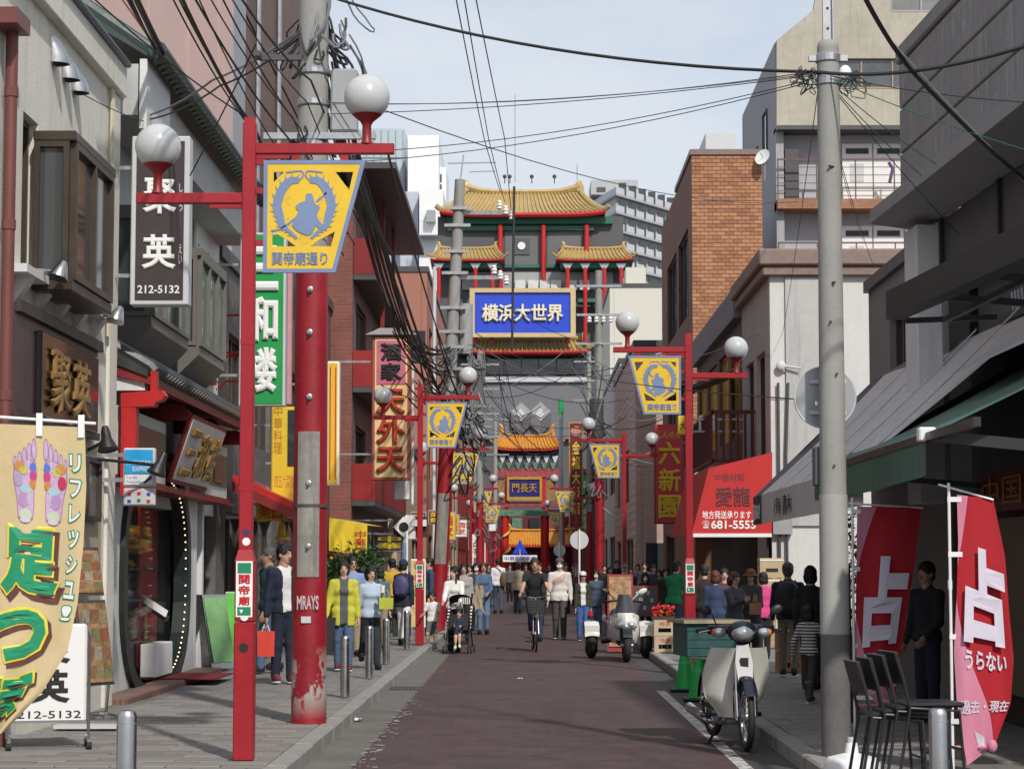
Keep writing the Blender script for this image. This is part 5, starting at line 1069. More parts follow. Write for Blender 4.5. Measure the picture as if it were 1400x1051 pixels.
def street_lamp(side, label):
    s_ = thing('street_lamp', label, 'street lamp', group='red lamp posts with yellow banners')
    q = MB(); q.box(-.075, .075, -.075, .075, 0, 1.02, ch=.008); q.box(-.073, .073, -.073, .073, 1.026, 1.47, ch=.008); q.add([(-.073, -.073, 1.47), (.073, -.073, 1.47), (.073, .073, 1.47), (-.073, .073, 1.47), (-.05, -.05, 1.56), (.05, -.05, 1.56), (.05, .05, 1.56), (-.05, .05, 1.56)], [(0, 1, 5, 4), (1, 2, 6, 5), (2, 3, 7, 6), (3, 0, 4, 7)]); q.build('base', RED, s_)
    q = MB(); q.box(-.05, .05, -.05, .05, 1.5, 4.80, ch=.006); q.box(-.04, .04, -.04, .04, 4.80, 4.84); q.build('post', RED, s_)
    for z in (3.1, 2.0): q = MB(); q.box(-.052, .052, -.052, -.05, z, z + .04); q.build('bolt_plate', RED, s_)
    for sg, ln, za, gx, gz in ((side, 1.10, 4.60, .89, 5.0), (-side, .86, 4.22, .70, 4.62)):
        q = MB(); q.box(sg * .04, sg * ln, -.035, .035, za - .04, za + .04, ch=.006); q.box(sg * .05, sg * .30, -.02, .02, za - .075, za - .041); ar = q.build('arm', RED, s_)
        q = MB(); q.lathe((sg * gx, 0, za + .04), [(.05, 0), (.036, .03), (.034, .14), (.05, .17), (.11, gz - za - .20 + .02), (.115, gz - za - .175)], 16); q.build('lamp_cup', mat('dark_red_cup', (.22, .012, .014), .45, var=.1), ar, smooth=1)
        q = MB(); q.ell((sg * gx, 0, gz), .175, nu=24, nv=16); q.build('globe', GLOBE, ar, smooth=2)
    for z in (4.5, 3.88, 4.28): q = MB(); q.bar((side * .04, 0, z), (side * .12, 0, z), .04, .045); q.build('banner_bracket', RED, s_)
    for gx in (.35, .72): q = MB(); q.box(side * gx - .03, side * gx + .03, -.02, .02, 4.505, 4.565); q.build('banner_bracket', RED, s_)
    banner(s_, side)
    q = MB(); q.box(-.062, .062, -.079, -.0755, 1.06, 1.475); pl = q.build('name_plate', PAPER, s_)
    q = MB(); q.box(-.05, .05, -.082, -.079, 1.385, 1.462); q.box(-.05, .05, -.082, -.079, 1.073, 1.135); q.build('green_band', INKG, pl)
    q = MB(); letters(q, '関帝廟', (-.042, -.080, 1.14), X, Z, .084, .24, bold=.03, ext=.03, vertical=True); q.build('plate_lettering', INKR, pl)
    q = MB(); q.prism([(-.035, -.0825, 1.115), (-.02, -.0825, 1.085), (-.005, -.0825, 1.115)][::-1], (0, .002, 0)); q.build('arrow', PAPER, pl)
    return s_
LL = street_lamp(1, 'large red lamp post with yellow dragon banner, nearest on the left pavement'); LL.location = (-2.09, 16.5, PAVE)
for px, py, rr, m in ((334, 843, .03, PAPER), (333, 885, .035, INKB), (336, 727, .025, mat('navy_sticker', (.03, .04, .12), .5)), (336, 740, .03, PAPER)):
    p = P(px, py, 16.42) - V((-2.09, 16.5, PAVE)); q = MB(); q.cyl((p.x, -.0765 if p.z < 1.47 else -.0515, p.z), (p.x, -.078 if p.z < 1.47 else -.053, p.z), rr, n=14); q.build('sticker', m, LL)
for i, (x, y, lb) in enumerate(((-1.95, 41, 'red lamp post with yellow banner beside the tall yellow vertical sign'), (-2.06, 59, 'third red lamp post with banner along the left pavement'), (-2.17, 89, 'fourth red lamp post with small banner along the left pavement'), (-2.05, 110, 'farthest red lamp post with tiny banner on the left before the gate'))):
    o = copy_tree(LL); o.location = (x, y, PAVE); o['label'] = lb
    for ch in list(o.children):
        if ch.name.startswith('sticker'): bpy.data.objects.remove(ch)
LR = street_lamp(-1, 'red lamp post with yellow banner in front of the red grocery awning'); LR.location = (2.4, 32, PAVE)
for x, y, lb in ((2.5, 55, 'second red lamp post with banner along the right pavement by the red vertical sign'), (2.1, 89, 'third red lamp post with small banner along the right pavement'), (2.2, 123, 'farthest red lamp post with tiny banner on the right before the gate')):
    o = copy_tree(LR); o.location = (x, y, PAVE); o['label'] = lb

# ---- utility poles
PRED = mat('pole_red_paint', (.27, .012, .022), .45, var=.22, scale=2.2, bump=.1)
chip(PRED, (.36, .345, .32), .47, .50, 3.0, zlo=.16, zhi=.60, squash=(1, 1, .6)); chip(PRED, (.3, .25, .22), .67, .71, 5.0, zlo=2.6, zhi=4.1); chip(PRED, (.05, .02, .02), .6, .75, 2.0, zlo=.3, zhi=1.3)
def coil(par, c, n, r0, r1, zs, m=CABLE, name='cable_coil', rt=(.008, .016)):
    """loose cable slack round a pole head: hanging loops and short runs"""
    for i in range(n):
        q = MB(); a0 = U(0, 6.3); rr = U(r0, r1); cz = U(*zs); dr = U(.3, 1.3) * rr; wd = U(.3, 1.5); pts = []
        for t in range(13):
            u = t / 12; a = a0 + wd * (u - .5); k = math.sin(math.pi * u)
            pts.append(V((c[0] + (r0 * .55 + (rr - r0 * .55) * k) * math.cos(a) + .03 * math.sin(9 * u + i), c[1] + (r0 * .55 + (rr - r0 * .55) * k) * math.sin(a) * .7, cz - dr * k + U(-.012, .012) + .25 * rr * (u - .5) * math.cos(i * 2.1))))
        q.tube(pts, U(*rt), 5); q.build(name, m, par)
s_ = thing('utility_pole', 'thick concrete utility pole painted red below, beside the left kerb', 'utility pole', (-1.99, 20.4, PAVE))
q = MB(); q.cyl((0, 0, 0), (0, 0, 4.3), .163, .152, 28); q.build('painted_shaft', PRED, s_, smooth=1)
q = MB(); q.cyl((0, 0, 4.3), (0, 0, 10.5), .151, .12, 24); q.build('concrete_shaft', POLEC, s_, smooth=1)
COVR = mat('bare_cover', (.26, .25, .23), .75, var=.35, scale=2.5, streak=.6, dirt=(.07, .065, .06))
q = MB(); q.grid(lambda u, v: (.168 * math.sin(-.68 + 1.3 * u), -.168 * math.cos(-.68 + 1.3 * u), 1.34 + 1.34 * v), 12, 2); q.build('cover_strip', COVR, s_, smooth=2)
for z in (1.62, 2.2, 3.0, 3.6, 4.0): q = MB(); q.cyl((0, -.15, z), (0, -.215, z), .013, n=8); q.ell((0, -.172, z), .03, .008, .03, 10, 6); q.build('step_bolt', GALV, s_)
q = MB(); q.lathe((0, 0, 1.98), [(.171, 0), (.172, .03)], 24); q.build('band', DGREY, s_)
q = MB(); letters(q, 'MRAYS', (-.10, -.168, 1.04), X, Z, .2, .13, bold=.03, ext=.01); q.build('graffiti_tag', mat('pale_marker', (.5, .42, .43), .6, var=.1), s_)
q = MB(); q.box(-.06, .03, -.172, -.162, .92, .98); q.build('sticker', LGREY, s_)
for z in (5.0, 5.35, 5.75, 6.05): q = MB(); q.lathe((0, 0, z), [(.155, 0), (.162, .01), (.162, .05), (.155, .06)], 20); q.build('band', GALV, s_)
q = MB(); q.bar((-.45, -.12, 5.45), (.6, -.12, 5.45), .06, .06); q.build('crossarm', GALV, s_)
q = MB(); q.bar((-.5, -.1, 6.2), (-.1, -.1, 6.2), .05, .05); q.bar((-.5, -.1, 6.2), (-.5, -.3, 6.2), .05, .05); q.build('crossarm', DGREY, s_)
q = MB(); q.box(.17, .42, -.1, .12, 5.5, 6.1, ch=.02); q.build('junction_box', GREY, s_)
coil(s_, (0, 0), 14, .2, .42, (6.2, 7.0)); coil(s_, (.15, 0), 8, .3, .5, (6.3, 6.9), CABLEG); coil(s_, (0, 0), 10, .15, .28, (4.6, 5.6)); coil(s_, (-.1, -.1), 6, .1, .3, (5.35, 5.6))
# second pole, leaning, with transformer
yq = 50.0; base = V((-1.98, yq, PAVE)); topv = P(629, 246, yq)
s_ = thing('utility_pole', 'leaning utility pole with grey transformer cases, red at the foot', 'utility pole', base)
ax = topv - base
def along(z): return V((ax.x * z / ax.z, 0, z))
q = MB(); q.cyl(along(0), along(4.35), .175, .165, 20); q.build('painted_shaft', mat('pole_red_plain', (.30, .013, .022), .45, var=.12), s_, smooth=1)
q = MB(); q.cyl(along(4.35), along(ax.z), .16, .12, 18); q.build('concrete_shaft', POLEC, s_, smooth=1)
q = MB(); q.grid(lambda u, v: along(1.5 + 1.6 * v) + V((.175 * math.sin(-.8 + 1.6 * u), -.178 * math.cos(-.8 + 1.6 * u), 0)), 8, 1); q.build('cover_strip', COVR, s_, smooth=2)
for z in (8.1, 7.3, 6.75, 6.4, 5.9, 9.6, 9.2, 8.6): q = MB(); c = along(z); q.lathe(c, [(.15, 0), (.17, .02), (.17, .07), (.15, .09)], 14); q.bar(c + V((-.3, -.14, .04)), c + V((.3, -.14, .04)), .05, .07); q.build('band_clamp', GALV, s_)
c = along(6.9); q = MB(); q.cyl(c + V((.3, .1, -.6)), c + V((.3, .1, .55)), .16, n=18); q.build('transformer', GREY, s_, smooth=1)
for z, x1 in ((9.55, 1.0), (8.05, 1.05)):
    c = along(z); q = MB(); q.bar(c, c + V((x1, -.1, -.02)), .08, .09); q.build('crossarm', GALV, s_)
    for k in range(3):
        p = c + V((x1 - .05 + k * .14 - (.1 if z < 9 else 0), -.12, .05 - .12 * k)); q = MB(); q.lathe(p, [(.03, 0), (.07, .03), (.05, .07), (.075, .1), (.05, .14), (.06, .18), (.02, .22)], 10); q.build('insulator', PLAST, s_, smooth=1)
q = MB(); q.bar(along(10.2), along(10.9) + V((.05, 0, 0)), .03, .03); q.bar(along(10.7) + V((-.3, 0, 0)), along(10.7) + V((.8, 0, .02)), .025, .025); q.bar(along(10.5) + V((.2, 0, 0)), along(10.5) + V((.8, 0, .02)), .02, .02); q.build('aerial', GREY, s_)
coil(s_, tuple(along(5.6))[:2], 24, .25, .6, (4.6, 6.2), rt=(.012, .025)); coil(s_, (along(5.8).x + .5, -.2), 14, .2, .55, (4.9, 6.2), CABLEG, rt=(.015, .03)); coil(s_, (along(5).x + .4, -.2), 16, .2, .6, (3.6, 5.2), rt=(.012, .022))
for i in range(9):
    q = MB(); x0 = along(5.9).x + .4 + i * .045; q.tube([(x0, -.25, 6.2 + .1 * math.sin(i)), (x0 + .05, -.35, 5.9), (x0 - .03, -.3, 5.5), (x0 + .1, -.3, 5.2 - .1 * (i % 3))], .022, 5); q.build('lead_cable', CABLEG, s_)
# slender poles further up
def slim_pole(label, px, pyt, Y, zr, r=.14, extra=0):
    a = P(px, 775, Y); s_ = thing('utility_pole', label, 'utility pole', (a.x, Y, PAVE), group='utility poles up the street'); zt = P(px, pyt, Y).z - PAVE
    q = MB(); q.cyl((0, 0, 0), (0, 0, zr), r, r * .97, 14); q.build('painted_shaft', MATS['pole_red_plain'], s_, smooth=1)
    q = MB(); q.cyl((0, 0, zr), (0, 0, zt), r * .96, r * .75, 14); q.build('concrete_shaft', POLEC, s_, smooth=1)
    for k in range(3): q = MB(); z = zt - .5 - k * .9; q.bar((-.7, -.1, z), (.7, -.1, z), .07, .07); q.build('crossarm', GALV, s_)
    coil(s_, (0, 0), 12 + extra, .2, .6, (zr, zr + 2.2), rt=(.014, .028)); coil(s_, (0, 0), 6, .2, .5, (zr - 1.2, zr), CABLEG, rt=(.014, .028)); return s_
sp = slim_pole('grey topped utility pole behind the second right lamp, red at the foot', 820, 370, 68, 4.3, .15, 8)
for k in range(4): q = MB(); q.lathe((-.3 + .22 * k, -.12, 9.0), [(.03, 0), (.08, .03), (.05, .08), (.08, .12), (.03, .2)], 8); q.build('insulator', PLAST, sp)
q = MB(); q.cyl((-.1, -.35, 5.4), (-.1, -.35, 6.6), .22, n=14); q.build('transformer', DGREY, sp, smooth=1)
slim_pole('slim utility pole crowded with cables behind the third left lamp', 656, 480, 80, 3.8)
slim_pole('slim utility pole with white notices beyond the leaning pole', 651, 540, 96, 4.0, .18)
slim_pole('farthest slim utility pole on the left near the gate', 677, 560, 112, 3.4)
slim_pole('slim utility pole between the right shops near the gate', 806, 480, 102, 4.0)
# concrete pole on the right
s_ = thing('utility_pole', 'bare concrete utility pole on the right kerb with a round sign behind', 'utility pole', (2.36, 16.8, PAVE))
q = MB(); q.cyl((0, 0, 0), (0, 0, .9 + .02), .112, .11, 24); q.build('foot_section', mat('dark_pole_foot', (.13, .125, .12), .85, var=.25, bump=.2), s_, smooth=1)
q = MB(); q.cyl((0, 0, .92), (0, 0, 5.45), .108, .085, 24); q.lathe((0, 0, 5.45), [(.085, 0), (.08, .03), (.06, .055), (.02, .065)], 20); q.build('concrete_shaft', POLEC, s_, smooth=1)
q = MB(); q.cyl((0, 0, .925), (0, 0, 1.98), .1125, .109, 24); q.build('pale_wrap', mat('pale_wrap', (.36, .355, .34), .6, var=.1, scale=2), s_, smooth=1)
q = MB(); q.box(-.04, .04, -.012, .0, 5.4, 7.6); q.box(-.04, -.034, -.04, .0, 5.4, 7.6); q.box(.034, .04, -.04, 0, 5.4, 7.6); ex = q.build('channel_extension', GALV, s_)
for i in range(7): q = MB(); q.cyl((0, -.014, 5.6 + i * .16), (0, -.012, 5.6 + i * .16), .012, n=8); q.build('hole', BLACK, ex)
for z in (P(1120, 118, 16.8).z - PAVE, 5.33): q = MB(); q.lathe((0, 0, z), [(.09, 0), (.098, .01), (.098, .06), (.09, .07)], 20); q.bar((-.15, 0, z + .035), (.15, 0, z + .035), .05, .045); q.build('band', GALV, s_)
zc = P(1120, 104, 16.8).z - PAVE; q = MB(); q.ell((.13, -.02, zc + .02), .05, .035, .06); q.build('cable_drum', PLAST, s_, smooth=2)
for z in (4.5, 3.6, 3.3, 2.2, 2.9): q = MB(); q.cyl((U(-.03, .03), -.08, z), (U(-.03, .03), -.12, z), .01, n=6); q.build('step_bolt', DGREY, s_)
coil(s_, (-.16, 0), 16, .05, .16, (zc - .03, zc + .07), rt=(.003, .006)); coil(s_, (.17, 0), 16, .05, .16, (zc - .05, zc + .05), rt=(.003, .006))
q = MB(); q.box(-.14, -.02, .02, .14, 2.05, 2.35, ch=.01); q.build('meter_box', DGREY, s_)
s2 = thing('round_sign', 'back of a round grey traffic sign fixed behind the right concrete pole', 'sign', P(1128, 585, 17.0), world=True)
c = P(1128, 543, 17.0); q = MB(); q.cyl(c, c + V((0, .008, 0)), .24, n=40); q.build('disc', mat('sign_back_grey', (.36, .37, .385), .4, metal=.3, var=.06), s2)
q = MB(); q.tube([c + V((.238 * math.cos(t * math.pi / 20), .004, .238 * math.sin(t * math.pi / 20))) for t in range(40)], .008, 5, closed=True); q.build('rim', LGREY, s2)
for dz in (.12, -.12): q = MB(); q.bar(c + V((-.12, -.012, dz)), c + V((.16, -.012, dz)), .02, .03); q.build('stiffener', LGREY, s2)
q = MB(); q.bar(c + V((-.1, -.16, -.06)), c + V((.12, -.16, -.06)), .03, .03); q.bar(c + V((.0, -.16, -.06)), c + V((0, 0, -.06)), .03, .03); q.build('clamp', GALV, s2)

# ---- bollards
def bollard(x, y, label):
    s_ = thing('bollard', label, 'bollard', (x, y, PAVE), group='stainless steel bollards')
    q = MB(); q.lathe((0, 0, 0), [(.053, 0), (.053, .635), (.05, .655), (.04, .668), (.02, .672)], 24); q.build('post', STEEL, s_, smooth=1)
    q = MB(); q.lathe((0, 0, .598), [(.0538, 0), (.0538, .006)], 24); q.build('cap_joint', GALV, s_); return s_
bo = None
for x, y, lb in ((-2.12, 11.8, 'large steel bollard at the bottom edge, left of the red lamp post'), (-1.99, 24.5, 'steel bollard just beyond the red utility pole'), (-2.01, 28.6, 'second steel bollard beyond the red utility pole, by the walking woman'), (-2.05, 32.7, 'third steel bollard beyond the red utility pole'), (-2.06, 38.6, 'farthest steel bollard on the left, by the white trousers'), (2.24, 12.0, 'steel bollard at the bottom right beside the stacked chairs')):
    if bo is None: bo = bollard(x, y, lb)
    else: o = copy_tree(bo); o.location = (x, y, PAVE); o['label'] = lb

# ---- overhead cables
def cable(pts, r, label, sag=0.0, m=CABLE, grp='overhead cables', n=14):
    W = [P(*p) for p in pts] if not isinstance(pts[0], V) else pts; out = []
    for k in range(len(W) - 1):
        for i in range(n + (k == len(W) - 2)):
            t = i / n; p = W[k].lerp(W[k + 1], t); out.append(p + V((0, 0, -sag * 4 * t * (1 - t))))
    q = MB(); q.tube(out, r, 5); return tag(q.build('overhead_cable', m), label, 'cable', grp)
lb = 'thick black cable crossing the street from the left pole to the right concrete pole'
cable([(445, -6, 20.4), (1120, 99, 16.75)], .014, lb, .16); cable([(1120, 99, 16.75), (1420, 58, 12.5)], .014, 'thick black cable running on from the right concrete pole past the dark stone building', .08)
for (x0, y0, x1, y1, sg) in ((440, 142, 1114, 101, .08), (440, 156, 1114, 103, .06), (440, 210, 1114, 108, .12), (440, 224, 1114, 111, .12), (440, 140, 1114, 98, .1)):
    cable([(x0, y0, 20.4), (x1, y1, 16.8)], .004, 'thin cable fanning from the right concrete pole back to the left pole', sg, CABLEG if sg == .08 else CABLE)
cable([(528, 152, 20.4), (1090, 276, 40)], .006, 'thin dark cable slanting down from the left pole to the brick building', .3)
for i, (x0, x1, x2) in enumerate(((618, 662, 684), (630, 668, 690), (645, 690, 699))):
    cable([(x0, -30, 26), (x1, 190, 42), (x2, 262 + i * 14, 50)], .009, 'black power line dropping from the top of the picture to the leaning pole', .03)
cable([(703, 255, 49.8), (700, 480, 49.8)], .03, 'black insulated lead hanging straight down in front of the blue sign')
lb = 'black cable in the bundle lying along the green tiled eave'
for i in range(9):
    j = U(-6, 6); cable([(172 + j + i * 1.5, -10, 20.5), (258 + j, 130 + i * 2, 26), (350 + i * 2, 262 + j, 32), (440, 330 + i * 4, 46)], U(.008, .016), lb, .05)
lb = 'black cable in the bundle slanting over the pink building to the left pole'
for i, (x0, x1, y1) in enumerate(((232, 345, 178), (245, 352, 185), (240, 350, 176), (262, 395, 190), (283, 400, 160), (300, 410, 175), (312, 420, 140), (325, 425, 110), (268, 380, 205))):
    cable([(x0, -10, 15), (x1, y1, 19), (x1 + 75, y1 + 160, 26)], (.007, .015, .006, .009, .006, .007, .006, .01, .006)[i], lb, .06)
cable([(195, 160, 23.6), (290, 110, 21), (425, 30, 20.4)], .012, 'grey cable from the blue insulators rising to the left pole', .05, CABLEG); cable([(195, 165, 23.6), (300, 118, 21), (425, 38, 20.4)], .01, 'black cable from the blue insulators rising to the left pole', .06)
cable([(130, 0, 17), (345, 165, 19.5)], .007, 'black cable in front of the pink panels, top left', .05); cable([(115, 130, 19.5), (197, 166, 23)], .005, 'thin wire from the vent hoods to the blue insulators', .02)
cable([(350, 60, 18), (260, 240, 20)], .007, 'black stay wire crossing behind the left globe lamp', .02)
# long bundle down the left side of the street
lb = 'black cable in the long bundle running up the left side of the street'
for i in range(14):
    j = i - 7; cable([(446 + U(-14, 14), 90 + U(-80, 80), 20.4), (512 + j * 2.2, 320 + U(-14, 14), 30), (560 + j * 2, 470 + U(-12, 12), 40), (612 + U(-8, 8), 520 + U(-50, 30), 50)], U(.008, .018), lb, .12)
cable([(484, 215, 20.4), (535, 345, 29), (605, 545, 50)], .022, 'thick twisted cable running up the left side of the street', .12); cable([(530, 208, 20.4), (617, 500, 50)], .012, 'single black cable from the near lamp arm down to the leaning pole', .2)
lb = 'loose black cable among the tangle round the leaning pole'
for i in range(22):
    a, c = (U(520, 600), U(440, 560), U(38, 47)), (U(600, 660), U(440, 640), U(49, 55)); cable([a, c], U(.01, .02), lb, U(.1, .6), random.choice((CABLE, CABLEG, CABLE)))
lb = 'cable strung from the leaning pole across the street to the right side'
for (x0, y0, x1, y1, Y1, sg) in ((640, 470, 1125, 548, 17.3, .2), (645, 478, 940, 470, 32, .5), (650, 500, 860, 545, 55, .4), (645, 490, 1040, 455, 40, .6), (650, 520, 820, 470, 68, .3), (650, 455, 820, 500, 68, .4), (655, 560, 820, 580, 68, .5), (650, 470, 1060, 480, 40, .9), (700, 420, 820, 470, 68, .2)):
    cable([(x0, y0, 50), (x1, y1, Y1)], .009 if Y1 > 20 else .006, lb, sg, CABLEG if sg > .45 else CABLE)
lb = 'cable in the tangle round the grey topped pole on the right'
for i in range(16): cable([(U(770, 815), U(450, 620), U(60, 66)), (U(818, 920), U(470, 640), U(60, 70))], U(.012, .022), lb, U(.1, .7), random.choice((CABLE, CABLEG)))
lb = 'thin cable in the far tangle above the gate'
for i in range(22): cable([(U(645, 690), U(470, 600), U(78, 96)), (U(690, 815), U(470, 620), U(85, 110))], U(.01, .018), lb, U(.1, .8), random.choice((CABLE, CABLEG)))
cable([(1180, -8, 13), (1245, 95, 14.5), (1402, 246, 16.5)], .016, 'thick dark cable slanting across the dark stone building', .03); cable([(1222, 60, 14.5), (1402, 250, 16.6)], .007, 'pale thin cable beside the thick one across the dark stone building', .02, mat('pale_cable', (.4, .4, .4), .6))
lb = 'thin green or black wire from the right concrete pole to the dark stone building'
for x1, y1 in ((1402, 205), (1402, 140), (1312, 322), (1280, 225), (1260, 240)): cable([(1122, 101, 16.8), (x1, y1, 18 if x1 < 1400 else 15)], .004, lb, .03, random.choice((CABLE, mat('green_wire', (.02, .12, .08), .6))))
lb = 'thin wire dropping from the right concrete pole to the rear buildings'
for x1, y1, Y1 in ((1070, 455, 40), (1180, 330, 38), (1195, 365, 30)): cable([(1120, 110, 16.8), (x1, y1, Y1)], .004, lb, .1)
# red conduit arms of the left wall lamps
lb = 'thin red pipe arm jutting from the white metal panels'
for py in (441, 492, 497, 531): a = PX(300, py, -4.55); p = P(345, py - 4, a.y); q = MB(); q.tube([a, a + V((.1, -.1, .1)), V((p.x, a.y - .1, a.z + .1))], .018, 6); tag(q.build('pipe_arm', REDL), lb, 'pipe', 'red pipe arms')
# ================================================================== SIGNS, FLAGS AND GOODS
def lerpl(pts, t):
    k = t * (len(pts) - 1); i = min(int(k), len(pts) - 2); u = k - i; return pts[i][0] + (pts[i + 1][0] - pts[i][0]) * u, pts[i][1] + (pts[i + 1][1] - pts[i][1]) * u
class Flag:
    """cloth between two traced edges, with printing laid on its surface"""
    def __init__(s, name, label, L, R_, Y, amp, m, freq=2.0, W=.6, H=1.8, ph=0.):
        s.L, s.R, s.Y, s.amp, s.f, s.W, s.H, s.ph = L, R_, Y, amp, freq, W, H, ph
        s.t = thing(name, label, 'banner', P(L[-1][0], 1000, Y), world=True)
        q = MB(); q.grid(lambda u, v: s.S(u, v), 26, 48); s.o = q.build('cloth', m, s.t, smooth=2)
    def S(s, u, v, off=0.):
        a, c = lerpl(s.L, v), lerpl(s.R, v); x, y = a[0] + (c[0] - a[0]) * u, a[1] + (c[1] - a[1]) * u
        d = s.amp * (math.sin(s.f * 6.28 * u + 2.2 * v + s.ph) * (.35 + .65 * v) + .5 * math.sin(5 * v + 3 * u) * v + .25 * math.sin(14 * u - 6 * v) * v)
        return P(x, y, s.Y + d) + V((0, -off, 0))
    def lay(s, mb, off):
        for i, p in enumerate(mb.v): mb.v[i] = tuple(s.S(min(max(p[0] / s.W, 0), 1), min(max(1 - p[2] / s.H, 0), 1), off - p[1] * .02))
        return mb
    def text(s, t, u0, u1, v0, v1, m, off=.006, name='lettering', **k):
        q = MB(); letters(q, t, (u0 * s.W, 0, (1 - v1) * s.H), X, Z, (u1 - u0) * s.W, (v1 - v0) * s.H, **k); s.lay(q, off).build(name, m, s.t)
    def patch(s, pts, m, off=.004, name='print'):
        """polygon in (u, v), cut fine enough to follow the cloth"""
        q = MB(); n = len(pts); cu = sum(p[0] for p in pts) / n; cv = sum(p[1] for p in pts) / n; K = 5
        vs = [s.S(cu, cv, off)]
        for k in range(1, K + 1): vs += [s.S(cu + (p[0] - cu) * k / K, cv + (p[1] - cv) * k / K, off) for p in pts]
        fs = [(0, 1 + (i + 1) % n, 1 + i) for i in range(n)]
        for k in range(K - 1): b0 = 1 + k * n; fs += [(b0 + i, b0 + (i + 1) % n, b0 + n + (i + 1) % n, b0 + n + i) for i in range(n)]
        q.add(vs, fs); return q.build(name, m, s.t)
def oval(cu, cv, ru, rv, n=20, rot=0.): return [(cu + ru * math.cos(2 * math.pi * i / n) * math.cos(rot) - rv * .4 * math.sin(2 * math.pi * i / n) * math.sin(rot), cv + rv * math.sin(2 * math.pi * i / n)) for i in range(n)]
TAN = mat('tan_cloth', (.60, .47, .26), .85, var=.06, scale=2, bump=.2, bscale=14)
L0 = [(-31, 578), (-31, 650), (-31, 730), (-30, 810), (-30, 890), (-33, 960), (-38, 1018)]; R0 = [(116, 584), (118, 665), (114, 745), (106, 825), (92, 890), (58, 945), (6, 1000)]
f = Flag('nobori_flag', 'tall tan fabric flag with foot reflexology chart and green characters 足つぼ', L0, R0, 12.5, .035, TAN, 1.6)
OUT, GRT, BRN, YLT = mat('white_outline', (.75, .78, .75), .7, var=0), mat('green_text', (.01, .25, .12), .7, var=.05), mat('brown_shadow', (.12, .04, .035), .7, var=0), mat('yellow_outline', (.72, .62, .06), .7, var=0)
for t, u0, u1, v0, v1 in (('足', .20, .82, .292, .50), ('つ', .10, .76, .525, .71), ('ぼ', .16, .80, .735, .93)):
    f.text(t, u0 + .035, u1 + .045, v0 + .012, v1 + .018, BRN, .004, bold=.085, ext=.09); f.text(t, u0, u1, v0, v1, YLT, .008, bold=.085, ext=.09); f.text(t, u0 + .03, u1 - .03, v0 + .010, v1 - .010, GRT, .014, bold=.055, ext=.06)
for i, c in enumerate('リフレッシュ!'):
    v0 = .075 + i * .072; f.text(c, .845, .965, v0, v0 + .058, GRT, .004, bold=.06, ext=.065); f.text(c, .855, .955, v0 + .004, v0 + .054, OUT, .008, bold=.02, ext=.025)
LAVD, VIO = mat('lavender_ink', (.52, .36, .55), .7, var=.2, scale=30), mat('violet_line', (.3, .16, .32), .7, var=0)
def foot(cu, sg):
    body = [(cu - .11 * sg, .115), (cu + .02 * sg, .10), (cu + .09 * sg, .11), (cu + .10 * sg, .15), (cu + .075 * sg, .19), (cu + .08 * sg, .23), (cu + .07 * sg, .275), (cu, .29), (cu - .07 * sg, .275), (cu - .085 * sg, .22), (cu - .12 * sg, .16)]
    if sg < 0: body = body[::-1]
    f.patch(body, VIO, .003); k = [(cu + (u - cu) * .93, .19 + (v - .19) * .96) for u, v in body]; f.patch(k, LAVD, .005)
    for i in range(5): f.patch(oval(cu + (.075 - i * .045) * sg, .072 + .010 * i, .024 - .002 * i, .034 - .004 * i), VIO, .003); f.patch(oval(cu + (.075 - i * .045) * sg, .072 + .010 * i, .019 - .002 * i, .029 - .004 * i), LAVD, .005)
    for (du, v, ru, rv, c) in ((-.06, .125, .05, .016, (.5, .26, .05)), (-.02, .135, .045, .014, (.5, .45, .12)), (.065, .125, .03, .014, (.08, .15, .55)), (.065, .15, .032, .016, (.5, .04, .2)), (.06, .175, .03, .014, (.55, .2, .05)), (-.07, .165, .04, .02, (.4, .3, .45) if sg > 0 else (.5, .03, .08)), (0, .19, .06, .012, (.35, .5, .55)), (-.02, .22, .05, .022, (.42, .25, .45)), (.03, .215, .02, .02, (.5, .4, .5)), (0, .262, .06, .016, (.5, .55, .4)), (0, .278, .05, .008, (.6, .5, .6))):
        f.patch(oval(cu + du * sg, v, ru, rv, 14), mat('chart_%02d_%02d' % (int(c[0] * 99), int(c[2] * 99)), c, .7, var=.1, scale=40), .008)
foot(.45, 1); foot(.71, -1)
q = MB(); a, c = P(-60, 566, 12.5), P(131, 579, 12.5); q.tube([a, c], .009, 8); q.build('top_rod', PLAST, f.t); q = MB(); a = P(-40, 560, 12.53); q.tube([a, V((a.x, 12.53, PAVE))], .013, 8); q.build('pole', PLAST, f.t)
for u in (.12, .58, .97): p = f.S(u, 0); q = MB(); q.box(p.x - .018, p.x + .018, p.y - .014, p.y - .008, p.z - .06, p.z + .07); q.build('tab', PLAST, f.t)
RCL = mat('red_cloth', (.40, .008, .018), .8, var=.06, scale=3, bump=.2, bscale=12); PKC = mat('pink_cloth_print', (.60, .22, .32), .8, var=.06); WHC = mat('white_cloth_print', (.62, .58, .68), .8, var=.05)
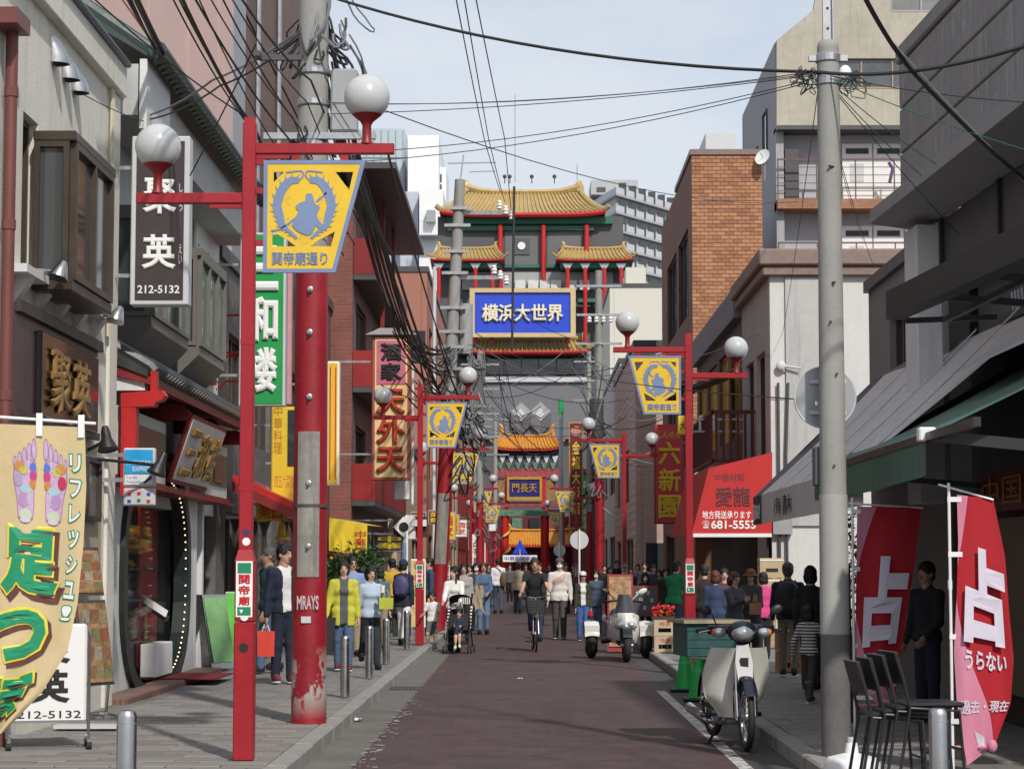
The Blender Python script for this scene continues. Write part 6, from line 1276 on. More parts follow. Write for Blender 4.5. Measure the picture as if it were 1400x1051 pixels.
def red_flag(label, L, R_, Y, ph, pole, rod):
    f = Flag('nobori_flag', label, L, R_, Y, .032, RCL, 1.0, ph=ph)
    def wv(v): return .30 * max(0, 1 - v / .30) ** 1.3 if v < .30 else (max(0, (v - .42) / .58) ** 1.2 * .92)
    q = MB(); q.grid(lambda u, v: f.S(u * wv(v), v, .004), 10, 60); q.build('pink_wave', PKC, f.t, smooth=2)
    f.text('占', .14, .92, .20, .56, WHC, .042, bold=.055, ext=.06); f.text('うらない', .18, .88, .585, .665, WHC, .014, bold=.03, ext=.035); f.text('過去・現在', .06, .97, .79, .84, WHC, .012, bold=.02, ext=.025)
    f.patch([(.30, .90), (.55, .93), (.62, .97), (.45, .985)], WHC, .012)
    q = MB(); a = P(pole[0], pole[1], Y); q.tube([(a.x, Y + .01, PAVE), a], .011, 8); q.lathe((a.x, Y + .01, P(pole[0], 806, Y).z), [(.014, 0), (.016, .01), (.016, .06), (.014, .07)], 10); q.build('pole', PLAST, f.t, smooth=1)
    q = MB(); q.tube([P(rod[0], rod[1], Y), P(rod[2], rod[3], Y)], .008, 8); q.build('top_rod', PLAST, f.t)
    for v in (.02, .25, .55, .86):
        p = f.S(0, v); q = MB(); q.bar(p + V((.03, -.008, 0)), V((a.x - .012, Y - .004, p.z)), .006, .035); q.build('tab', PLAST, f.t)
    p = f.S(.9, 1); q = MB(); q.ell(p + V((.0, -.02, .01)), .035, .03, .045, 10, 7); q.tube([p, V((a.x, Y, p.z + .0)), ], .012, 6); q.build('knot', PKC, f.t, smooth=1)
red_flag('red flag with white character 占 behind the stacked chairs', [(1172, 692), (1171, 760), (1170, 830), (1168, 900), (1180, 945), (1212, 972)], [(1260, 694), (1252, 760), (1241, 830), (1232, 890), (1226, 930), (1224, 962)], 18.6, .5, (1165, 680), (1160, 688, 1262, 694))
red_flag('nearest red flag with white character 占 on a white pole at the far right', [(1308, 676), (1310, 740), (1308, 810), (1304, 890), (1308, 960), (1322, 1046)], [(1358, 682), (1374, 760), (1380, 840), (1386, 900), (1382, 960), (1360, 1018)], 15.5, 2.2, (1297, 660), (1283, 662, 1358, 683))
s_ = thing('flag_base', 'white plastic flag base on the right pavement at the bottom edge', 'flag base', (2.30, 15.6, PAVE)); q = MB(); q.lathe((0, 0, 0), [(.2, 0), (.2, .06), (.17, .10), (.05, .13), (.04, .2)], 20); q.build('tank', PLAST, s_, smooth=1); q = MB(); q.cyl((0, 0, .2), (0, 0, .24), .03, n=10); q.build('cap', LGREY, s_)

# ---- standing signs and boards on the left pavement
s_ = thing('standing_sign', 'white standing sign with black characters 聚英 and phone number on casters', 'sign', G(66, 1022, PAVE) + V((0, 0, 0)), rad(14))
q = MB(); q.box(-.29, .29, -.03, .03, .20, .98, ch=.02); q.build('panel', PLAST, s_)
q = MB()
for sx in (-1, 1): q.tube([(sx * .31, 0, .06), (sx * .31, 0, .9), (sx * .27, 0, 1.0)], .013, 8)
q.bar((-.31, 0, .1), (.31, 0, .1), .02, .02); q.build('frame', STEEL, s_)
for sx in (-1, 1):
    q = MB(); q.bar((sx * .31, -.2, .06), (sx * .31, .2, .06), .03, .03); ft = q.build('foot', STEEL, s_)
    for sy in (-.19, .19): q = MB(); q.cyl((sx * .31 - .02, sy, .03), (sx * .31 + .02, sy, .03), .03, n=10); q.build('caster', RUBBER, ft)
q = MB(); letters(q, '212-5132', (-.25, -.031, .235), X, Z, .5, .06, bold=.01, ext=.01); q.build('phone_lettering', INKB, s_)
for t, z in (('聚', .66), ('英', .36)): q = MB(); letters(q, t, (-.16, -.031, z), X, Z, .32, .26, bold=.03, ext=.01); q.build('lettering', INKB, s_)
q = MB(); q.box(-.1, .45, .1, .32, .02, .05); tag(q.build('loose_board', LGREY), 'pale board lying on the ground behind the white standing sign', 'board').location = G(85, 1000, PAVE)
FOODM = mat('food_photos', (.34, .20, .10), .5, var=.9, scale=9)
s_ = thing('menu_stand', 'slim steel menu stand with food photographs leaning by the cream wall', 'menu stand', G(134, 983, PAVE), rad(58))
for z0, z1, y0, y1 in ((.32, 1.12, -.02, .12), (1.16, 1.62, .13, .22)):
    q = MB(); A = [(-.2, y0, z0), (.2, y0, z0), (.2, y1, z1), (-.2, y1, z1)]; q.prism(A, (0, .02, 0)); fr = q.build('frame', STEEL, s_)
    q = MB(); q.prism([(-.18, y0 + .002, z0 + .03), (.18, y0 + .002, z0 + .03), (.18, y1 - .002, z1 - .03), (-.18, y1 - .002, z1 - .03)], (0, -.012, 0)); q.build('photo_sheet', FOODM, fr)
    for r_ in range(4):
        for c_ in range(3): zz = z0 + .06 + r_ * (z1 - z0 - .1) / 4; yy = y0 + (y1 - y0) * (zz - z0) / (z1 - z0); q = MB(); q.box(-.165 + c_ * .115, -.065 + c_ * .115, yy - .014, yy - .008, zz, zz + (z1 - z0) * .16); q.build('photo', mat('dish_%d' % ((r_ * 3 + c_) % 5), ((.30, .16, .08), (.34, .26, .15), (.22, .22, .10), (.32, .12, .07), (.38, .33, .27))[(r_ * 3 + c_) % 5], .5, var=.5, scale=25), fr)
q = MB(); q.tube([(-.16, .02, .33), (-.16, .05, .05), (-.16, -.12, .02)], .015, 6); q.tube([(.16, .02, .33), (.16, .05, .05), (.16, -.12, .02)], .015, 6); q.bar((-.16, .05, .06), (.16, .05, .06), .02, .02); q.build('leg', STEEL, s_)
def aframe(label, loc, rz, w, h, m, fm=STEEL):
    s_ = thing('a_frame_board', label, 'board', loc, rz)
    for sg in (-1, 1):
        q = MB(); q.prism([(-w / 2, sg * .22, .03), (w / 2, sg * .22, .03), (w / 2, sg * .03, h), (-w / 2, sg * .03, h)], (0, .02 * sg, 0)); pn = q.build('panel', fm, s_)
        q = MB(); q.prism([(-w / 2 + .03, sg * .24, .12), (w / 2 - .03, sg * .24, .12), (w / 2 - .03, sg * .055, h - .04), (-w / 2 + .03, sg * .055, h - .04)], (0, .012 * sg, 0)); q.build('sheet', m, pn)
    return s_
aframe('green A-frame board standing on the left pavement before the dark doorway', G(287, 916, PAVE), rad(62), .55, 1.05, mat('green_sheet', (.20, .42, .16), .35, var=.25, scale=6))
s_ = thing('green_standing_board', 'bright green upright panel beside the red lamp post', 'board', G(317, 905, PAVE)); q = MB(); q.box(-.11, .12, 0, .04, .04, 1.06, ch=.01); q.build('panel', LGREY, s_); q = MB(); q.box(-.095, .105, -.006, .005, .06, 1.04); q.build('sheet', GRNP, s_)
s_ = thing('yellow_weight', 'yellow plastic water weight at the foot of the green board', 'weight', G(285, 914, PAVE) + V((0, .1, 0)), rad(8))
q = MB(); q.box(-.28, .28, -.14, .14, 0, .15, ch=.03); q.build('tank', mat('pale_yellow_plastic', (.55, .45, .14), .5, var=.12), s_); q = MB(); q.cyl((-.2, -.02, .15), (-.2, -.02, .19), .03, n=10); q.cyl((.1, 0, .15), (.1, 0, .175), .05, n=10); q.build('cap', YELB, s_)
s_ = thing('wooden_signpost', 'small wooden signpost with a tilted white board by the round door', 'signpost', G(196, 930, PAVE))
q = MB(); q.tube([(0, 0, 0), (.02, 0, .85)], .03, 8); q.lathe((0, 0, 0), [(.18, 0), (.18, .02), (.05, .03)], 12); q.build('post', mat('pale_wood', (.36, .26, .13), .7, var=.2), s_)
q = MB(); q.prism([(-.28, -.05, .78), (.0, -.05, 1.02), (.3, -.05, .80), (.27, -.05, .74), (0, -.05, .94), (-.25, -.05, .72)][::-1], (0, .18, 0)); q.build('small_roof', WOODD, s_); q = MB(); q.prism([(-.05, -.12, 1.02), (-.02, -.12, 1.10), (.32, -.12, .88), (.29, -.12, .80)][::-1], (0, .02, 0)); q.build('white_board', PAPER, s_)
for i in range(9): q = MB(); a = i * .7; q.tube([(0, -.04, .45), (.1 * math.cos(a), -.06, .52 + .06 * math.sin(a)), (.2 * math.cos(a), -.06, .46 + .1 * math.sin(a))], [.006, .012, .002], 4); q.build('leaf', mat('pale_leaf', (.2, .28, .06), .6), s_)
# ---- vertical signs on the left
s_, O, w, h = plate_sign('green_vertical_sign', 'tall green vertical sign with white brush characters beside the red pole', 326, 318, 391, 555, 31.5, .24, LGREY, GRN, .03, mount=-4.5)
q = MB(); letters(q, '三和楼', O + V((.1, 0, .15)), X, Z, w - .2, h - .3, bold=.045, ext=.06, vertical=True); q.build('lettering', PAPER, s_)
s_, O, w, h = plate_sign('pink_strip_sign', 'narrow pink strip sign right of the green vertical sign', 391, 345, 399, 553, 31.9, .2, mat('dusty_pink', (.55, .28, .3), .6), MATS['dusty_pink'], .01)
s_, O, w, h = plate_sign('yellow_wall_sign', 'faded yellow wall sign with small red writing below the green sign', 370, 556, 408, 692, 33.5, .2, YELB, YELB, .02, mount=-4.5)
q = MB(); letters(q, '中華料理', O + V((.04, 0, .8)), X, Z, .13, .75, vertical=True); letters(q, '四五六菜館', O + V((.06, 0, .28)), X, Z, w - .12, .2, vertical=False); q.build('lettering', mat('faded_red_ink', (.5, .18, .03), .6, var=0), s_)
q = MB(); q.box(O.x + w * .62, O.x + w - .03, O.y - .02, O.y, O.z + .62, O.z + h - .05); q.build('side_window', GLASS, s_)
s_, O, w, h = plate_sign('orange_lit_sign', 'small yellow sign with orange characters under the red canopy', 350, 684, 391, 712, 33, .15, YEL, YEL, .01, mount=-4.5)
q = MB(); letters(q, '楽', O + V((.04, 0, .03)), X, Z, w * .4, h - .06, bold=.02); letters(q, '占', O + V((w * .55, 0, .03)), X, Z, w * .38, h - .06, bold=.02); q.build('lettering', mat('orange_red_ink', (.65, .1, .01), .6, var=0), s_)
s_ = thing('red_canopy', 'sloping red canopy edge over the shop behind the red lamp post', 'canopy', P(380, 680, 32.5), world=True)
a, c = P(318, 648, 32.4), P(418, 694, 32.4); q = MB(); q.prism([a, c, c + V((0, 0, -.1)), a + V((0, 0, -.1))], (0, 3.5, 0)); q.build('roof', REDL, s_); q = MB(); q.prism([a + V((0, -.03, -.1)), c + V((0, -.03, -.1)), c + V((-.05, -.03, -.22)), a + V((0, -.03, -.25))], (0, 3.4, 0)); q.build('fascia', DRED, s_)
s_, O, w, h = plate_sign('yellow_strip_sign', 'narrow yellow strip sign with red edge behind the red utility pole', 446, 494, 464, 663, 38, .25, PAPER, YEL, .03, mount=-4.5)
q = MB(); q.box(O.x + .05, O.x + .07, O.y - .004, O.y, O.z + .1, O.z + h - .1); q.box(O.x + w - .07, O.x + w - .05, O.y - .004, O.y, O.z + .1, O.z + h - .1); q.build('red_edge', INKR, s_)
s_, O, w, h = plate_sign('tall_restaurant_sign', 'tall pale yellow restaurant sign with red carved characters 天外天', 508, 458, 561, 656, 46.5, .35, mat('brick_red_frame', (.35, .08, .05), .6), mat('pale_yellow_panel', (.72, .56, .27), .5, var=.06), .06, mount=-4.5)
q = MB(); q.box(O.x + .1, O.x + w - .1, O.y - .02, O.y, O.z + h * .66, O.z + h - .12); q.build('pink_field', mat('pink_field', (.5, .14, .2), .5, var=.2), s_)
q = MB(); letters(q, '酒家', O + V((.18, -.02, h * .68)), X, Z, w - .36, h * .27, bold=.04, ext=.06, vertical=True); q.build('upper_lettering', INKB, s_)
q = MB(); letters(q, '天外天', O + V((.1, 0, .12)), X, Z, w - .2, h * .60, bold=.035, ext=.08, vertical=True); q.build('lettering', mat('carved_red', (.42, .04, .015), .5, var=.2), s_)
q = MB(); q.prism([O + V((-.15, -.1, h)), O + V((w + .2, -.1, h)), O + V((w * .75, -.1, h + .14)), O + V((w * .2, -.1, h + .14))], (0, .6, 0)); q.build('cap', GREY, s_)
plate_sign('pale_side_sign', 'pale plain sign strip behind the tall restaurant sign', 562, 500, 566, 690, 47.2, .2, PAPER, PAPER, .01); plate_sign('pale_side_sign', 'pale plain sign hanging under the tall restaurant sign', 538, 656, 560, 683, 47.2, .15, LGREY, PAPER, .02)
s_, O, w, h = plate_sign('diamond_sign', 'small white sign with black diamond crest by the beige restaurant', 538, 706, 584, 734, 50, .12, mat('maroon_dark', (.07, .02, .02), .6), PAPER, .5, mount=-4)
c = P(552, 720, 49.9); q = MB(); q.prism([c + V((.24, 0, 0)), c + V((0, 0, .24)), c + V((-.24, 0, 0)), c + V((0, 0, -.24))], (0, .03, 0)); q.build('diamond', PAPER, s_); q = MB(); q.cyl(c, c + V((0, -.02, 0)), .11, n=12); q.build('crest', INKB, s_); q = MB(); a = P(562, 716, 49.9); q.box(a.x, a.x + .35, 49.88, 49.95, a.z - .05, a.z + .1); q.build('strip', PAPER, s_)
s_ = thing('sign_post', 'thin white post with a small sign seen edge on, by the beige restaurant', 'sign', (P(556, 775, 47).x, 47, PAVE)); q = MB(); q.tube([(0, 0, 0), (0, 0, 2.2)], .03, 8); q.build('post', WHITE, s_); q = MB(); q.lathe((-.05, 0, 1.75), [(.01, -.3), (.05, -.2), (.06, 0), (.05, .2), (.01, .3)], 8); q.build('edge_sign', BLUEG, s_)
# menu boards and lanterns in front of left restaurants
s_, O, w, h = plate_sign('price_board', 'pale orange standing price board reading 500円', 561, 764, 582, 858, 43, .08, PAPER, mat('apricot_print', (.68, .48, .22), .6, var=.2, scale=5), .02, cat='board')
q = MB(); letters(q, '500円', O + V((.03, 0, h * .68)), X, Z, w - .06, .13, bold=.03); q.build('lettering', INKR, s_); q = MB(); letters(q, '定食麺飯', O + V((.08, 0, h * .44)), X, Z, w - .16, .26, bold=.02); q.build('lettering', WOODD, s_)
q = MB(); q.cyl(O + V((w * .5, -.002, h - .13)), O + V((w * .5, 0, h - .13)), .09, n=14); q.build('dish_photo', FOODM, s_); q = MB(); q.box(O.x + .02, O.x + .05, 43, 43.06, PAVE, O.z); q.box(O.x + w - .05, O.x + w - .02, 43, 43.06, PAVE, O.z); q.build('leg', GALV, s_)
s_ = thing('yellow_awning', 'small yellow awning over plants behind the red utility pole', 'awning', P(470, 730, 37), world=True)
a, c = P(450, 728, 37), P(502, 734, 37); q = MB(); q.quad(a + V((0, .0, .25)), c + V((0, 0, .2)), c, a); q.quad(a + V((0, .0, .25)), a + V((0, 4, .3)), c + V((0, 4, .25)), c + V((0, 0, .2))); q.grid(lambda u, v: a.lerp(c, u) + V((0, -.004 + .02 * math.sin(30 * u) * v, -.3 * v)), 20, 2); q.build('canopy', YELB, s_)
q = MB(); letters(q, '中華街', c + V((-.2, -.02, -.28)), X, Z, .18, .4, vertical=True); q.build('lettering', INKR, s_)
LEAF = [mat('leaf_%d' % i, c, .55, var=.2) for i, c in enumerate(((.035, .085, .02), (.05, .12, .03), (.025, .06, .018)))]
def bush(name, label, c, rx, ry, rz_, n, ls, stem=None):
    s_ = thing(name, label, 'plant', (c[0], c[1], stem if stem is not None else c[2] - rz_), world=True); q = MB(); cl = [(U(-1, 1), U(-1, 1), U(-1, 1)) for _ in range(9)]
    for i in range(n):
        k = random.choice(cl); d = V((k[0] * .6 + random.gauss(0, .28), k[1] * .6 + random.gauss(0, .28), k[2] * .6 + random.gauss(0, .28))); p = V((c[0] + d.x * rx, c[1] + d.y * ry, c[2] + d.z * rz_))
        a = V((U(-1, 1), U(-1, 1), U(-.6, .6))).normalized(); b_ = a.cross(V((U(-1, 1), U(-1, 1), U(-1, 1)))).normalized(); l = ls * U(.6, 1.3)
        q.add([p - a * l, p + b_ * l * .4, p + a * l, p - b_ * l * .4], [(0, 1, 2, 3)], mi=random.randrange(3))
    q.build('foliage', LEAF, s_)
    q = MB(); z0 = stem if stem is not None else c[2] - rz_
    for i in range(4): q.tube([(c[0] + U(-.05, .05), c[1], z0), (c[0] + U(-.3, .3) * rx, c[1], c[2])], [.025, .01], 5)
    q.build('stem', WOODD, s_); return s_
p = P(476, 760, 37); bush('potted_shrub', 'dense dark green shrub with orange fruit under the yellow awning', p + V((0, 0, -.2)), .55, .4, .42, 1500, .05, PAVE); pr = P(470, 752, 36.6)
for dx, dz in ((-.2, .02), (.1, -.1), (.22, .12)): q = MB(); q.ell(pr + V((dx, -.1, dz - .15)), .028); tag(q.build('orange_fruit', mat('orange_peel', (.6, .25, .02), .5)), 'orange fruit hanging in the dense shrub', 'fruit', 'fruit in the shrub')
p = P(1163, 770, 20.5); bush('climbing_plant', 'thin leafy plant growing beside the right concrete pole', p, .1, .12, .75, 260, .035, PAVE)
s_ = thing('yellow_hanging_lamp', 'small yellow hanging ornament in the dark doorway behind the men', 'ornament', P(386, 735, 33), world=True); p = P(386, 728, 33); q = MB(); q.lathe(p + V((0, 0, -.1)), [(.12, 0), (.11, .03), (.05, .06), (.05, .2), (.03, .26)], 12); q.build('body', YELB, s_, smooth=1); q = MB(); q.tube([p + V((0, 0, .15)), p + V((0, 0, .5))], .008, 4); q.build('cord', BLACK, s_)
for i, (px, py0, py1, Y, t) in enumerate(((650, 730, 778, 95, '占手相'), (659, 738, 780, 111, '占い'), (673, 716, 726, 104, ''))):
    s_, O, w, h = plate_sign('pole_notice', ('white vertical notice with black writing on the left pole near the gate', 'narrower white vertical notice with black writing behind the first one', 'small blank white notice near the gate')[i], px - 5, py0, px + 5, py1, Y, .08, LGREY, PAPER, .03)
    if t: q = MB(); letters(q, t, O + V((.06, 0, .2)), X, Z, w - .12, h - .4, bold=.02, vertical=True); q.build('lettering', INKB, s_)
random.seed(23)
for i in range(10):   # small shop signs up the left side
    Y = 56 + i * 7.5; px = 717 - U(2.75, 3.5) * 3000 / Y; py = U(675, 745); k = 3000 / Y; w_, h_ = U(.4, .9) * k, U(.4, 1.2) * k; m = random.choice((PAPER, YEL, INKR, MATS['maroon_panel'], BROWNS))
    s_, O, w, h = plate_sign('shop_sign', ('white', 'yellow', 'red', 'maroon', 'brown')[(PAPER, YEL, INKR, MATS['maroon_panel'], BROWNS).index(m)] + ' hanging shop sign, %s going up the left side beyond the leaning pole' % 'first second third fourth fifth sixth seventh eighth ninth tenth'.split()[i], px - w_ / 2, py - h_ / 2, px + w_ / 2, py + h_ / 2, Y, .2, GREY, m, .04, group='small shop signs up the street')
    q = MB(); letters(q, random.choice(('酒家', '飯店', '中華', '菜館')), O + V((w * .15, 0, h * .12)), X, Z, w * .7, h * .76, bold=.02, vertical=True); q.build('lettering', YELB if m in (INKR, MATS['maroon_panel'], BROWNS) else INKR, s_)
# ---- right side signs
s_, O, w, h = plate_sign('red_vertical_sign', 'red vertical sign with large yellow characters 六新園', 895, 580, 935, 716, 58, .3, mat('rose_red_frame', (.3, .03, .05), .5), mat('rose_red_panel', (.58, .045, .07), .4, var=.12), .04, mount=4.6)
q = MB(); letters(q, '六新園', O + V((.1, 0, .1)), X, Z, w - .2, h * .80, bold=.03, vertical=True); letters(q, 'しんせん', O + V((.1, 0, h * .86)), X, Z, w - .2, .2, bold=.01); q.build('lettering', YELB, s_)
s_, O, w, h = plate_sign('small_yellow_sign', 'small yellow box sign with dark writing on the dark red balcony', 927, 568, 948, 594, 44, .2, YELB, YELB, .01, mount=4.4); q = MB(); letters(q, '大中', O + V((.04, 0, .1)), X, Z, w - .08, .16, bold=.02); q.build('lettering', INKB, s_)
for px, py, Y, lb in ((792, 738, 62, 'round traffic sign back on a white post, right of the street'), (765, 752, 80, 'smaller round traffic sign back on a pale post near the gate')):
    c = P(px, py, Y); s_ = thing('road_sign', lb, 'sign', (c.x, Y, 0)); z = c.z; q = MB(); q.tube([(0, 0, 0), (0, 0, z + .3)], .03, 8); q.build('post', WHITE, s_); q = MB(); q.cyl((0, .03, z), (0, .04, z), .26 if Y < 70 else .22, n=24); q.build('disc', LGREY, s_)
c = P(711, 750, 128); s_ = thing('crossing_sign', 'blue triangular crossing sign on a thin post in front of the gate', 'sign', (c.x, 128, 0)); q = MB(); q.tube([(0, 0, 0), (0, 0, c.z)], .035, 8); q.build('post', WHITE, s_); q = MB(); q.prism([(-.45, -.03, c.z - .3), (.45, -.03, c.z - .3), (0, -.03, c.z + .55)], (0, .03, 0)); q.build('blue_triangle', BLUES, s_); q = MB(); q.box(-1.0, 1.0, -.03, .0, c.z - .75, c.z - .36); pl = q.build('name_plate', PAPER, s_); q = MB(); letters(q, '中華街関帝廟', (-.9, -.031, c.z - .68), X, Z, 1.8, .24); q.build('lettering', BLUES, pl)
# goods outside the right shops
s_ = aframe('tall food menu board with red frame beside the white trike', (P(848, 775, 40.2).x, 40.2, 0), rad(-4), .46, 1.42, FOODM, mat('red_board_frame', (.3, .03, .04), .5))
q = MB(); q.box(-.18, .18, -.075, -.07, 1.2, 1.33); q.build('heading', INKR, s_)
for i in range(4): q = MB(); q.ell((-.09 + .18 * (i % 2), -.17 + .05 * (i // 2), .72 + .24 * (i // 2)), .075, .02, .07, 12, 7); q.build('dish_photo', MATS['dish_%d' % i], s_)
s_ = thing('chalk_board', 'dark chalk menu board in a red wooden frame on the right pavement', 'board', (P(881, 775, 42).x, 42, PAVE)); q = MB(); q.box(-.25, .25, 0, .04, .5, 1.08); q.build('frame', mat('red_brown_wood', (.2, .05, .03), .6), s_); q = MB(); q.box(-.21, .21, -.006, .01, .54, 1.02); q.build('board', DGREY, s_); q = MB(); q.tube([(-.2, .02, 0), (-.2, .02, .5)], .02, 6); q.tube([(.2, .02, 0), (.2, .02, .5)], .02, 6); q.build('leg', MATS['red_brown_wood'], s_)
for i in range(5): q = MB(); letters(q, '本日麺飯菜'[i], (-.17 + i * .07, -.007, .9 - .14 * (i % 3)), X, Z, .06, .08); q.build('chalk_writing', PAPER, s_)
CRATE = mat('crate_plastic', (.50, .40, .27), .55, var=.15)
def crate(label, loc, w=.36, d=.44, h=.27, m=CRATE, grp='stacked crates'):
    s_ = thing('crate', label, 'crate', loc, rad(U(-3, 3)), grp)
    q = MB(); q.shape([[(-w / 2, 0), (w / 2, 0), (w / 2, h), (-w / 2, h)], [(-w * .3, .06), (-w * .3, h * .48), (w * .3, h * .48), (w * .3, .06)]], (0, -d / 2 + .02, 0), X, Z, .02); q.build('front_side', m, s_)
    q = MB(); q.shape([[(-w / 2, 0), (w / 2, 0), (w / 2, h), (-w / 2, h)], [(-w * .3, .06), (-w * .3, h * .48), (w * .3, h * .48), (w * .3, .06)]], (0, d / 2, 0), X, Z, .02); q.build('rear_side', m, s_)
    for sx in (-1, 1): q = MB(); q.box(sx * w / 2, sx * (w / 2 - .02), -d / 2 + .021, d / 2 - .021, 0, h); q.build('end_side', m, s_)
    q = MB(); q.box(-w / 2 + .02, w / 2 - .02, -d / 2 + .02, d / 2 - .02, .005, .02); q.build('floor', m, s_)
    for k in range(3): q = MB(); q.cyl((-.1 + k * .1, 0, .02), (-.1 + k * .1, 0, h * .9), .04, n=10); q.build('bottle', mat('brown_glass', (.06, .025, .01), .15), s_)
    q = MB(); letters(q, '特選', (-w * .25, -d / 2 - .001, h * .62), X, Z, w * .5, h * .25, ext=.01); q.build('stencil', INKR, s_); return s_
bx = P(908, 775, 37.5).x
crate('beige bottle crate at the bottom of the stack beside the trike', (bx, 37.5, PAVE)); crate('beige bottle crate on top of the other one beside the trike', (bx, 37.5, PAVE + .275))
s_ = thing('snack_tray', 'tray heaped with red wrapped snacks on the beige crates', 'tray', (bx - .02, 37.5, PAVE + .55)); q = MB(); q.box(-.19, .19, -.2, .2, 0, .05); q.build('tray', WOODD, s_)
for i in range(60): q = MB(); q.box(-.035, .035, -.02, .02, -.012, .012, M=Matrix.Translation((U(-.17, .17), U(-.19, .17), .06 + U(0, .16))) @ Matrix.Rotation(U(0, 6), 4, V((U(-1, 1), U(-1, 1), 1)))); q.build('snack_packet', random.choice((INKR, INKR, mat('orange_wrap', (.6, .12, .03), .4), mat('dark_wrap', (.12, .02, .02), .4))), s_)
for i, (px, Y, z, lb) in enumerate(((1078, 30.5, 0, 'orange wooden crate by the feet of the man with the backpack, lower one'), (1078, 30.5, .28, 'orange wooden crate by the legs of the man with the backpack, upper one'))): crate(lb, (P(px, 775, Y).x, Y, PAVE + z), .34, .4, .27, mat('orange_crate', (.45, .2, .07), .6), 'orange wooden crates')
for i, (px, py0, py1) in enumerate(((1055, 762, 790), (1055, 790, 815), (1056, 815, 842))):
    a, c = P(px - 16, py1, 36), P(px + 17, py0, 36); s_ = thing('cardboard_box', ('top', 'middle', 'bottom')[i] + ' cardboard carton of the stack against the pale wall', 'box', (a.x, 36, a.z), world=True, group='carton stack'); q = MB(); q.box(a.x, c.x, 36, 36.4, a.z, c.z - .008, ch=.006); q.build('carton', mat('kraft_card', (.48, .37, .22), .8, var=.1), s_); q = MB(); q.box(a.x + .1, c.x - .1, 35.996, 36.0, a.z + .1, a.z + .16); q.build('print', INKB, s_); q = MB(); q.box(a.x, c.x, 35.996, 35.999, c.z - .05, c.z - .03); q.build('tape', PAPER, s_)
def cone(label, px, py):
    p = G(px, py, .005); s_ = thing('traffic_cone', label, 'traffic cone', p, group='green cones'); q = MB(); q.box(-.19, .19, -.19, .19, 0, .035, ch=.01); q.build('base', mat('cone_base', (.015, .03, .02), .6), s_); q = MB(); q.lathe((0, 0, .035), [(.13, 0), (.125, .02), (.05, .52), (.045, .60), (.03, .61)], 20); q.build('cone', CONE, s_, smooth=1); q = MB(); q.lathe((0, 0, .3), [(.088, 0), (.078, .07)], 20); q.build('band', mat('cone_band', (.05, .5, .15), .4), s_); return s_
cone('green traffic cone left of the parked motorbike box', 937, 944); cone('green traffic cone half hidden behind the parked motorbike', 956, 957)
# ---- stacked black chairs
def chair(label, loc, rz):
    s_ = thing('stacking_chair', label, 'chair', loc, rz, 'stack of black chairs'); r_ = .011
    for sy in (-.2, .2):
        q = MB(); q.tube([(.2, sy, 0), (.17, sy, .43), (-.16, sy, .45)], r_, 8); q.build('front_leg', BLACK, s_, smooth=1); q = MB(); q.tube([(-.24, sy, 0), (-.16, sy, .45), (-.2, sy, .62), (-.245, sy * .96, .80)], r_, 8); q.build('rear_leg', BLACK, s_, smooth=1)
    q = MB(); q.box(-.17, .21, -.2, .2, .452, .485, ch=.014); q.build('seat', mat('black_vinyl', (.02, .02, .021), .45, var=.15), s_); q = MB(); q.prism([(-.205, -.2, .60), (-.262, -.2, .81), (-.240, -.2, .815), (-.185, -.2, .60)], (0, .4, 0)); q.build('backrest', MATS['black_vinyl'], s_)
    q = MB(); q.tube([(.19, -.2, .18), (.19, .2, .18)], r_ * .8, 6); q.build('stretcher', BLACK, s_); return s_
for i, lb in enumerate(('outermost black stacking chair in the stack, its back nearest the concrete pole', 'second black stacking chair in the stack from the concrete pole', 'third black stacking chair in the stack from the concrete pole', 'innermost black stacking chair in the stack, nearest the front flag')):
    chair(lb, (2.42 + i * .075, 14.7 - i * .02, PAVE + .022 * i), rad(4 + i))
# ================================================================== VEHICLES
CHROME = mat('chrome', (.65, .65, .66), .12, metal=1.0, var=0)
NAVY = mat('navy_gloss', (.010, .013, .03), .3, var=.0, coat=.15)
SHIELD = mat('cream_white_plastic', (.66, .65, .60), .38, var=.06, scale=5)
LENS = mat('clear_lens', (.55, .57, .6), .05, metal=.6, var=.1, scale=30)
AMBER = mat('amber_lens', (.5, .16, .02), .15, var=0)
def wheel(par, c, R0, w, rimr, spokes=24, name='wheel', tm=RUBBER, sm=CHROME):
    """wheel in the local y-z plane: tyre, rim, spokes, hub"""
    c = V(c); q = MB(); q.tube([c + V((0, (R0 - w / 2) * math.cos(t * math.pi / 18), (R0 - w / 2) * math.sin(t * math.pi / 18))) for t in range(36)], w / 2, 10, closed=True)
    ty = q.build(name, tm, par, smooth=2)
    q = MB(); q.tube([c + V((0, rimr * math.cos(t * math.pi / 18), rimr * math.sin(t * math.pi / 18))) for t in range(36)], w * .28, 6, closed=True); q.build('rim', sm, ty, smooth=1)
    q = MB(); q.cyl(c + V((-w * .8, 0, 0)), c + V((w * .8, 0, 0)), R0 * .14, n=14); q.build('hub', GALV, ty, smooth=1)
    if spokes:
        q = MB()
        for i in range(spokes): a = 2 * math.pi * i / spokes; a2 = a + (.35 if i % 2 else -.35); sx = w * .5 * (1 if (i // 2) % 2 else -1); q.tube([c + V((sx, R0 * .12 * math.cos(a2), R0 * .12 * math.sin(a2))), c + V((0, rimr * math.cos(a), rimr * math.sin(a)))], .0022, 4)
        tag(q.build('spokes', sm, ty), kind='stuff')
    return ty
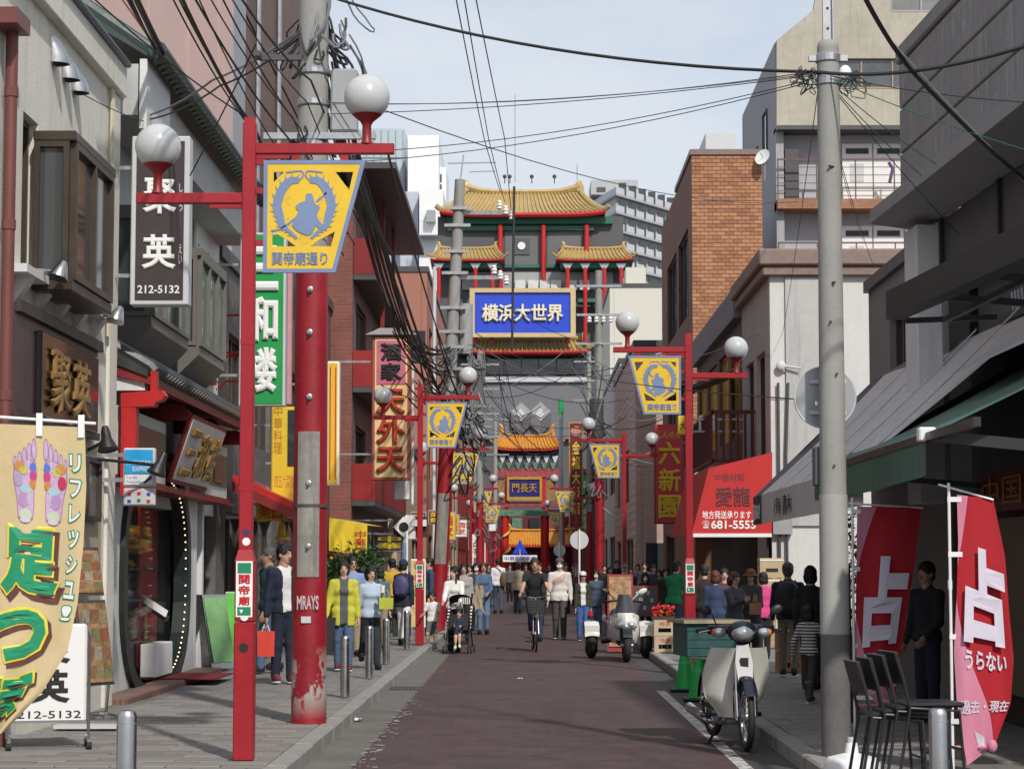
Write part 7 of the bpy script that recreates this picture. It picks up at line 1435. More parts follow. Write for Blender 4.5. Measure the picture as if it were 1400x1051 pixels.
# ---- parked delivery motorbike (faces the camera; local -y is forward)
fw, rw = G(1025, 1026), G(968, 1012)
hd = rad(10)
m_ = thing('motorbike', 'parked cream and navy delivery motorbike with a green wooden box on its rack', 'motorbike', (fw.x - .60 * math.sin(hd), fw.y + .60 * math.cos(hd), 0), hd)
wheel(m_, (0, .60, .325), .29, .065, .225); 
STEER = Matrix.Translation((0, -.36, 0)) @ Matrix.Rotation(rad(-6), 4, 'Z') @ Matrix.Translation((0, .36, 0))
fwo = wheel(m_, (0, -.60, .285), .285, .06, .222); fwo.matrix_local = STEER
def st(name, q, m, smooth=1): o = q.build(name, m, m_, smooth=smooth); o.matrix_local = STEER; return o
for sx in (-1, 1):
    q = MB(); q.tube([(sx * .075, -.60, .285), (sx * .075, -.545, .50)], [.022, .026], 10); q.tube([(sx * .072, -.545, .5), (sx * .06, -.46, .74)], .02, 8); st('fork_leg', q, CHROME)
q = MB(); q.grid(lambda u, v: (.055 * math.cos(math.pi * u) * (1.0), -.60 - .325 * math.cos(.55 + 2.0 * v) * (1 - .0) , .285 + .325 * math.sin(.55 + 2.0 * v) + .02 * math.sin(math.pi * u)), 8, 16); st('front_fender', q, NAVY, 2)
q = MB(); q.prism([(-.06, -.60, .55), (.06, -.60, .55), (.075, -.5, .74), (.05, -.42, .92), (-.05, -.42, .92), (-.075, -.5, .74)], (0, .1, .03)); st('fork_cover', q, NAVY)
q = MB(); q.box(-.035, .035, -.522, -.512, .70, .78); st('emblem', q, CHROME)
q = MB(); q.ell((0, -.40, 1.0), .13, .10, .095, 18, 12); q.tube([(-.28, -.32, 1.01), (-.12, -.37, 1.02), (.12, -.37, 1.02), (.28, -.32, 1.01)], .04, 8); st('handlebar_cowl', q, NAVY, 2)
M = V((0, -1, -.05)).to_track_quat('Z', 'Y').to_matrix()
q = MB(); q.ell((0, -.462, .985), .092, .055, .064, 18, 12); st('headlight', q, LENS, 2)
q = MB(); q.ell((0, -.452, .985), .104, .05, .076, 18, 12); st('headlight_rim', q, CHROME)
for sx in (-1, 1):
    q = MB(); q.ell((sx * .195, -.40, .99), .062, .05, .042, 12, 8); st('indicator', q, LENS, 2); q = MB(); q.ell((sx * .235, -.395, .99), .03, .045, .036, 10, 6); st('amber_cap', q, AMBER, 2)
    q = MB(); q.tube([(sx * .25, -.33, 1.01), (sx * .37, -.24, 1.0)], .018, 8); st('grip', q, RUBBER); q = MB(); q.tube([(sx * .27, -.36, 1.01), (sx * .36, -.33, .99)], .006, 5); st('brake_lever', q, CHROME)
    q = MB(); q.tube([(sx * .2, -.34, 1.03), (sx * .25, -.36, 1.14), (sx * .30, -.36, 1.17)], .006, 6); q.ell((sx * .31, -.365, 1.185), .06, .02, .042, 14, 8, M=Matrix.Rotation(-sx * .5, 3, 'Y')); st('mirror', q, BLACK)
for sx in (-1, 1):      # leg shields
    def LS(u, v): # u across from centre out, v from top down
        wd = (.16 + .07 * math.sin(math.pi * min(1, v * .95 + .1))) * (1 - .55 * max(0, v - .72) / .28)
        return V((sx * (.058 + wd * u), -.44 + .14 * v + .16 * u * u + .05 * math.sin(3 * v), .86 - .60 * v))
    q = MB(); q.grid(LS, 10, 18); q.grid(lambda u, v: LS(u, v) + V((0, .006, 0)), 10, 18); q.build('leg_shield', SHIELD, m_, smooth=2)
    q = MB(); q.tube([LS(1, i / 14) for i in range(15)], .007, 6); q.build('shield_edge', SHIELD, m_, smooth=1)
q = MB(); q.tube([(0, -.42, .82), (0, -.33, .55), (0, -.2, .36), (0, .05, .33), (0, .3, .42)], [.05, .055, .06, .06, .05], 10); q.build('frame_tube', NAVY, m_, smooth=1)
q = MB(); q.box(-.09, .09, -.15, .14, .2, .36, ch=.03); q.cyl((0, -.2, .27), (0, -.34, .28), .055, n=12); q.cyl((-.14, .02, .25), (.14, .02, .25), .07, n=14); q.build('engine', GALV, m_, smooth=1)
q = MB(); q.tube([(0, -.05, .62), (0, .12, .66), (0, .32, .69), (0, .5, .70)], [.07, .13, .14, .12], 12, flat=.5); q.build('seat', mat('seat_vinyl', (.02, .02, .022), .5, bump=.2), m_, smooth=1)
q = MB(); q.prism([(-.11, .0, .42), (-.11, .42, .44), (-.11, .62, .62), (-.11, .3, .66), (-.11, .0, .62)], (.22, 0, 0)); q.build('side_cover', NAVY, m_)
q = MB(); q.grid(lambda u, v: (.06 * math.cos(math.pi * u), .60 + .33 * math.cos(2.3 * v + .1), .325 + .33 * math.sin(2.3 * v + .1) + .02 * math.sin(math.pi * u)), 8, 16); q.build('rear_fender', NAVY, m_, smooth=2)
for sx in (-1, 1): q = MB(); q.tube([(sx * .1, .60, .325), (sx * .1, .50, .62)], .022, 8); q.build('shock_absorber', CHROME, m_, smooth=1); q = MB(); q.tube([(sx * .08, .05, .3), (sx * .08, .6, .325)], .02, 6); q.build('swing_arm', BLACK, m_)
q = MB(); q.tube([(-.12, -.22, .25), (-.14, .0, .19), (-.16, .15, .2), (-.17, .25, .22)], .02, 8); q.tube([(-.17, .22, .22), (-.19, .70, .29)], [.042, .046], 12); q.build('exhaust', CHROME, m_, smooth=1)
q = MB(); q.box(-.225, -.20, .3, .58, .25, .31); q.build('heat_shield', GALV, m_)
for sx in (-1, 1): q = MB(); q.tube([(sx * .08, .05, .22), (sx * .17, .12, .012), (sx * .17, .2, .012)], .014, 6); q.build('stand_leg', BLACK, m_)
q = MB(); q.tube([(-.25, -.02, .27), (.25, -.02, .27)], .013, 6); q.cyl((-.27, -.02, .27), (-.18, -.02, .27), .022, n=8); q.cyl((.27, -.02, .27), (.18, -.02, .27), .022, n=8); q.build('footrest', RUBBER, m_)
q = MB(); q.bar((-.12, .3, .74), (-.12, .95, .74), .02, .02); q.bar((.12, .3, .74), (.12, .95, .74), .02, .02); q.bar((-.15, .45, .74), (.15, .45, .74), .02, .02); q.bar((-.15, .8, .74), (.15, .8, .74), .02, .02); q.build('rack', CHROME, m_)
s_ = thing('delivery_box', 'green painted wooden delivery box with worn lid on the rack of the motorbike', 'box', m_.location.copy(), hd)
TEAL = mat('teal_paint', (.022, .085, .082), .55, var=.2, scale=5); chip(TEAL, (.3, .24, .15), .66, .69, 7.0)
q = MB(); q.box(-.29, .23, .36, .92, .755, 1.05, ch=.008); q.build('case', TEAL, s_)
for i in range(4): q = MB(); z = .76 + i * .074; q.box(-.295, .235, .352, .362, z, z + .068); q.build('plank', TEAL, s_)
q = MB(); q.box(-.33, .27, .32, .96, 1.052, 1.08, ch=.006); q.build('lid', TEAL, s_); q = MB(); q.box(-.335, .275, .313, .322, 1.05, 1.082); q.box(-.338, -.332, .33, .95, 1.05, 1.082); q.build('lid_edge', mat('bare_wood', (.38, .29, .18), .75, var=.35, scale=10), s_)
# ---- white three-wheeled scooter
t0 = G(859, 905); r0_ = G(848, 893)
t_ = thing('trike_scooter', 'white three-wheeled scooter with wide rear wheels parked by the right kerb', 'scooter', (t0.x - .06, t0.y + 1.0, 0), rad(2))
PEARL = mat('pearl_white_paint', (.66, .66, .63), .22, var=.03, coat=.5)
wheel(t_, (0, -.98, .27), .27, .13, .17, 0, name='front_wheel')
for sx in (-1, 1):
    q = MB(); c = V((sx * .47, .72, .29)); q.tube([c + V((0, .2 * math.cos(k * math.pi / 14), .2 * math.sin(k * math.pi / 14))) for k in range(28)], .09, 10, closed=True); q.cyl(c + V((-.1, 0, 0)), c + V((.1, 0, 0)), .2, n=20); w_ = q.build('rear_wheel', RUBBER, t_, smooth=1)
    q = MB(); q.cyl(c + V((-.105, 0, 0)), c + V((.105, 0, 0)), .13, n=16); q.build('rim', GALV, w_, smooth=1)
    q = MB(); q.grid(lambda u, v: (sx * .47 + .125 * (2 * u - 1), .72 - .31 * math.cos(.15 + 2.6 * v), .30 + .32 * math.sin(.15 + 2.6 * v) ** .8 + .02 * math.sin(math.pi * u)), 6, 18); q.box(sx * .47 - .125, sx * .47 + .125, .43, .46, .40, .56); q.build('rear_fender', PEARL, t_, smooth=1)
    q = MB(); q.tube([(sx * .3, .72, .29), (sx * .1, .72, .32)], .05, 8); q.build('axle', BLACK, t_)
    q = MB(); q.tube([(sx * .2, -.35, .98), (sx * .34, -.25, .97)], .018, 8); q.build('grip', RUBBER, t_); q = MB(); q.tube([(sx * .15, -.45, 1.02), (sx * .25, -.46, 1.12)], .009, 6); q.ell((sx * .31, -.46, 1.15), .085, .025, .045, 12, 8, M=Matrix.Rotation(-sx * .45, 3, 'Y')); q.build('mirror', PEARL if sx > 0 else BLACK, t_, smooth=1)
q = MB(); q.cyl((-.48, .72, .66), (-.48, .72, .72), .055, n=12); q.build('lamp_base', BLACK, t_); q = MB(); q.cyl((-.48, .72, .72), (-.48, .72, .80), .042, n=12); q.build('rear_light', mat('red_lens', (.5, .02, .01), .2), t_)
def fair(u, v):     # front fairing, v from the screen foot down
    w_ = .10 + .14 * math.sin(math.pi * (v * .7 + .12)) ** .8; a = (u - .5) * 2.7
    return V((w_ * math.sin(a) * 1.05, -.52 - .40 * math.cos(a) * (.5 + .5 * math.sin(math.pi * (v * .62 + .2))) + .02, .80 - .50 * v))
q = MB(); q.grid(fair, 18, 14); q.build('front_fairing', PEARL, t_, smooth=2)
for sx in (-1, 1):
    q = MB(); q.grid(lambda u, v: (sx * (.21 + .03 * math.sin(math.pi * v) - .10 * u * v), -.56 + .85 * u, .86 - .52 * v + .0 * u - .12 * u), 8, 8); q.build('side_fairing', PEARL, t_, smooth=2)
    q = MB(); q.ell((sx * .10, -.865, .60), .095, .05, .055, 14, 8, M=Matrix.Rotation(sx * .35, 3, 'Y')); q.build('headlight', LENS, t_, smooth=2)
    q = MB(); q.grid(lambda u, v: (sx * (.13 + .10 * u), -.80 + .18 * u + .05 * v, .80 - .05 * u - (.42 - .18 * u) * v), 5, 6); q.build('white_cheek', PEARL, t_, smooth=2)
q = MB(); q.ell((0, -.875, .575), .05, .04, .05, 12, 8); q.build('headlight', LENS, t_, smooth=2)
q = MB(); q.box(-.15, .15, -.80, -.5, .26, .47, ch=.05); q.build('lower_cowl', BLACK, t_)
q = MB(); q.grid(lambda u, v: ((.10 + .08 * v) * (2 * u - 1), -.62 - .18 * v + .10 * (2 * u - 1) ** 2, 1.10 - .36 * v), 10, 8); q.build('windscreen', mat('smoked_screen', (.035, .04, .05), .08, var=0, spec=1), t_, smooth=2)
q = MB(); q.grid(lambda u, v: ((.165 + .02 * v) * (2 * u - 1), -.80 - .06 * v + .12 * (2 * u - 1) ** 2, .745 - .10 * v), 10, 4); q.build('screen_foot', mat('grey_screen', (.10, .11, .12), .2, var=0), t_, smooth=2)
q = MB(); q.grid(lambda u, v: (.075 * (2 * u - 1), -.98 - .30 * math.cos(.5 + 1.9 * v), .27 + .30 * math.sin(.5 + 1.9 * v)), 5, 12); q.build('front_fender', BLACK, t_, smooth=2)
for sx in (-1, 1): q = MB(); q.tube([(sx * .085, -.98, .27), (sx * .08, -.85, .62)], .025, 8); q.build('fork_leg', BLACK, t_, smooth=1)
q = MB(); q.tube([(0, -.2, .68), (0, .1, .72), (0, .5, .78), (0, .75, .80)], [.1, .17, .17, .12], 12, flat=.5); q.build('seat', MATS['seat_vinyl'], t_, smooth=1); q = MB(); q.box(-.18, .18, -.4, .85, .28, .66, ch=.05); q.build('rear_body', PEARL, t_); q = MB(); q.tube([(-.28, -.3, .98), (0, -.38, 1.0), (.28, -.3, .98)], .016, 8); q.build('handlebar', BLACK, t_)
# ---- bicycle with front basket
c0 = G(733, 891); b_ = thing('bicycle', 'dark town bicycle with a wire front basket ridden towards the camera', 'bicycle', (c0.x - .03, c0.y + .55, 0), rad(3))
wheel(b_, (0, -.55, .33), .33, .035, .30, 28); wheel(b_, (0, .52, .33), .33, .035, .30, 28)
q = MB(); q.tube([(0, -.36, .82), (0, .02, .30), (0, .15, .78)], .016, 8); q.tube([(0, -.38, .76), (0, .0, .4)], .016, 8); q.tube([(0, .0, .29), (0, .52, .33), (0, .14, .72)], .011, 6); q.build('frame', BLACK, b_, smooth=1)
for sx in (-1, 1): q = MB(); q.tube([(sx * .05, -.55, .33), (sx * .045, -.42, .70), (0, -.37, .78)], .011, 6); q.build('fork_blade', CHROME, b_); q = MB(); q.tube([(0, -.36, .98), (sx * .12, -.40, 1.0), (sx * .24, -.30, 1.03), (sx * .29, -.16, 1.02)], .011, 8); q.build('handlebar_half', CHROME, b_, smooth=1); q = MB(); q.box(sx * .08, sx * .17, (.12 * sx) - .05, (.12 * sx) + .05, .24 + .07 * sx, .265 + .07 * sx); q.build('pedal', RUBBER, b_)
q = MB(); q.tube([(0, -.37, .8), (0, -.36, .98)], .014, 8); q.build('stem', CHROME, b_); q = MB(); q.tube([(0, .02, .82), (0, .2, .83), (0, .3, .84)], [.03, .07, .10], 10, flat=.45); q.build('saddle', BLACK, b_, smooth=1); q = MB(); q.cyl((.04, .0, .29), (.05, .0, .29), .09, n=18); q.build('chainring', GALV, b_)
bk = MB()
def bs(u, v): a = u * 2 * math.pi; w_ = .155 + .03 * v; d_ = .11 + .025 * v; return V((max(-1, min(1, 1.3 * math.cos(a))) * w_, -.52 + max(-1, min(1, 1.3 * math.sin(a))) * d_, .70 + .24 * v))
q = MB()
for k in range(9): q.tube([bs(i / 24, k / 8) for i in range(24)], .004, 4, closed=True)
for i in range(24): q.tube([bs(i / 24, 0), bs(i / 24, 1)], .003, 4)
tag(q.build('basket_wires', BLACK, b_), kind='stuff'); q = MB(); q.grid(lambda u, v: bs(u, v) * 1.0 + V((0, 0, 0)), 24, 1); q.build('basket_lining', mat('basket_mesh', (.05, .055, .06), .6, alpha=.75), b_)
q = MB(); q.lathe((0, -.66, .66), [(.02, 0), (.035, .03), (.035, .05)], 10, M=V((0, -1, 0)).to_track_quat('Z', 'Y').to_matrix()); q.build('front_lamp', CHROME, b_)
# ---- stroller
c0 = G(627, 893); st_ = thing('stroller', 'black folding stroller with striped straps pushed along the left of the road', 'stroller', (c0.x, c0.y + .25, 0), rad(-4))
for sx in (-1, 1):
    q = MB(); q.tube([(sx * .21, -.28, .12), (sx * .2, -.05, .5), (sx * .19, .3, .85), (sx * .19, .48, 1.02)], .014, 8); q.tube([(sx * .22, .3, .12), (sx * .2, -.02, .55)], .014, 8); q.build('frame_side', BLACK, st_, smooth=1); q = MB(); q.tube([(sx * .19, .45, .98), (sx * .19, .53, 1.06)], .02, 8); q.build('handle', RUBBER, st_)
    for y in (-.3, .32):
        for dx in (-.03, .03): q = MB(); q.tube([V((sx * .22 + dx, y + .06 * math.cos(k * math.pi / 8), .075 + .06 * math.sin(k * math.pi / 8))) for k in range(16)], .014, 6, closed=True); wo = q.build('wheel', RUBBER, st_, smooth=1); q = MB(); q.cyl((sx * .22 + dx - .008, y, .075), (sx * .22 + dx + .008, y, .075), .045, n=12); q.build('rim', GREY, wo)
q = MB(); q.grid(lambda u, v: (.18 * (2 * u - 1), -.22 + .22 * v + .25 * v * v, .42 - .06 * math.sin(math.pi * v) + .5 * max(0, v - .45)), 8, 10); q.build('seat_fabric', mat('black_fabric', (.018, .018, .02), .9), st_, smooth=2)
q = MB(); q.grid(lambda u, v: (.21 * math.cos(math.pi * u), .18 + .22 * math.cos(.2 + 1.3 * v), .78 + .20 * math.sin(math.pi * u) * .5 + .18 * math.sin(.2 + 1.3 * v)), 12, 8); q.build('canopy', MATS['black_fabric'], st_, smooth=2)
for i in range(5): q = MB(); x0 = .02 + i * .035; q.box(x0, x0 + .016, .22, .24, .88, 1.0); q.build('canopy_stripe', PAPER, st_)
q = MB(); q.box(-.17, .17, -.25, .25, .16, .20); q.build('basket', MATS['black_fabric'], st_); q = MB(); q.tube([(-.2, -.24, .30), (.2, -.24, .30)], .012, 6); q.build('footrest', BLACK, st_)
for sx in (-1, 1):
    for k in range(7): q = MB(); z = .45 + k * .06; q.box(sx * .205 - .018, sx * .205 + .018, -.06 + k * .045, -.05 + k * .045, z, z + .03); q.build('strap_stripe', PAPER, st_)
# ================================================================== PEOPLE
def nets(Dv, o, h):
    """surface nets: quads on the zero level of a sampled distance field"""
    nx, ny, nz = Dv.shape; ins = Dv < 0
    cnt = np.zeros((nx - 1, ny - 1, nz - 1)); acc = np.zeros((nx - 1, ny - 1, nz - 1, 3))
    for ax in range(3):
        for a in (0, 1):
            for b in (0, 1):
                def cut(e):
                    off = [0, 0, 0]; oth = [i for i in range(3) if i != ax]; off[oth[0]], off[oth[1]], off[ax] = a, b, e
                    return tuple(slice(off[i], off[i] + (nx, ny, nz)[i] - 1) for i in range(3)), off
                (s0, o0), (s1, o1) = cut(0), cut(1); d0, d1 = Dv[s0], Dv[s1]; m = (d0 < 0) != (d1 < 0)
                t = np.where(m, d0 / np.where(m, d0 - d1, 1), 0); cnt += m
                for i in range(3): acc[..., i] += m * (o0[i] + (t if i == ax else 0))
    act = cnt > 0; idx = -np.ones(cnt.shape, int); idx[act] = np.arange(act.sum())
    g = np.argwhere(act); v = (g + acc[act] / cnt[act][:, None]) * h + np.array(o); F_ = []
    for ax in range(3):
        u, w = [(1, 2), (2, 0), (0, 1)][ax]; s0 = [slice(None)] * 3; s1 = [slice(None)] * 3; s0[ax] = slice(0, -1); s1[ax] = slice(1, None)
        ch = np.argwhere(ins[tuple(s0)] != ins[tuple(s1)]); ch = ch[(ch[:, u] > 0) & (ch[:, w] > 0) & (ch[:, u] < Dv.shape[u] - 1) & (ch[:, w] < Dv.shape[w] - 1)]
        if not len(ch): continue
        def cell(du, dw): c = ch.copy(); c[:, u] -= du; c[:, w] -= dw; return idx[c[:, 0], c[:, 1], c[:, 2]]
        qd = np.stack([cell(1, 1), cell(0, 1), cell(0, 0), cell(1, 0)], 1); fl = ~ins[tuple(ch.T)]; qd[fl] = qd[fl][:, ::-1]; F_.append(qd)
    return v, np.concatenate(F_)
def field(prims, cuts, h, k, hem=None):
    lo = np.min([np.minimum(np.array(p[1]) - p[3], np.array(p[2]) - p[4]) if p[0] == 'c' else np.array(p[1]) - np.array(p[2]) for p in prims], 0) - 2.5 * h
    hi = np.max([np.maximum(np.array(p[1]) + p[3], np.array(p[2]) + p[4]) if p[0] == 'c' else np.array(p[1]) + np.array(p[2]) for p in prims], 0) + 2.5 * h
    n = np.maximum(((hi - lo) / h).astype(int) + 1, 4); gx, gy, gz = np.meshgrid(*[lo[i] + h * np.arange(n[i]) for i in range(3)], indexing='ij'); Q = np.stack([gx, gy, gz], -1)
    def one(p):
        if p[0] == 'c':
            a, b = np.array(p[1]), np.array(p[2]); d = b - a; t = np.clip(((Q - a) @ d) / max(d @ d, 1e-9), 0, 1); return np.sqrt(((Q - a - t[..., None] * d) ** 2).sum(-1)) - (p[3] + (p[4] - p[3]) * t)
        if p[0] == 'b': w = np.abs(Q - np.array(p[1])) - np.array(p[2]); return np.minimum(w.max(-1), 0) + np.sqrt((np.maximum(w, 0) ** 2).sum(-1))
        r = np.array(p[2]); w = (Q - np.array(p[1])) / r; l = np.sqrt((w ** 2).sum(-1)); return (l - 1) * r.min() * .5 + (l - 1) * np.sqrt((r ** 2).mean()) * .5
    D = None
    for pi, p in enumerate(prims):
        if hem and pi == hem[0]: D = np.maximum(D, hem[1] - Q[..., 2] + .006 * np.sin(Q[..., 0] * 40))
        e = one(p)
        if D is None: D = e
        else: hh = np.clip(.5 + .5 * (e - D) / k, 0, 1); D = e * (1 - hh) * 1 + D * hh - k * hh * (1 - hh) if False else np.minimum(D, e) - np.maximum(k - np.abs(D - e), 0) ** 2 / (4 * k)
    for p in cuts: D = np.maximum(D, -one(p))
    return D, lo
def sdf(mb, prims, h, k=.025, cuts=(), mi=0, hem=None):
    D, lo = field(prims, cuts, h, k, hem); v, f = nets(D, lo, h); b = len(mb.v); mb.v += [tuple(p) for p in v.tolist()]; mb.f += [tuple(b + i for i in q) for q in f.tolist()]; mb.m += [mi] * len(f); return mb
SKIN = [mat('skin_%d' % i, c, .5, var=.06, scale=12) for i, c in enumerate(((.58, .37, .27), (.52, .32, .22), (.62, .42, .32), (.43, .25, .17)))]
HAIRM = {n: mat('hair_' + n, c, .42, var=.25, scale=40, bump=.5, bscale=120) for n, c in (('black', (.012, .010, .010)), ('brown', (.055, .026, .016)), ('grey', (.10, .095, .09)), ('red', (.11, .035, .018)))}
EYEW = mat('eye_white', (.7, .68, .66), .3, var=0); LIP = mat('lip', (.36, .11, .10), .5, var=0)
def cloth(c, kind=''):
    key = 'cloth_%s_%d_%d_%d' % (kind, c[0] * 999, c[1] * 999, c[2] * 999)
    if key in MATS: return MATS[key]
    m = mat(key, c, .88, var=.16, scale=9, bump=1.0, bscale=7)
    if kind == 'stripe':
        N, L = m.node_tree.nodes, m.node_tree.links; tc = N.new('ShaderNodeTexCoord'); sp = N.new('ShaderNodeSeparateXYZ'); L.new(tc.outputs['Object'], sp.inputs[0]); q = N.new('ShaderNodeMath'); q.operation = 'MULTIPLY'; q.inputs[1].default_value = 30; L.new(sp.outputs['Z'], q.inputs[0]); w = N.new('ShaderNodeMath'); w.operation = 'FRACT'; L.new(q.outputs[0], w.inputs[0]); g = N.new('ShaderNodeMath'); g.operation = 'GREATER_THAN'; g.inputs[1].default_value = .55; L.new(w.outputs[0], g.inputs[0]); x = N.new('ShaderNodeMix'); x.data_type = 'RGBA'; x.inputs['A'].default_value = (*c, 1); x.inputs['B'].default_value = (.02, .02, .022, 1); L.new(g.outputs[0], x.inputs['Factor']); L.new(x.outputs['Result'], N['Principled BSDF'].inputs['Base Color'])
    return m
DENIM, NAVYC, BLK, WHT, KHAKI, GRYC = (.07, .12, .22), (.012, .018, .04), (.014, .014, .016), (.70, .70, .69), (.30, .24, .16), (.14, .145, .15)
def person(label, px, pyt, Y, z0=PAVE, rz=0., top=NAVYC, bottom=DENIM, shoes=BLK, hair='black', style='short', skin=0, arms=((0, 6, 12, 0), (0, 6, 12, 0)), legs=((0, 0), (0, 0)), sleeve=1.0, leglen=1.0, inner=None, open_=False, coat=0., fem=False, H=None, zoff=None, hat=None, mask=False, shades=False, lean=0., kindt='', x=None, fine=1.0, look=0., flare=0., group='pedestrians', wide=1.0):
    a = P(px, pyt, Y); H = H or (a.z - z0) / (1 - .0); X0 = P(px, 775, Y).x if x is None else x
    s_ = thing('person', label, 'person', (X0, Y, z0), rz, group); hb = .021 * fine * max(H, 1.2) / 1.7; hh = .0105 * fine * max(H, 1.1) / 1.7; E = lambda *c: tuple(H * np.array(c))
    sh_x, hp_x = (.084 if fem else .097) * wide, .047; J = {}
    for sx, nm in ((1, 'l'), (-1, 'r')):
        k = 0 if sx > 0 else 1; sw, kn = (math.radians(t) for t in legs[k]); hip = V((sx * hp_x, 0, .525)) * H
        kne = hip + V((sx * .004, -math.sin(sw), -math.cos(sw))) * (.245 * H); ank = kne + V((0, -math.sin(sw - kn), -math.cos(sw - kn))) * (.235 * H); J['hip' + nm], J['kne' + nm], J['ank' + nm] = hip, kne, ank; J['fa' + nm] = (sw - kn) * .5
        sw, ab, eb, inw = (math.radians(t) for t in arms[k]); shd = V((sx * sh_x, .006, .795)) * H; lo_ = math.radians(lean); shd = V((shd.x, -math.sin(lo_) * (shd.z - .525 * H) + shd.y, .525 * H + math.cos(lo_) * (shd.z - .525 * H)))
        elb = shd + V((sx * math.sin(ab), -math.sin(sw) * math.cos(ab), -math.cos(sw) * math.cos(ab))) * (.172 * H); fd = V((sx * math.sin(ab) * .5 - sx * math.sin(inw), -math.sin(sw + eb), -math.cos(sw + eb))).normalized(); wri = elb + fd * (.142 * H); J['sh' + nm], J['elb' + nm], J['wri' + nm], J['fd' + nm] = shd, elb, wri, fd
    dz = (zoff if zoff is not None else .043 * H - min(J['ankl'].z, J['ankr'].z))
    for k in J:
        if isinstance(J[k], V) and not k.startswith('fd'): J[k] = J[k] + V((0, 0, dz))
    T = lambda x_, y_, z_: tuple((V((x_, -math.sin(math.radians(lean)) * (z_ - .525) + y_, .525 + math.cos(math.radians(lean)) * (z_ - .525))) * H + V((0, 0, dz)))[:]) if z_ > .525 else tuple((V((x_, y_, z_)) * H + V((0, 0, dz)))[:])
    S3 = lambda *r: tuple(H * np.array(r) * np.array((wide, 1, 1)))
    # --- body
    q = MB(); B = [('e', T(0, .004, .735), S3(.082, .052, .10)), ('e', T(0, .004, .61), S3(.075, .05, .09)), ('e', T(0, .006, .53), S3(.078, .055, .06)), ('c', T(0, .01, .80), T(0, -.004, .885), .032 * H, .030 * H), ('c', tuple(J['shl']), tuple(J['shr']), .028 * H, .028 * H)]
    for n in 'lr': B += [('c', tuple(J['sh' + n]), tuple(J['elb' + n]), .027 * H, .022 * H), ('c', tuple(J['elb' + n]), tuple(J['wri' + n]), .022 * H, .0155 * H), ('c', tuple(J['hip' + n]), tuple(J['kne' + n]), .046 * H, .031 * H), ('c', tuple(J['kne' + n]), tuple(J['ank' + n]), .031 * H, .020 * H), ('c', tuple(J['kne' + n].lerp(J['ank' + n], .25) + V((0, .008 * H, 0))), tuple(J['kne' + n].lerp(J['ank' + n], .5)), .029 * H, .024 * H)]
    sdf(q, B, hb, .03)
    i0 = len(q.v); hc = T(0, 0, .93); hs = 1.0 if H > 1.3 else (1.22 if H > .9 else 1.45)
    hv = lambda x_, y_, z_: tuple(V((x_, y_, z_)) * H * hs)
    head = [('e', hv(0, .006, .012), tuple(H * hs * np.array((.0435, .054, .053)))), ('e', hv(0, -.010, -.024), tuple(H * hs * np.array((.0345, .040, .042)))), ('e', hv(0, -.022, -.054), tuple(H * hs * np.array((.017, .018, .014)))), ('c', hv(0, -.049, .004), hv(0, -.060, -.017), .005 * H * hs, .0085 * H * hs), ('c', hv(0, .012, -.03), hv(0, .016, -.075), .029 * H * hs, .031 * H * hs), ('e', hv(.044, .004, -.006), tuple(H * hs * np.array((.006, .011, .017)))), ('e', hv(-.044, .004, -.006), tuple(H * hs * np.array((.006, .011, .017)))), ('e', hv(0, -.045, .014), tuple(H * hs * np.array((.026, .008, .006))))]
    sdf(q, head, hh, .012 * H)
    for sx in (-1, 1):
        q.ell(hv(sx * .0175, -.0475, .001), .0085 * H * hs, .004 * H * hs, .0042 * H * hs, 8, 6, 1); q.ell(hv(sx * .0175, -.0505, .001), .0038 * H * hs, .003 * H * hs, .0040 * H * hs, 8, 6, 2); q.box(*[c for t in zip(hv(sx * .0175 - .011, -.054, .0125), hv(sx * .0175 + .011, -.048, .016)) for c in t], mi=2)
    q.ell(hv(0, -.0500, -.034), .014 * H * hs, .005 * H * hs, .0045 * H * hs, 10, 6, 3)
    Mh = Matrix.Translation(V(hc)) @ Matrix.Rotation(math.radians(look), 4, 'Z') @ Matrix.Rotation(math.radians(-lean * .0), 4, 'X')
    q.xf(Mh, i0)
    for n, sx in (('l', 1), ('r', -1)):       # hands: palm, four fingers, thumb
        w, fd = J['wri' + n], J['fd' + n]; side = V((sx, 0, 0)); nrm = fd.cross(side).normalized(); ac = nrm.cross(fd).normalized(); c = w + fd * (.032 * H)
        M3 = Matrix((ac, nrm, fd)).transposed(); q.ell(c, .010 * H, .025 * H, .034 * H, 10, 8, 0, M=M3)
        for i, (o_, ln) in enumerate(((-.017, .040), (-.006, .046), (.006, .043), (.017, .034))): b0 = w + fd * (.056 * H) + nrm * (o_ * H); b1 = b0 + fd * (ln * .5 * H) - ac * sx * (.004 * H); b2 = b1 + fd * (ln * .35 * H) - ac * sx * (.016 * H); q.tube([b0 - fd * .01 * H, b0, b1, b2], [.0062 * H, .006 * H, .0055 * H, .0042 * H], 6)
        t0 = w + fd * (.02 * H) - nrm * (.020 * H); q.tube([t0, t0 + fd * .018 * H - nrm * .012 * H - ac * sx * .006 * H, t0 + fd * .036 * H - nrm * .013 * H - ac * sx * .012 * H], [.0075 * H, .0065 * H, .005 * H], 6)
    body = q.build('body', [SKIN[skin], EYEW, HAIRM['black'], LIP], s_, smooth=2)
    # --- clothes
    g = 1.0 + coat * .1
    zh = (.505 - coat * .17) * H + dz
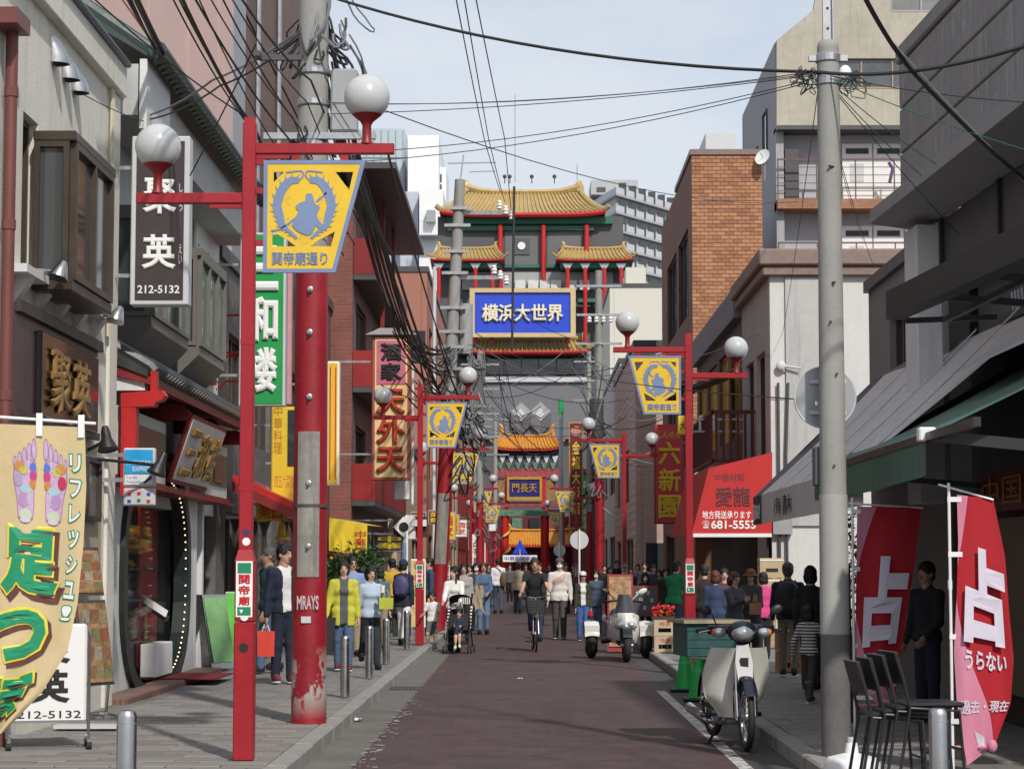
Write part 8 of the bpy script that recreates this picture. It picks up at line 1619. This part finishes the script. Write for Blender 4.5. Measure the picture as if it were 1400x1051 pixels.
    def topprims(gr):
        A = [('e', T(0, .004, .735), S3(.090 * gr, .062 * gr, .100)), ('e', T(0, .004, .63), S3(.085 * gr, .060 * gr, .09)), ('e', T(0, .004, .545), S3(.092 * gr, .066 * gr, .07)), ('c', T(.034 * wide, .006, .53), T(.034 * wide, .006, .46 - coat * .16), .067 * H * gr, (.068 + .012 * coat) * H * gr), ('c', T(-.034 * wide, .006, .53), T(-.034 * wide, .006, .46 - coat * .16), .067 * H * gr, (.068 + .012 * coat) * H * gr), ('c', tuple(J['shl']), tuple(J['shr']), .033 * H * gr, .033 * H * gr), ('c', T(0, .012, .835), tuple(J['shl'].lerp(J['shr'], .12)), .027 * H, .031 * H), ('c', T(0, .012, .835), tuple(J['shr'].lerp(J['shl'], .12)), .027 * H, .031 * H), ('c', T(0, .012, .79), T(0, .006, .84), .040 * H, .0335 * H)]
        if fem: A.insert(0, ('e', T(0, -.035, .725), S3(.066, .036, .035)))
        nt = len(A)
        for n in 'lr':
            e1 = J['sh' + n].lerp(J['elb' + n], min(1, sleeve * 2)); A.append(('c', tuple(J['sh' + n]), tuple(e1), .036 * H * gr, .031 * H * gr))
            if sleeve > .5: A.append(('c', tuple(J['elb' + n]), tuple(J['elb' + n].lerp(J['wri' + n], (sleeve - .5) * 2 * .93)), .030 * H * gr, .024 * H * gr))
        return A, (nt, zh)
    if inner: q = MB(); A, hm_ = topprims(.93); sdf(q, A, hb, .03, [('e', T(0, -.03, .868), S3(.036, .04, .030))], hem=(hm_[0], zh + .01 * H)); q.build('inner_shirt', cloth(inner), s_, smooth=2)
    cuts = [('e', T(0, -.03, .872), S3(.036, .04, .032))]
    if open_: cuts += [('b', T(0, -.1, .55), S3(.030, .095, .33))]
    q = MB(); A, hm_ = topprims(g); sdf(q, A, hb * (.8 if open_ else 1), .026, cuts, hem=hm_); q.build('jacket' if open_ or coat > .3 else 'shirt', cloth(top, kindt), s_, smooth=2)
    A = [('e', T(0, .008, .525), S3(.088, .062, .055))]
    if flare > 0: A += [('c', T(0, .005, .52), T(0, .0, .52 - .24 * leglen), .085 * H, (.085 + flare) * H)]
    else:
        for n in 'lr':
            A.append(('c', tuple(J['hip' + n]), tuple(J['hip' + n].lerp(J['kne' + n], min(1, leglen * 2))), .049 * H, .043 * H))
            if leglen > .5: A.append(('c', tuple(J['kne' + n]), tuple(J['kne' + n].lerp(J['ank' + n], (leglen - .5) * 2 * .96)), .042 * H, .034 * H))
    q = MB(); sdf(q, A, hb, .022); q.build('skirt' if flare > 0 else ('trousers' if leglen > .6 else 'shorts'), cloth(bottom), s_, smooth=2)
    for n, sx in (('l', 1), ('r', -1)):
        an = J['ank' + n]; i0 = 0; q = MB(); q.ell((0, -.030 * H, -.012 * H), .029 * H, .074 * H, .036 * H, 14, 10); q.ell((0, .012 * H, .004 * H), .028 * H, .034 * H, .034 * H, 10, 8)
        q.v = [(p[0], p[1], max(p[2], -.036 * H)) for p in q.v]; sl = len(q.v); q.ell((0, -.028 * H, -.036 * H), .031 * H, .077 * H, .010 * H, 14, 6, 1); q.v = [(p[0], p[1], max(p[2], -.043 * H)) for p in q.v]
        q.xf(Matrix.Translation(an) @ Matrix.Rotation(J['fa' + n], 4, 'X') @ Matrix.Rotation(.12 * sx, 4, 'Z')); q.build('shoe', [cloth(shoes), WHITE if shoes != BLK else RUBBER], s_, smooth=2)
    # --- hair and headgear, in head space
    hp = [('e', hv(0, .008, .022), tuple(H * hs * np.array((.0500, .0600, .0560))))]; face = [('e', hv(0, -.068, -.020), tuple(H * hs * np.array((.040, .050, .047))))]; hm = HAIRM[hair]
    if style == 'bob': hp += [('e', hv(0, .016, -.020), tuple(H * hs * np.array((.056, .048, .062))))]
    if style == 'long': hp += [('e', hv(0, .018, -.010), tuple(H * hs * np.array((.053, .046, .060)))), ('c', hv(0, .032, -.02), hv(0, .040, -.14), .040 * H, .030 * H), ('c', hv(.036, .004, -.03), hv(.040, -.012, -.13), .014 * H, .010 * H), ('c', hv(-.036, .004, -.03), hv(-.040, -.012, -.13), .014 * H, .010 * H)]
    if style == 'curly': hp += [('e', hv(math.cos(t) * .04, .016 + .03 * math.sin(t), -.005 + .03 * math.sin(2 * t)), tuple(H * hs * np.array((.034, .034, .038)))) for t in (0, .8, 1.6, 2.4, 3.14)]
    if style == 'short': hp += [('e', hv(0, .026, -.016), tuple(H * hs * np.array((.043, .036, .040))))]
    q = MB(); sdf(q, hp, hh, .01, face + [('e', hv(0, -.052, -.060), tuple(H * hs * np.array((.034, .06, .05))))]); q.v = [tuple(c + random.gauss(0, .0022 * H) for c in p) for p in q.v]; q.xf(Mh).build('hair', hm, s_, smooth=2)
    if hat:
        hk, hcol = hat; q = MB(); sdf(q, [('e', hv(0, .008, .034), tuple(H * hs * np.array((.053, .062, .050))))], hh, .01, [('e', hv(0, 0, -.055), tuple(H * hs * np.array((.09, .09, .075))))])
        if hk == 'cap': q.lathe(hv(0, -.045, .026), [(.001 * H, .004 * H), (.034 * H, .0), (.036 * H, -.004 * H), (.001 * H, -.001 * H)], 14, M=Matrix.Diagonal((1, 1.25, 1)))
        if hk == 'brim': q.lathe(hv(0, .004, .020), [(.05 * H, .008 * H), (.085 * H, -.008 * H), (.086 * H, -.012 * H), (.05 * H, .0)], 20)
        q.xf(Mh).build('hat', cloth(hcol), s_, smooth=2)
    if mask: q = MB(); q.ell(hv(0, -.036, -.028), .034 * H * hs, .026 * H * hs, .026 * H * hs, 14, 9); q.xf(Mh).build('face_mask', PAPER, s_, smooth=2)
    if shades:
        q = MB()
        for sx in (-1, 1): q.ell(hv(sx * .019, -.050, .001), .0165 * H * hs, .007 * H * hs, .012 * H * hs, 10, 7)
        q.tube([Mh.inverted() @ (Mh @ V(hv(-.045, 0, .005))), V(hv(-.035, -.045, .006)), V(hv(.035, -.045, .006)), V(hv(.045, 0, .005))], .002 * H, 4); q.xf(Mh).build('sunglasses', GLASS, s_, smooth=2)
    Mw = Matrix.Translation((X0, Y, z0)) @ Matrix.Rotation(rz, 4, 'Z'); J['W'] = lambda n: Mw @ (J['wri' + n] + J['fd' + n] * (.06 * H)); J['M'] = Mw; J['H'] = H; J['T'] = lambda *c: V(T(*c)); J['o'] = s_; return J
def bag(label, p, w, h, d, m, strap=.12, rz=0., name='shopping_bag', sm=None, taper=.95):
    s_ = thing(name, label, 'bag', p, rz); q = MB(); q.add([(-w / 2 * taper, -d / 2, -strap - h), (w / 2 * taper, -d / 2, -strap - h), (w / 2 * taper, d / 2, -strap - h), (-w / 2 * taper, d / 2, -strap - h), (-w / 2, -d / 2 * .6, -strap), (w / 2, -d / 2 * .6, -strap), (w / 2, d / 2 * .6, -strap), (-w / 2, d / 2 * .6, -strap)], [(3, 2, 1, 0), (4, 5, 6, 7), (0, 1, 5, 4), (1, 2, 6, 5), (2, 3, 7, 6), (3, 0, 4, 7)]); q.build('body', m, s_)
    q = MB(); q.tube([(-w * .22, 0, -strap - .01), (-w * .1, 0, .0), (w * .1, 0, .0), (w * .22, 0, -strap - .01)], .007, 6); q.build('handle', sm or m, s_); return s_
def backpack(label, J, m, w=.30, h=.38, d=.15):
    s_ = thing('backpack', label, 'bag', J['M'].translation.copy()); s_.rotation_euler = J['o'].rotation_euler; H = J['H']; c = J['T'](0, .085, .70)
    q = MB(); q.ell(c + V((0, d * .35, -.0)), w / 2, d / 2, h / 2, 14, 10); q.box(c.x - w * .38, c.x + w * .38, c.y - .0, c.y + d * .6, c.z - h * .45, c.z + h * .35, ch=.03); q.build('pack', m, s_, smooth=1); q = MB(); q.box(c.x - w * .3, c.x + w * .3, c.y + d * .55, c.y + d * .85, c.z - h * .4, c.z - h * .05, ch=.025); q.build('pocket', m, s_)
    for sx in (-1, 1): q = MB(); q.tube([c + V((sx * w * .28, -.02, h * .3)), J['T'](sx * .062, .0, .845), J['T'](sx * .075, -.072, .77), J['T'](sx * .09, -.05, .66), c + V((sx * w * .4, -.0, -h * .3))], .014, 6, flat=.5); q.build('strap', m, s_)
    return s_
W_ = lambda a, b=22: ((a, b), (-a, b * .2))       # walking legs
WA = lambda a: ((-a, 7, 14, 0), (a, 7, 18, 0))
J = person('man in a navy jacket and white shirt by the red pole, holding a red bag', 389, 744, 27.3, rz=rad(28), top=NAVYC, inner=WHT, open_=True, bottom=(.014, .02, .042), shoes=(.16, .03, .05), arms=((6, 6, 30, 12), (-4, 8, 6, 0)), legs=((3, 2), (-4, 2)), look=25, skin=1)
bag('bright red paper shopping bag held by the man in the navy jacket', J['W']('r'), .215, .31, .10, mat('red_bag_paper', (.62, .04, .02), .5, var=.05), .075, rad(8), sm=PAPER)
person('man in a teal sweater looking left behind the red lamp post', 366, 746, 30, rz=rad(-62), top=(.014, .045, .06), bottom=DENIM, arms=((5, 6, 20, 0), (-8, 6, 14, 0)), legs=((14, 10), (-12, 4)), skin=3, hair='grey', shoes=BLK, wide=1.08)
J = person('woman in a yellow cardigan and grey top with a black tote', 470, 766, 30.6, rz=rad(6), top=(.50, .48, .05), inner=(.09, .095, .10), open_=True, coat=.55, bottom=DENIM, style='bob', fem=True, arms=((4, 9, 10, 0), (2, 14, 24, 0)), legs=((5, 4), (-5, 2)), wide=1.14, shoes=(.16, .02, .03))
bag('large black tote bag with yellow edge hanging at the side of the woman in yellow', J['W']('r') + V((-.06, -.03, .2)), .40, .50, .16, mat('black_tote', (.016, .016, .02), .7), .14, sm=MATS['yellow_outline'], taper=.8)
J = person('woman in a light blue shirt and dark trousers walking with a cup', 507, 772, 31.3, rz=rad(14), top=(.42, .50, .62), bottom=(.022, .026, .034), fem=True, style='bob', arms=((35, 8, 95, 14), (-10, 12, 20, 0)), legs=((16, 6), (-18, 26)), shoes=BLK, look=10)
q = MB(); q.lathe(J['W']('l') + V((0, -.02, 0)), [(.025, -.05), (.034, .05), (.034, .055)], 12); tag(q.build('drink_cup', PAPER), 'small white cup in the hand of the woman in the light blue shirt', 'cup')
bag('lime yellow handbag on the arm of the woman in the light blue shirt', J['W']('l') + V((.05, .02, -.02)), .2, .16, .1, mat('lime_bag', (.38, .42, .03), .6), .1)
person('man in sunglasses and blue shirt behind the woman in yellow', 482, 760, 35.7, rz=rad(20), top=(.20, .28, .48), bottom=KHAKI, shades=True, skin=1, fine=1.2)
person('dark haired person in a beige top, back turned, near the blue shirted man', 497, 774, 36.5, rz=rad(150), top=(.40, .33, .24), bottom=KHAKI, fine=1.2, fem=True)
J = person('person in a navy beret and coat with white trousers walking away', 552, 764, 40.8, rz=rad(165), top=(.014, .018, .034), coat=.3, bottom=WHT, hat=('beret', (.02, .03, .07)), legs=W_(15), arms=((10, 8, 14, 0), (-8, 8, 10, 0)), fem=True)
backpack('purple backpack worn by the person in the navy beret', J, mat('purple_nylon', (.055, .05, .14), .6, var=.15), .32, .40)
bag('black boxy carrier bag held by the person in white trousers', J['W']('l') + V((.1, 0, -.05)), .34, .42, .2, mat('black_nylon', (.018, .017, .016), .7), .06)
person('person in a yellow jacket among the shoppers by the price board', 536, 763, 46, rz=rad(200), top=(.52, .33, .03), bottom=BLK, fine=1.3)
person('man in a steel blue jacket standing behind the price board', 586, 762, 46.5, rz=rad(-70), top=(.035, .06, .12), bottom=BLK, fine=1.2, skin=1)
person('woman in a teal top among the shoppers beside the shrub', 520, 775, 38, rz=rad(170), top=(.08, .14, .2), bottom=KHAKI, fine=1.3, fem=True, style='bob')
person('small boy in a white shirt and grey shorts stepping off the kerb', 591, 809, 41.0, z0=0., rz=rad(-14), top=WHT, bottom=(.10, .115, .12), leglen=.42, sleeve=.3, legs=((-4, 10), (26, 30)), arms=((-6, 10, 40, 10), (20, 12, 60, 10)), shoes=(.05, .08, .16), skin=3)
person('woman in a white blouse pushing the stroller', 621, 773, 40.6, z0=0., rz=rad(-6), top=(.72, .70, .69), bottom=BLK, fem=True, style='long', arms=((28, 6, 42, 6), (28, 6, 42, 6)), legs=W_(10), look=-38, skin=2)
person('small child sleeping in the stroller', 627, 830, 39.62, z0=.30, rz=rad(-4), H=.78, zoff=-.30, top=(.02, .024, .05), bottom=(.02, .022, .04), leglen=.40, sleeve=1, legs=((68, 62), (60, 58)), arms=((30, 8, 60, 20), (30, 8, 60, 20)), shoes=WHT, lean=-14, x=P(627, 775, 39.6).x, group='child in the stroller')
person('woman in a grey and white top walking behind the stroller', 634, 769, 46.5, z0=0., rz=rad(2), top=(.34, .33, .32), bottom=BLK, fem=True, style='bob', fine=1.2, legs=W_(12))
J = person('woman in a blue sweatshirt and jeans carrying a beige coat', 661, 768, 51, z0=0., rz=rad(4), top=(.09, .15, .26), bottom=(.13, .22, .38), fem=True, style='bob', hair='red', legs=W_(6), arms=((10, 6, 60, 20), (14, 8, 75, 20)), fine=1.1)
q = MB(); c = J['W']('r'); q.grid(lambda u, v: (c.x - .14 + (.18 + .08 * v) * u + .025 * math.sin(9 * v), c.y - .10 - .035 * math.sin(11 * u + 3 * v), c.z + .10 - (.62 - .1 * math.sin(4 * u)) * v), 8, 10); q.grid(lambda u, v: (c.x - .14 + .2 * u, c.y - .03, c.z + .10 - .5 * v), 6, 4); tag(q.build('folded_coat', cloth((.36, .30, .21)), smooth=2), 'beige coat draped over the arm of the woman in the blue sweatshirt', 'coat')
person('person in dark clothes with a white face mask behind the woman in blue', 651, 768, 54, z0=0., rz=rad(3), top=(.05, .04, .05), bottom=BLK, mask=True, legs=W_(8), fine=1.3, style='bob', fem=True)
J = person('man in a white shirt walking away with a brown shoulder bag', 681, 762, 74, z0=0., rz=rad(186), top=(.70, .70, .74), bottom=(.05, .075, .12), legs=W_(12), fine=1.4)
s_ = thing('shoulder_bag', 'brown shoulder bag on the back of the man in the white shirt', 'bag', J['M'].translation.copy(), rad(186)); c = J['T'](-.09, .10, .62); q = MB(); q.ell(c, .12, .08, .26, 12, 8); q.build('body', mat('brown_leather', (.14, .075, .04), .6), s_, smooth=2); q = MB(); q.tube([c + V((0, 0, .2)), J['T'](.05, .04, .85), J['T'](.08, -.06, .75)], .015, 5); q.build('strap', MATS['brown_leather'], s_)
person('person in a beige jacket walking away beside the man in the white shirt', 708, 768, 75, z0=0., rz=rad(172), top=(.40, .33, .24), coat=.3, bottom=(.03, .035, .05), legs=W_(10), fine=1.5, fem=True, style='bob')
person('young man in a black shirt riding the bicycle', 727, 765, b_.location.y + .22, z0=0., rz=rad(3), x=b_.location.x + .0, H=1.70, zoff=.93 - .525 * 1.70, top=BLK, bottom=(.035, .05, .10), sleeve=.28, arms=((50, 12, 14, -4), (50, 12, 14, -4)), legs=((46, 50), (78, 80)), hair='brown', lean=14, skin=1, group='cyclist')
person('man in a dark jacket and white shirt walking behind the cyclist', 737, 768, 60, z0=0., rz=rad(-4), top=(.03, .03, .034), inner=WHT, open_=True, bottom=BLK, legs=W_(10), fine=1.3)
J = person('man in a white hooded top with red stripes, grey cap and white face mask', 765, 762, 47.4, z0=0., rz=rad(-2), top=(.66, .64, .61), coat=.15, bottom=(.075, .07, .066), shoes=(.04, .035, .03), mask=True, hat=('beanie', (.09, .088, .085)), legs=W_(7), arms=((4, 8, 14, 0), (-2, 8, 12, 0)), wide=1.1)
for i in range(3): q = MB(); q.grid(lambda u, v: J['T'](-.07 + .15 * u, -.0785 - .003 * math.sin(math.pi * u), .685 + .085 * u + .024 * i) + V((0, -.008, .014 * (v - .5))), 8, 1); q.build('chest_stripe', INKR, J['o'])

J = person('girl in a white cap, dark jacket and blue jeans beside the trike', 797, 781, 46.5, z0=0., rz=rad(6), top=(.035, .045, .03), inner=WHT, open_=True, bottom=(.06, .13, .36), shoes=(.03, .05, .1), hat=('cap', WHT), legs=W_(4), style='long', fem=True)
person('person in denim with a face mask behind the girl in the cap', 815, 779, 52, z0=0., rz=rad(-10), top=(.07, .10, .15), bottom=DENIM, mask=True, style='long', fem=True, fine=1.3, coat=.5)
for i, (px, py, Y, c, st, msk, lb) in enumerate(((826, 771, 66, BLK, 'short', 0, 'dark haired pedestrian in black left of the food menu board'), (843, 765, 72, NAVYC, 'short', 0, 'tall pedestrian in navy above the food menu board'), (862, 774, 60, BLK, 'bob', 0, 'woman in black just right of the food menu board'), (872, 770, 70, (.2, .2, .22), 'bob', 0, 'pedestrian in grey in the queue by the tiled wall'), (881, 768, 64, (.03, .03, .04), 'short', 0, 'pedestrian in black in the middle of the queue by the tiled wall'), (882, 783, 50, BLK, 'bob', 1, 'woman with a white face mask behind the chalk board'), (893, 771, 58, (.06, .055, .05), 'short', 0, 'man in dark brown at the end of the queue'), (901, 778, 55, (.045, .045, .05), 'bob', 0, 'woman in charcoal beside the man in the green shirt'), (751, 770, 95, (.04, .04, .05), 'short', 0, 'distant pedestrian in dark clothes near the gate, right of the masked man'), (697, 771, 100, (.1, .1, .12), 'short', 0, 'distant pedestrian in grey near the gate pillar'), (668, 770, 85, (.03, .03, .035), 'bob', 0, 'distant pedestrian in black left of the man in the white shirt'), (784, 771, 90, (.2, .16, .12), 'bob', 0, 'distant pedestrian in tan beside the round sign post'), (610, 770, 62, (.05, .05, .055), 'bob', 0, 'pedestrian in black on the left pavement behind the stroller'), (566, 766, 52, (.06, .045, .04), 'short', 0, 'pedestrian in dark brown partly hidden by the price board'), (602, 766, 68, (.22, .2, .17), 'short', 0, 'pedestrian in sand colour behind the leaning pole'), (642, 771, 66, (.3, .3, .32), 'bob', 0, 'woman in pale grey far behind the stroller'), (719, 771, 105, (.06, .03, .03), 'short', 0, 'distant pedestrian in dark red straight ahead near the gate'), (774, 769, 74, (.03, .04, .07), 'short', 0, 'pedestrian in dark blue close behind the masked man'), (834, 774, 60, (.10, .09, .09), 'bob', 0, 'woman in charcoal grey left of the food menu board'), (853, 768, 80, (.25, .24, .24), 'short', 0, 'pedestrian in light grey far behind the food menu board'), (910, 776, 48, (.03, .03, .035), 'bob', 0, 'woman in black beside the green shirted man'), (990, 776, 36, (.12, .03, .03), 'short', 0, 'shopper in dark red at the back of the grocery group'), (542, 772, 48.5, (.25, .25, .28), 'bob', 0, 'woman in grey beside the person in the yellow jacket'), (514, 770, 42, (.04, .05, .05), 'short', 0, 'man in dark green behind the woman in light blue'))):
    person(lb, px, py, Y, z0=PAVE if abs(px - 720) > 95 else 0., rz=rad(U(-25, 25)), top=c, bottom=BLK if i % 2 else (.04, .045, .06), style=st, mask=bool(msk), legs=W_(6), fine=1.6, fem=st == 'bob', skin=i % 3)
person('man in a bright green shirt standing with his back turned by the crates', 921, 766, 39, rz=rad(140), top=(.015, .20, .085), bottom=(.03, .045, .085), lean=8, arms=((30, 8, 60, 10), (10, 8, 30, 0)), wide=1.15, fine=1.1, skin=1)
person('person in black looking into the grocery behind the lamp post', 963, 772, 36, rz=rad(175), top=(.03, .018, .02), bottom=BLK, fine=1.3)
J = person('person with red brown hair in a blue jacket seen from behind at the grocery', 978, 780, 33.2, rz=rad(168), top=(.035, .055, .12), coat=.4, bottom=BLK, hair='red', style='bob', fem=True, fine=1.1, wide=1.1)
J = person('curly haired woman in sunglasses and grey coat reaching into her bag', 1004, 782, 31.4, rz=rad(38), top=(.05, .055, .06), coat=.6, bottom=BLK, hair='brown', style='curly', shades=True, fem=True, arms=((30, 8, 85, 20), (40, 10, 70, 20)), skin=1, wide=1.1)
bag('tan handbag with round handle held by the curly haired woman', J['W']('l') + V((-.02, -.08, .06)), .17, .16, .1, mat('tan_leather', (.30, .15, .06), .5), .12)
person('woman in a brown brimmed hat and dark jacket beside the curly haired woman', 1026, 778, 32.0, rz=rad(-12), top=(.04, .042, .048), coat=.5, bottom=BLK, hat=('brim', (.16, .08, .03)), fem=True, style='bob', arms=((20, 6, 70, 20), (20, 6, 70, 20)), skin=3)
person('person in a bright pink hooded jacket facing the cartons', 1043, 782, 34.6, rz=rad(200), top=(.60, .06, .22), bottom=BLK, fem=True, style='bob', fine=1.2, coat=.2)
J = person('man in a navy jacket and khaki trousers with a backpack walking away', 1077, 767, 29.0, rz=rad(172), top=(.012, .018, .036), bottom=(.20, .165, .12), hair='grey', legs=((14, 8), (-13, 4)), arms=((12, 8, 18, 0), (-10, 8, 14, 0)), shoes=(.03, .03, .035), skin=3, wide=1.1, lean=4)
backpack('black backpack worn by the man in khaki trousers', J, mat('black_pack_nylon', (.014, .015, .02), .6), .34, .44, .18)
person('person in black half hidden by the right concrete pole', 1108, 772, 26.0, rz=rad(165), top=(.016, .018, .022), bottom=BLK, legs=W_(10), style='bob')
person('small child in a black and white striped shirt beside the concrete pole', 1105, 828, 23.4, rz=rad(150), top=(.55, .55, .54), kindt='stripe', bottom=(.05, .045, .045), shoes=(.06, .06, .06), legs=((14, 8), (-12, 6)), arms=((-10, 20, 20, 0), (30, 24, 20, 0)), style='bob')
person('person in dark clothes standing in the shade between the red flags', 1266, 768, 20.6, rz=rad(-50), top=(.012, .013, .02), bottom=(.012, .014, .03), skin=3, arms=((10, 6, 40, 10), (5, 6, 20, 0)))
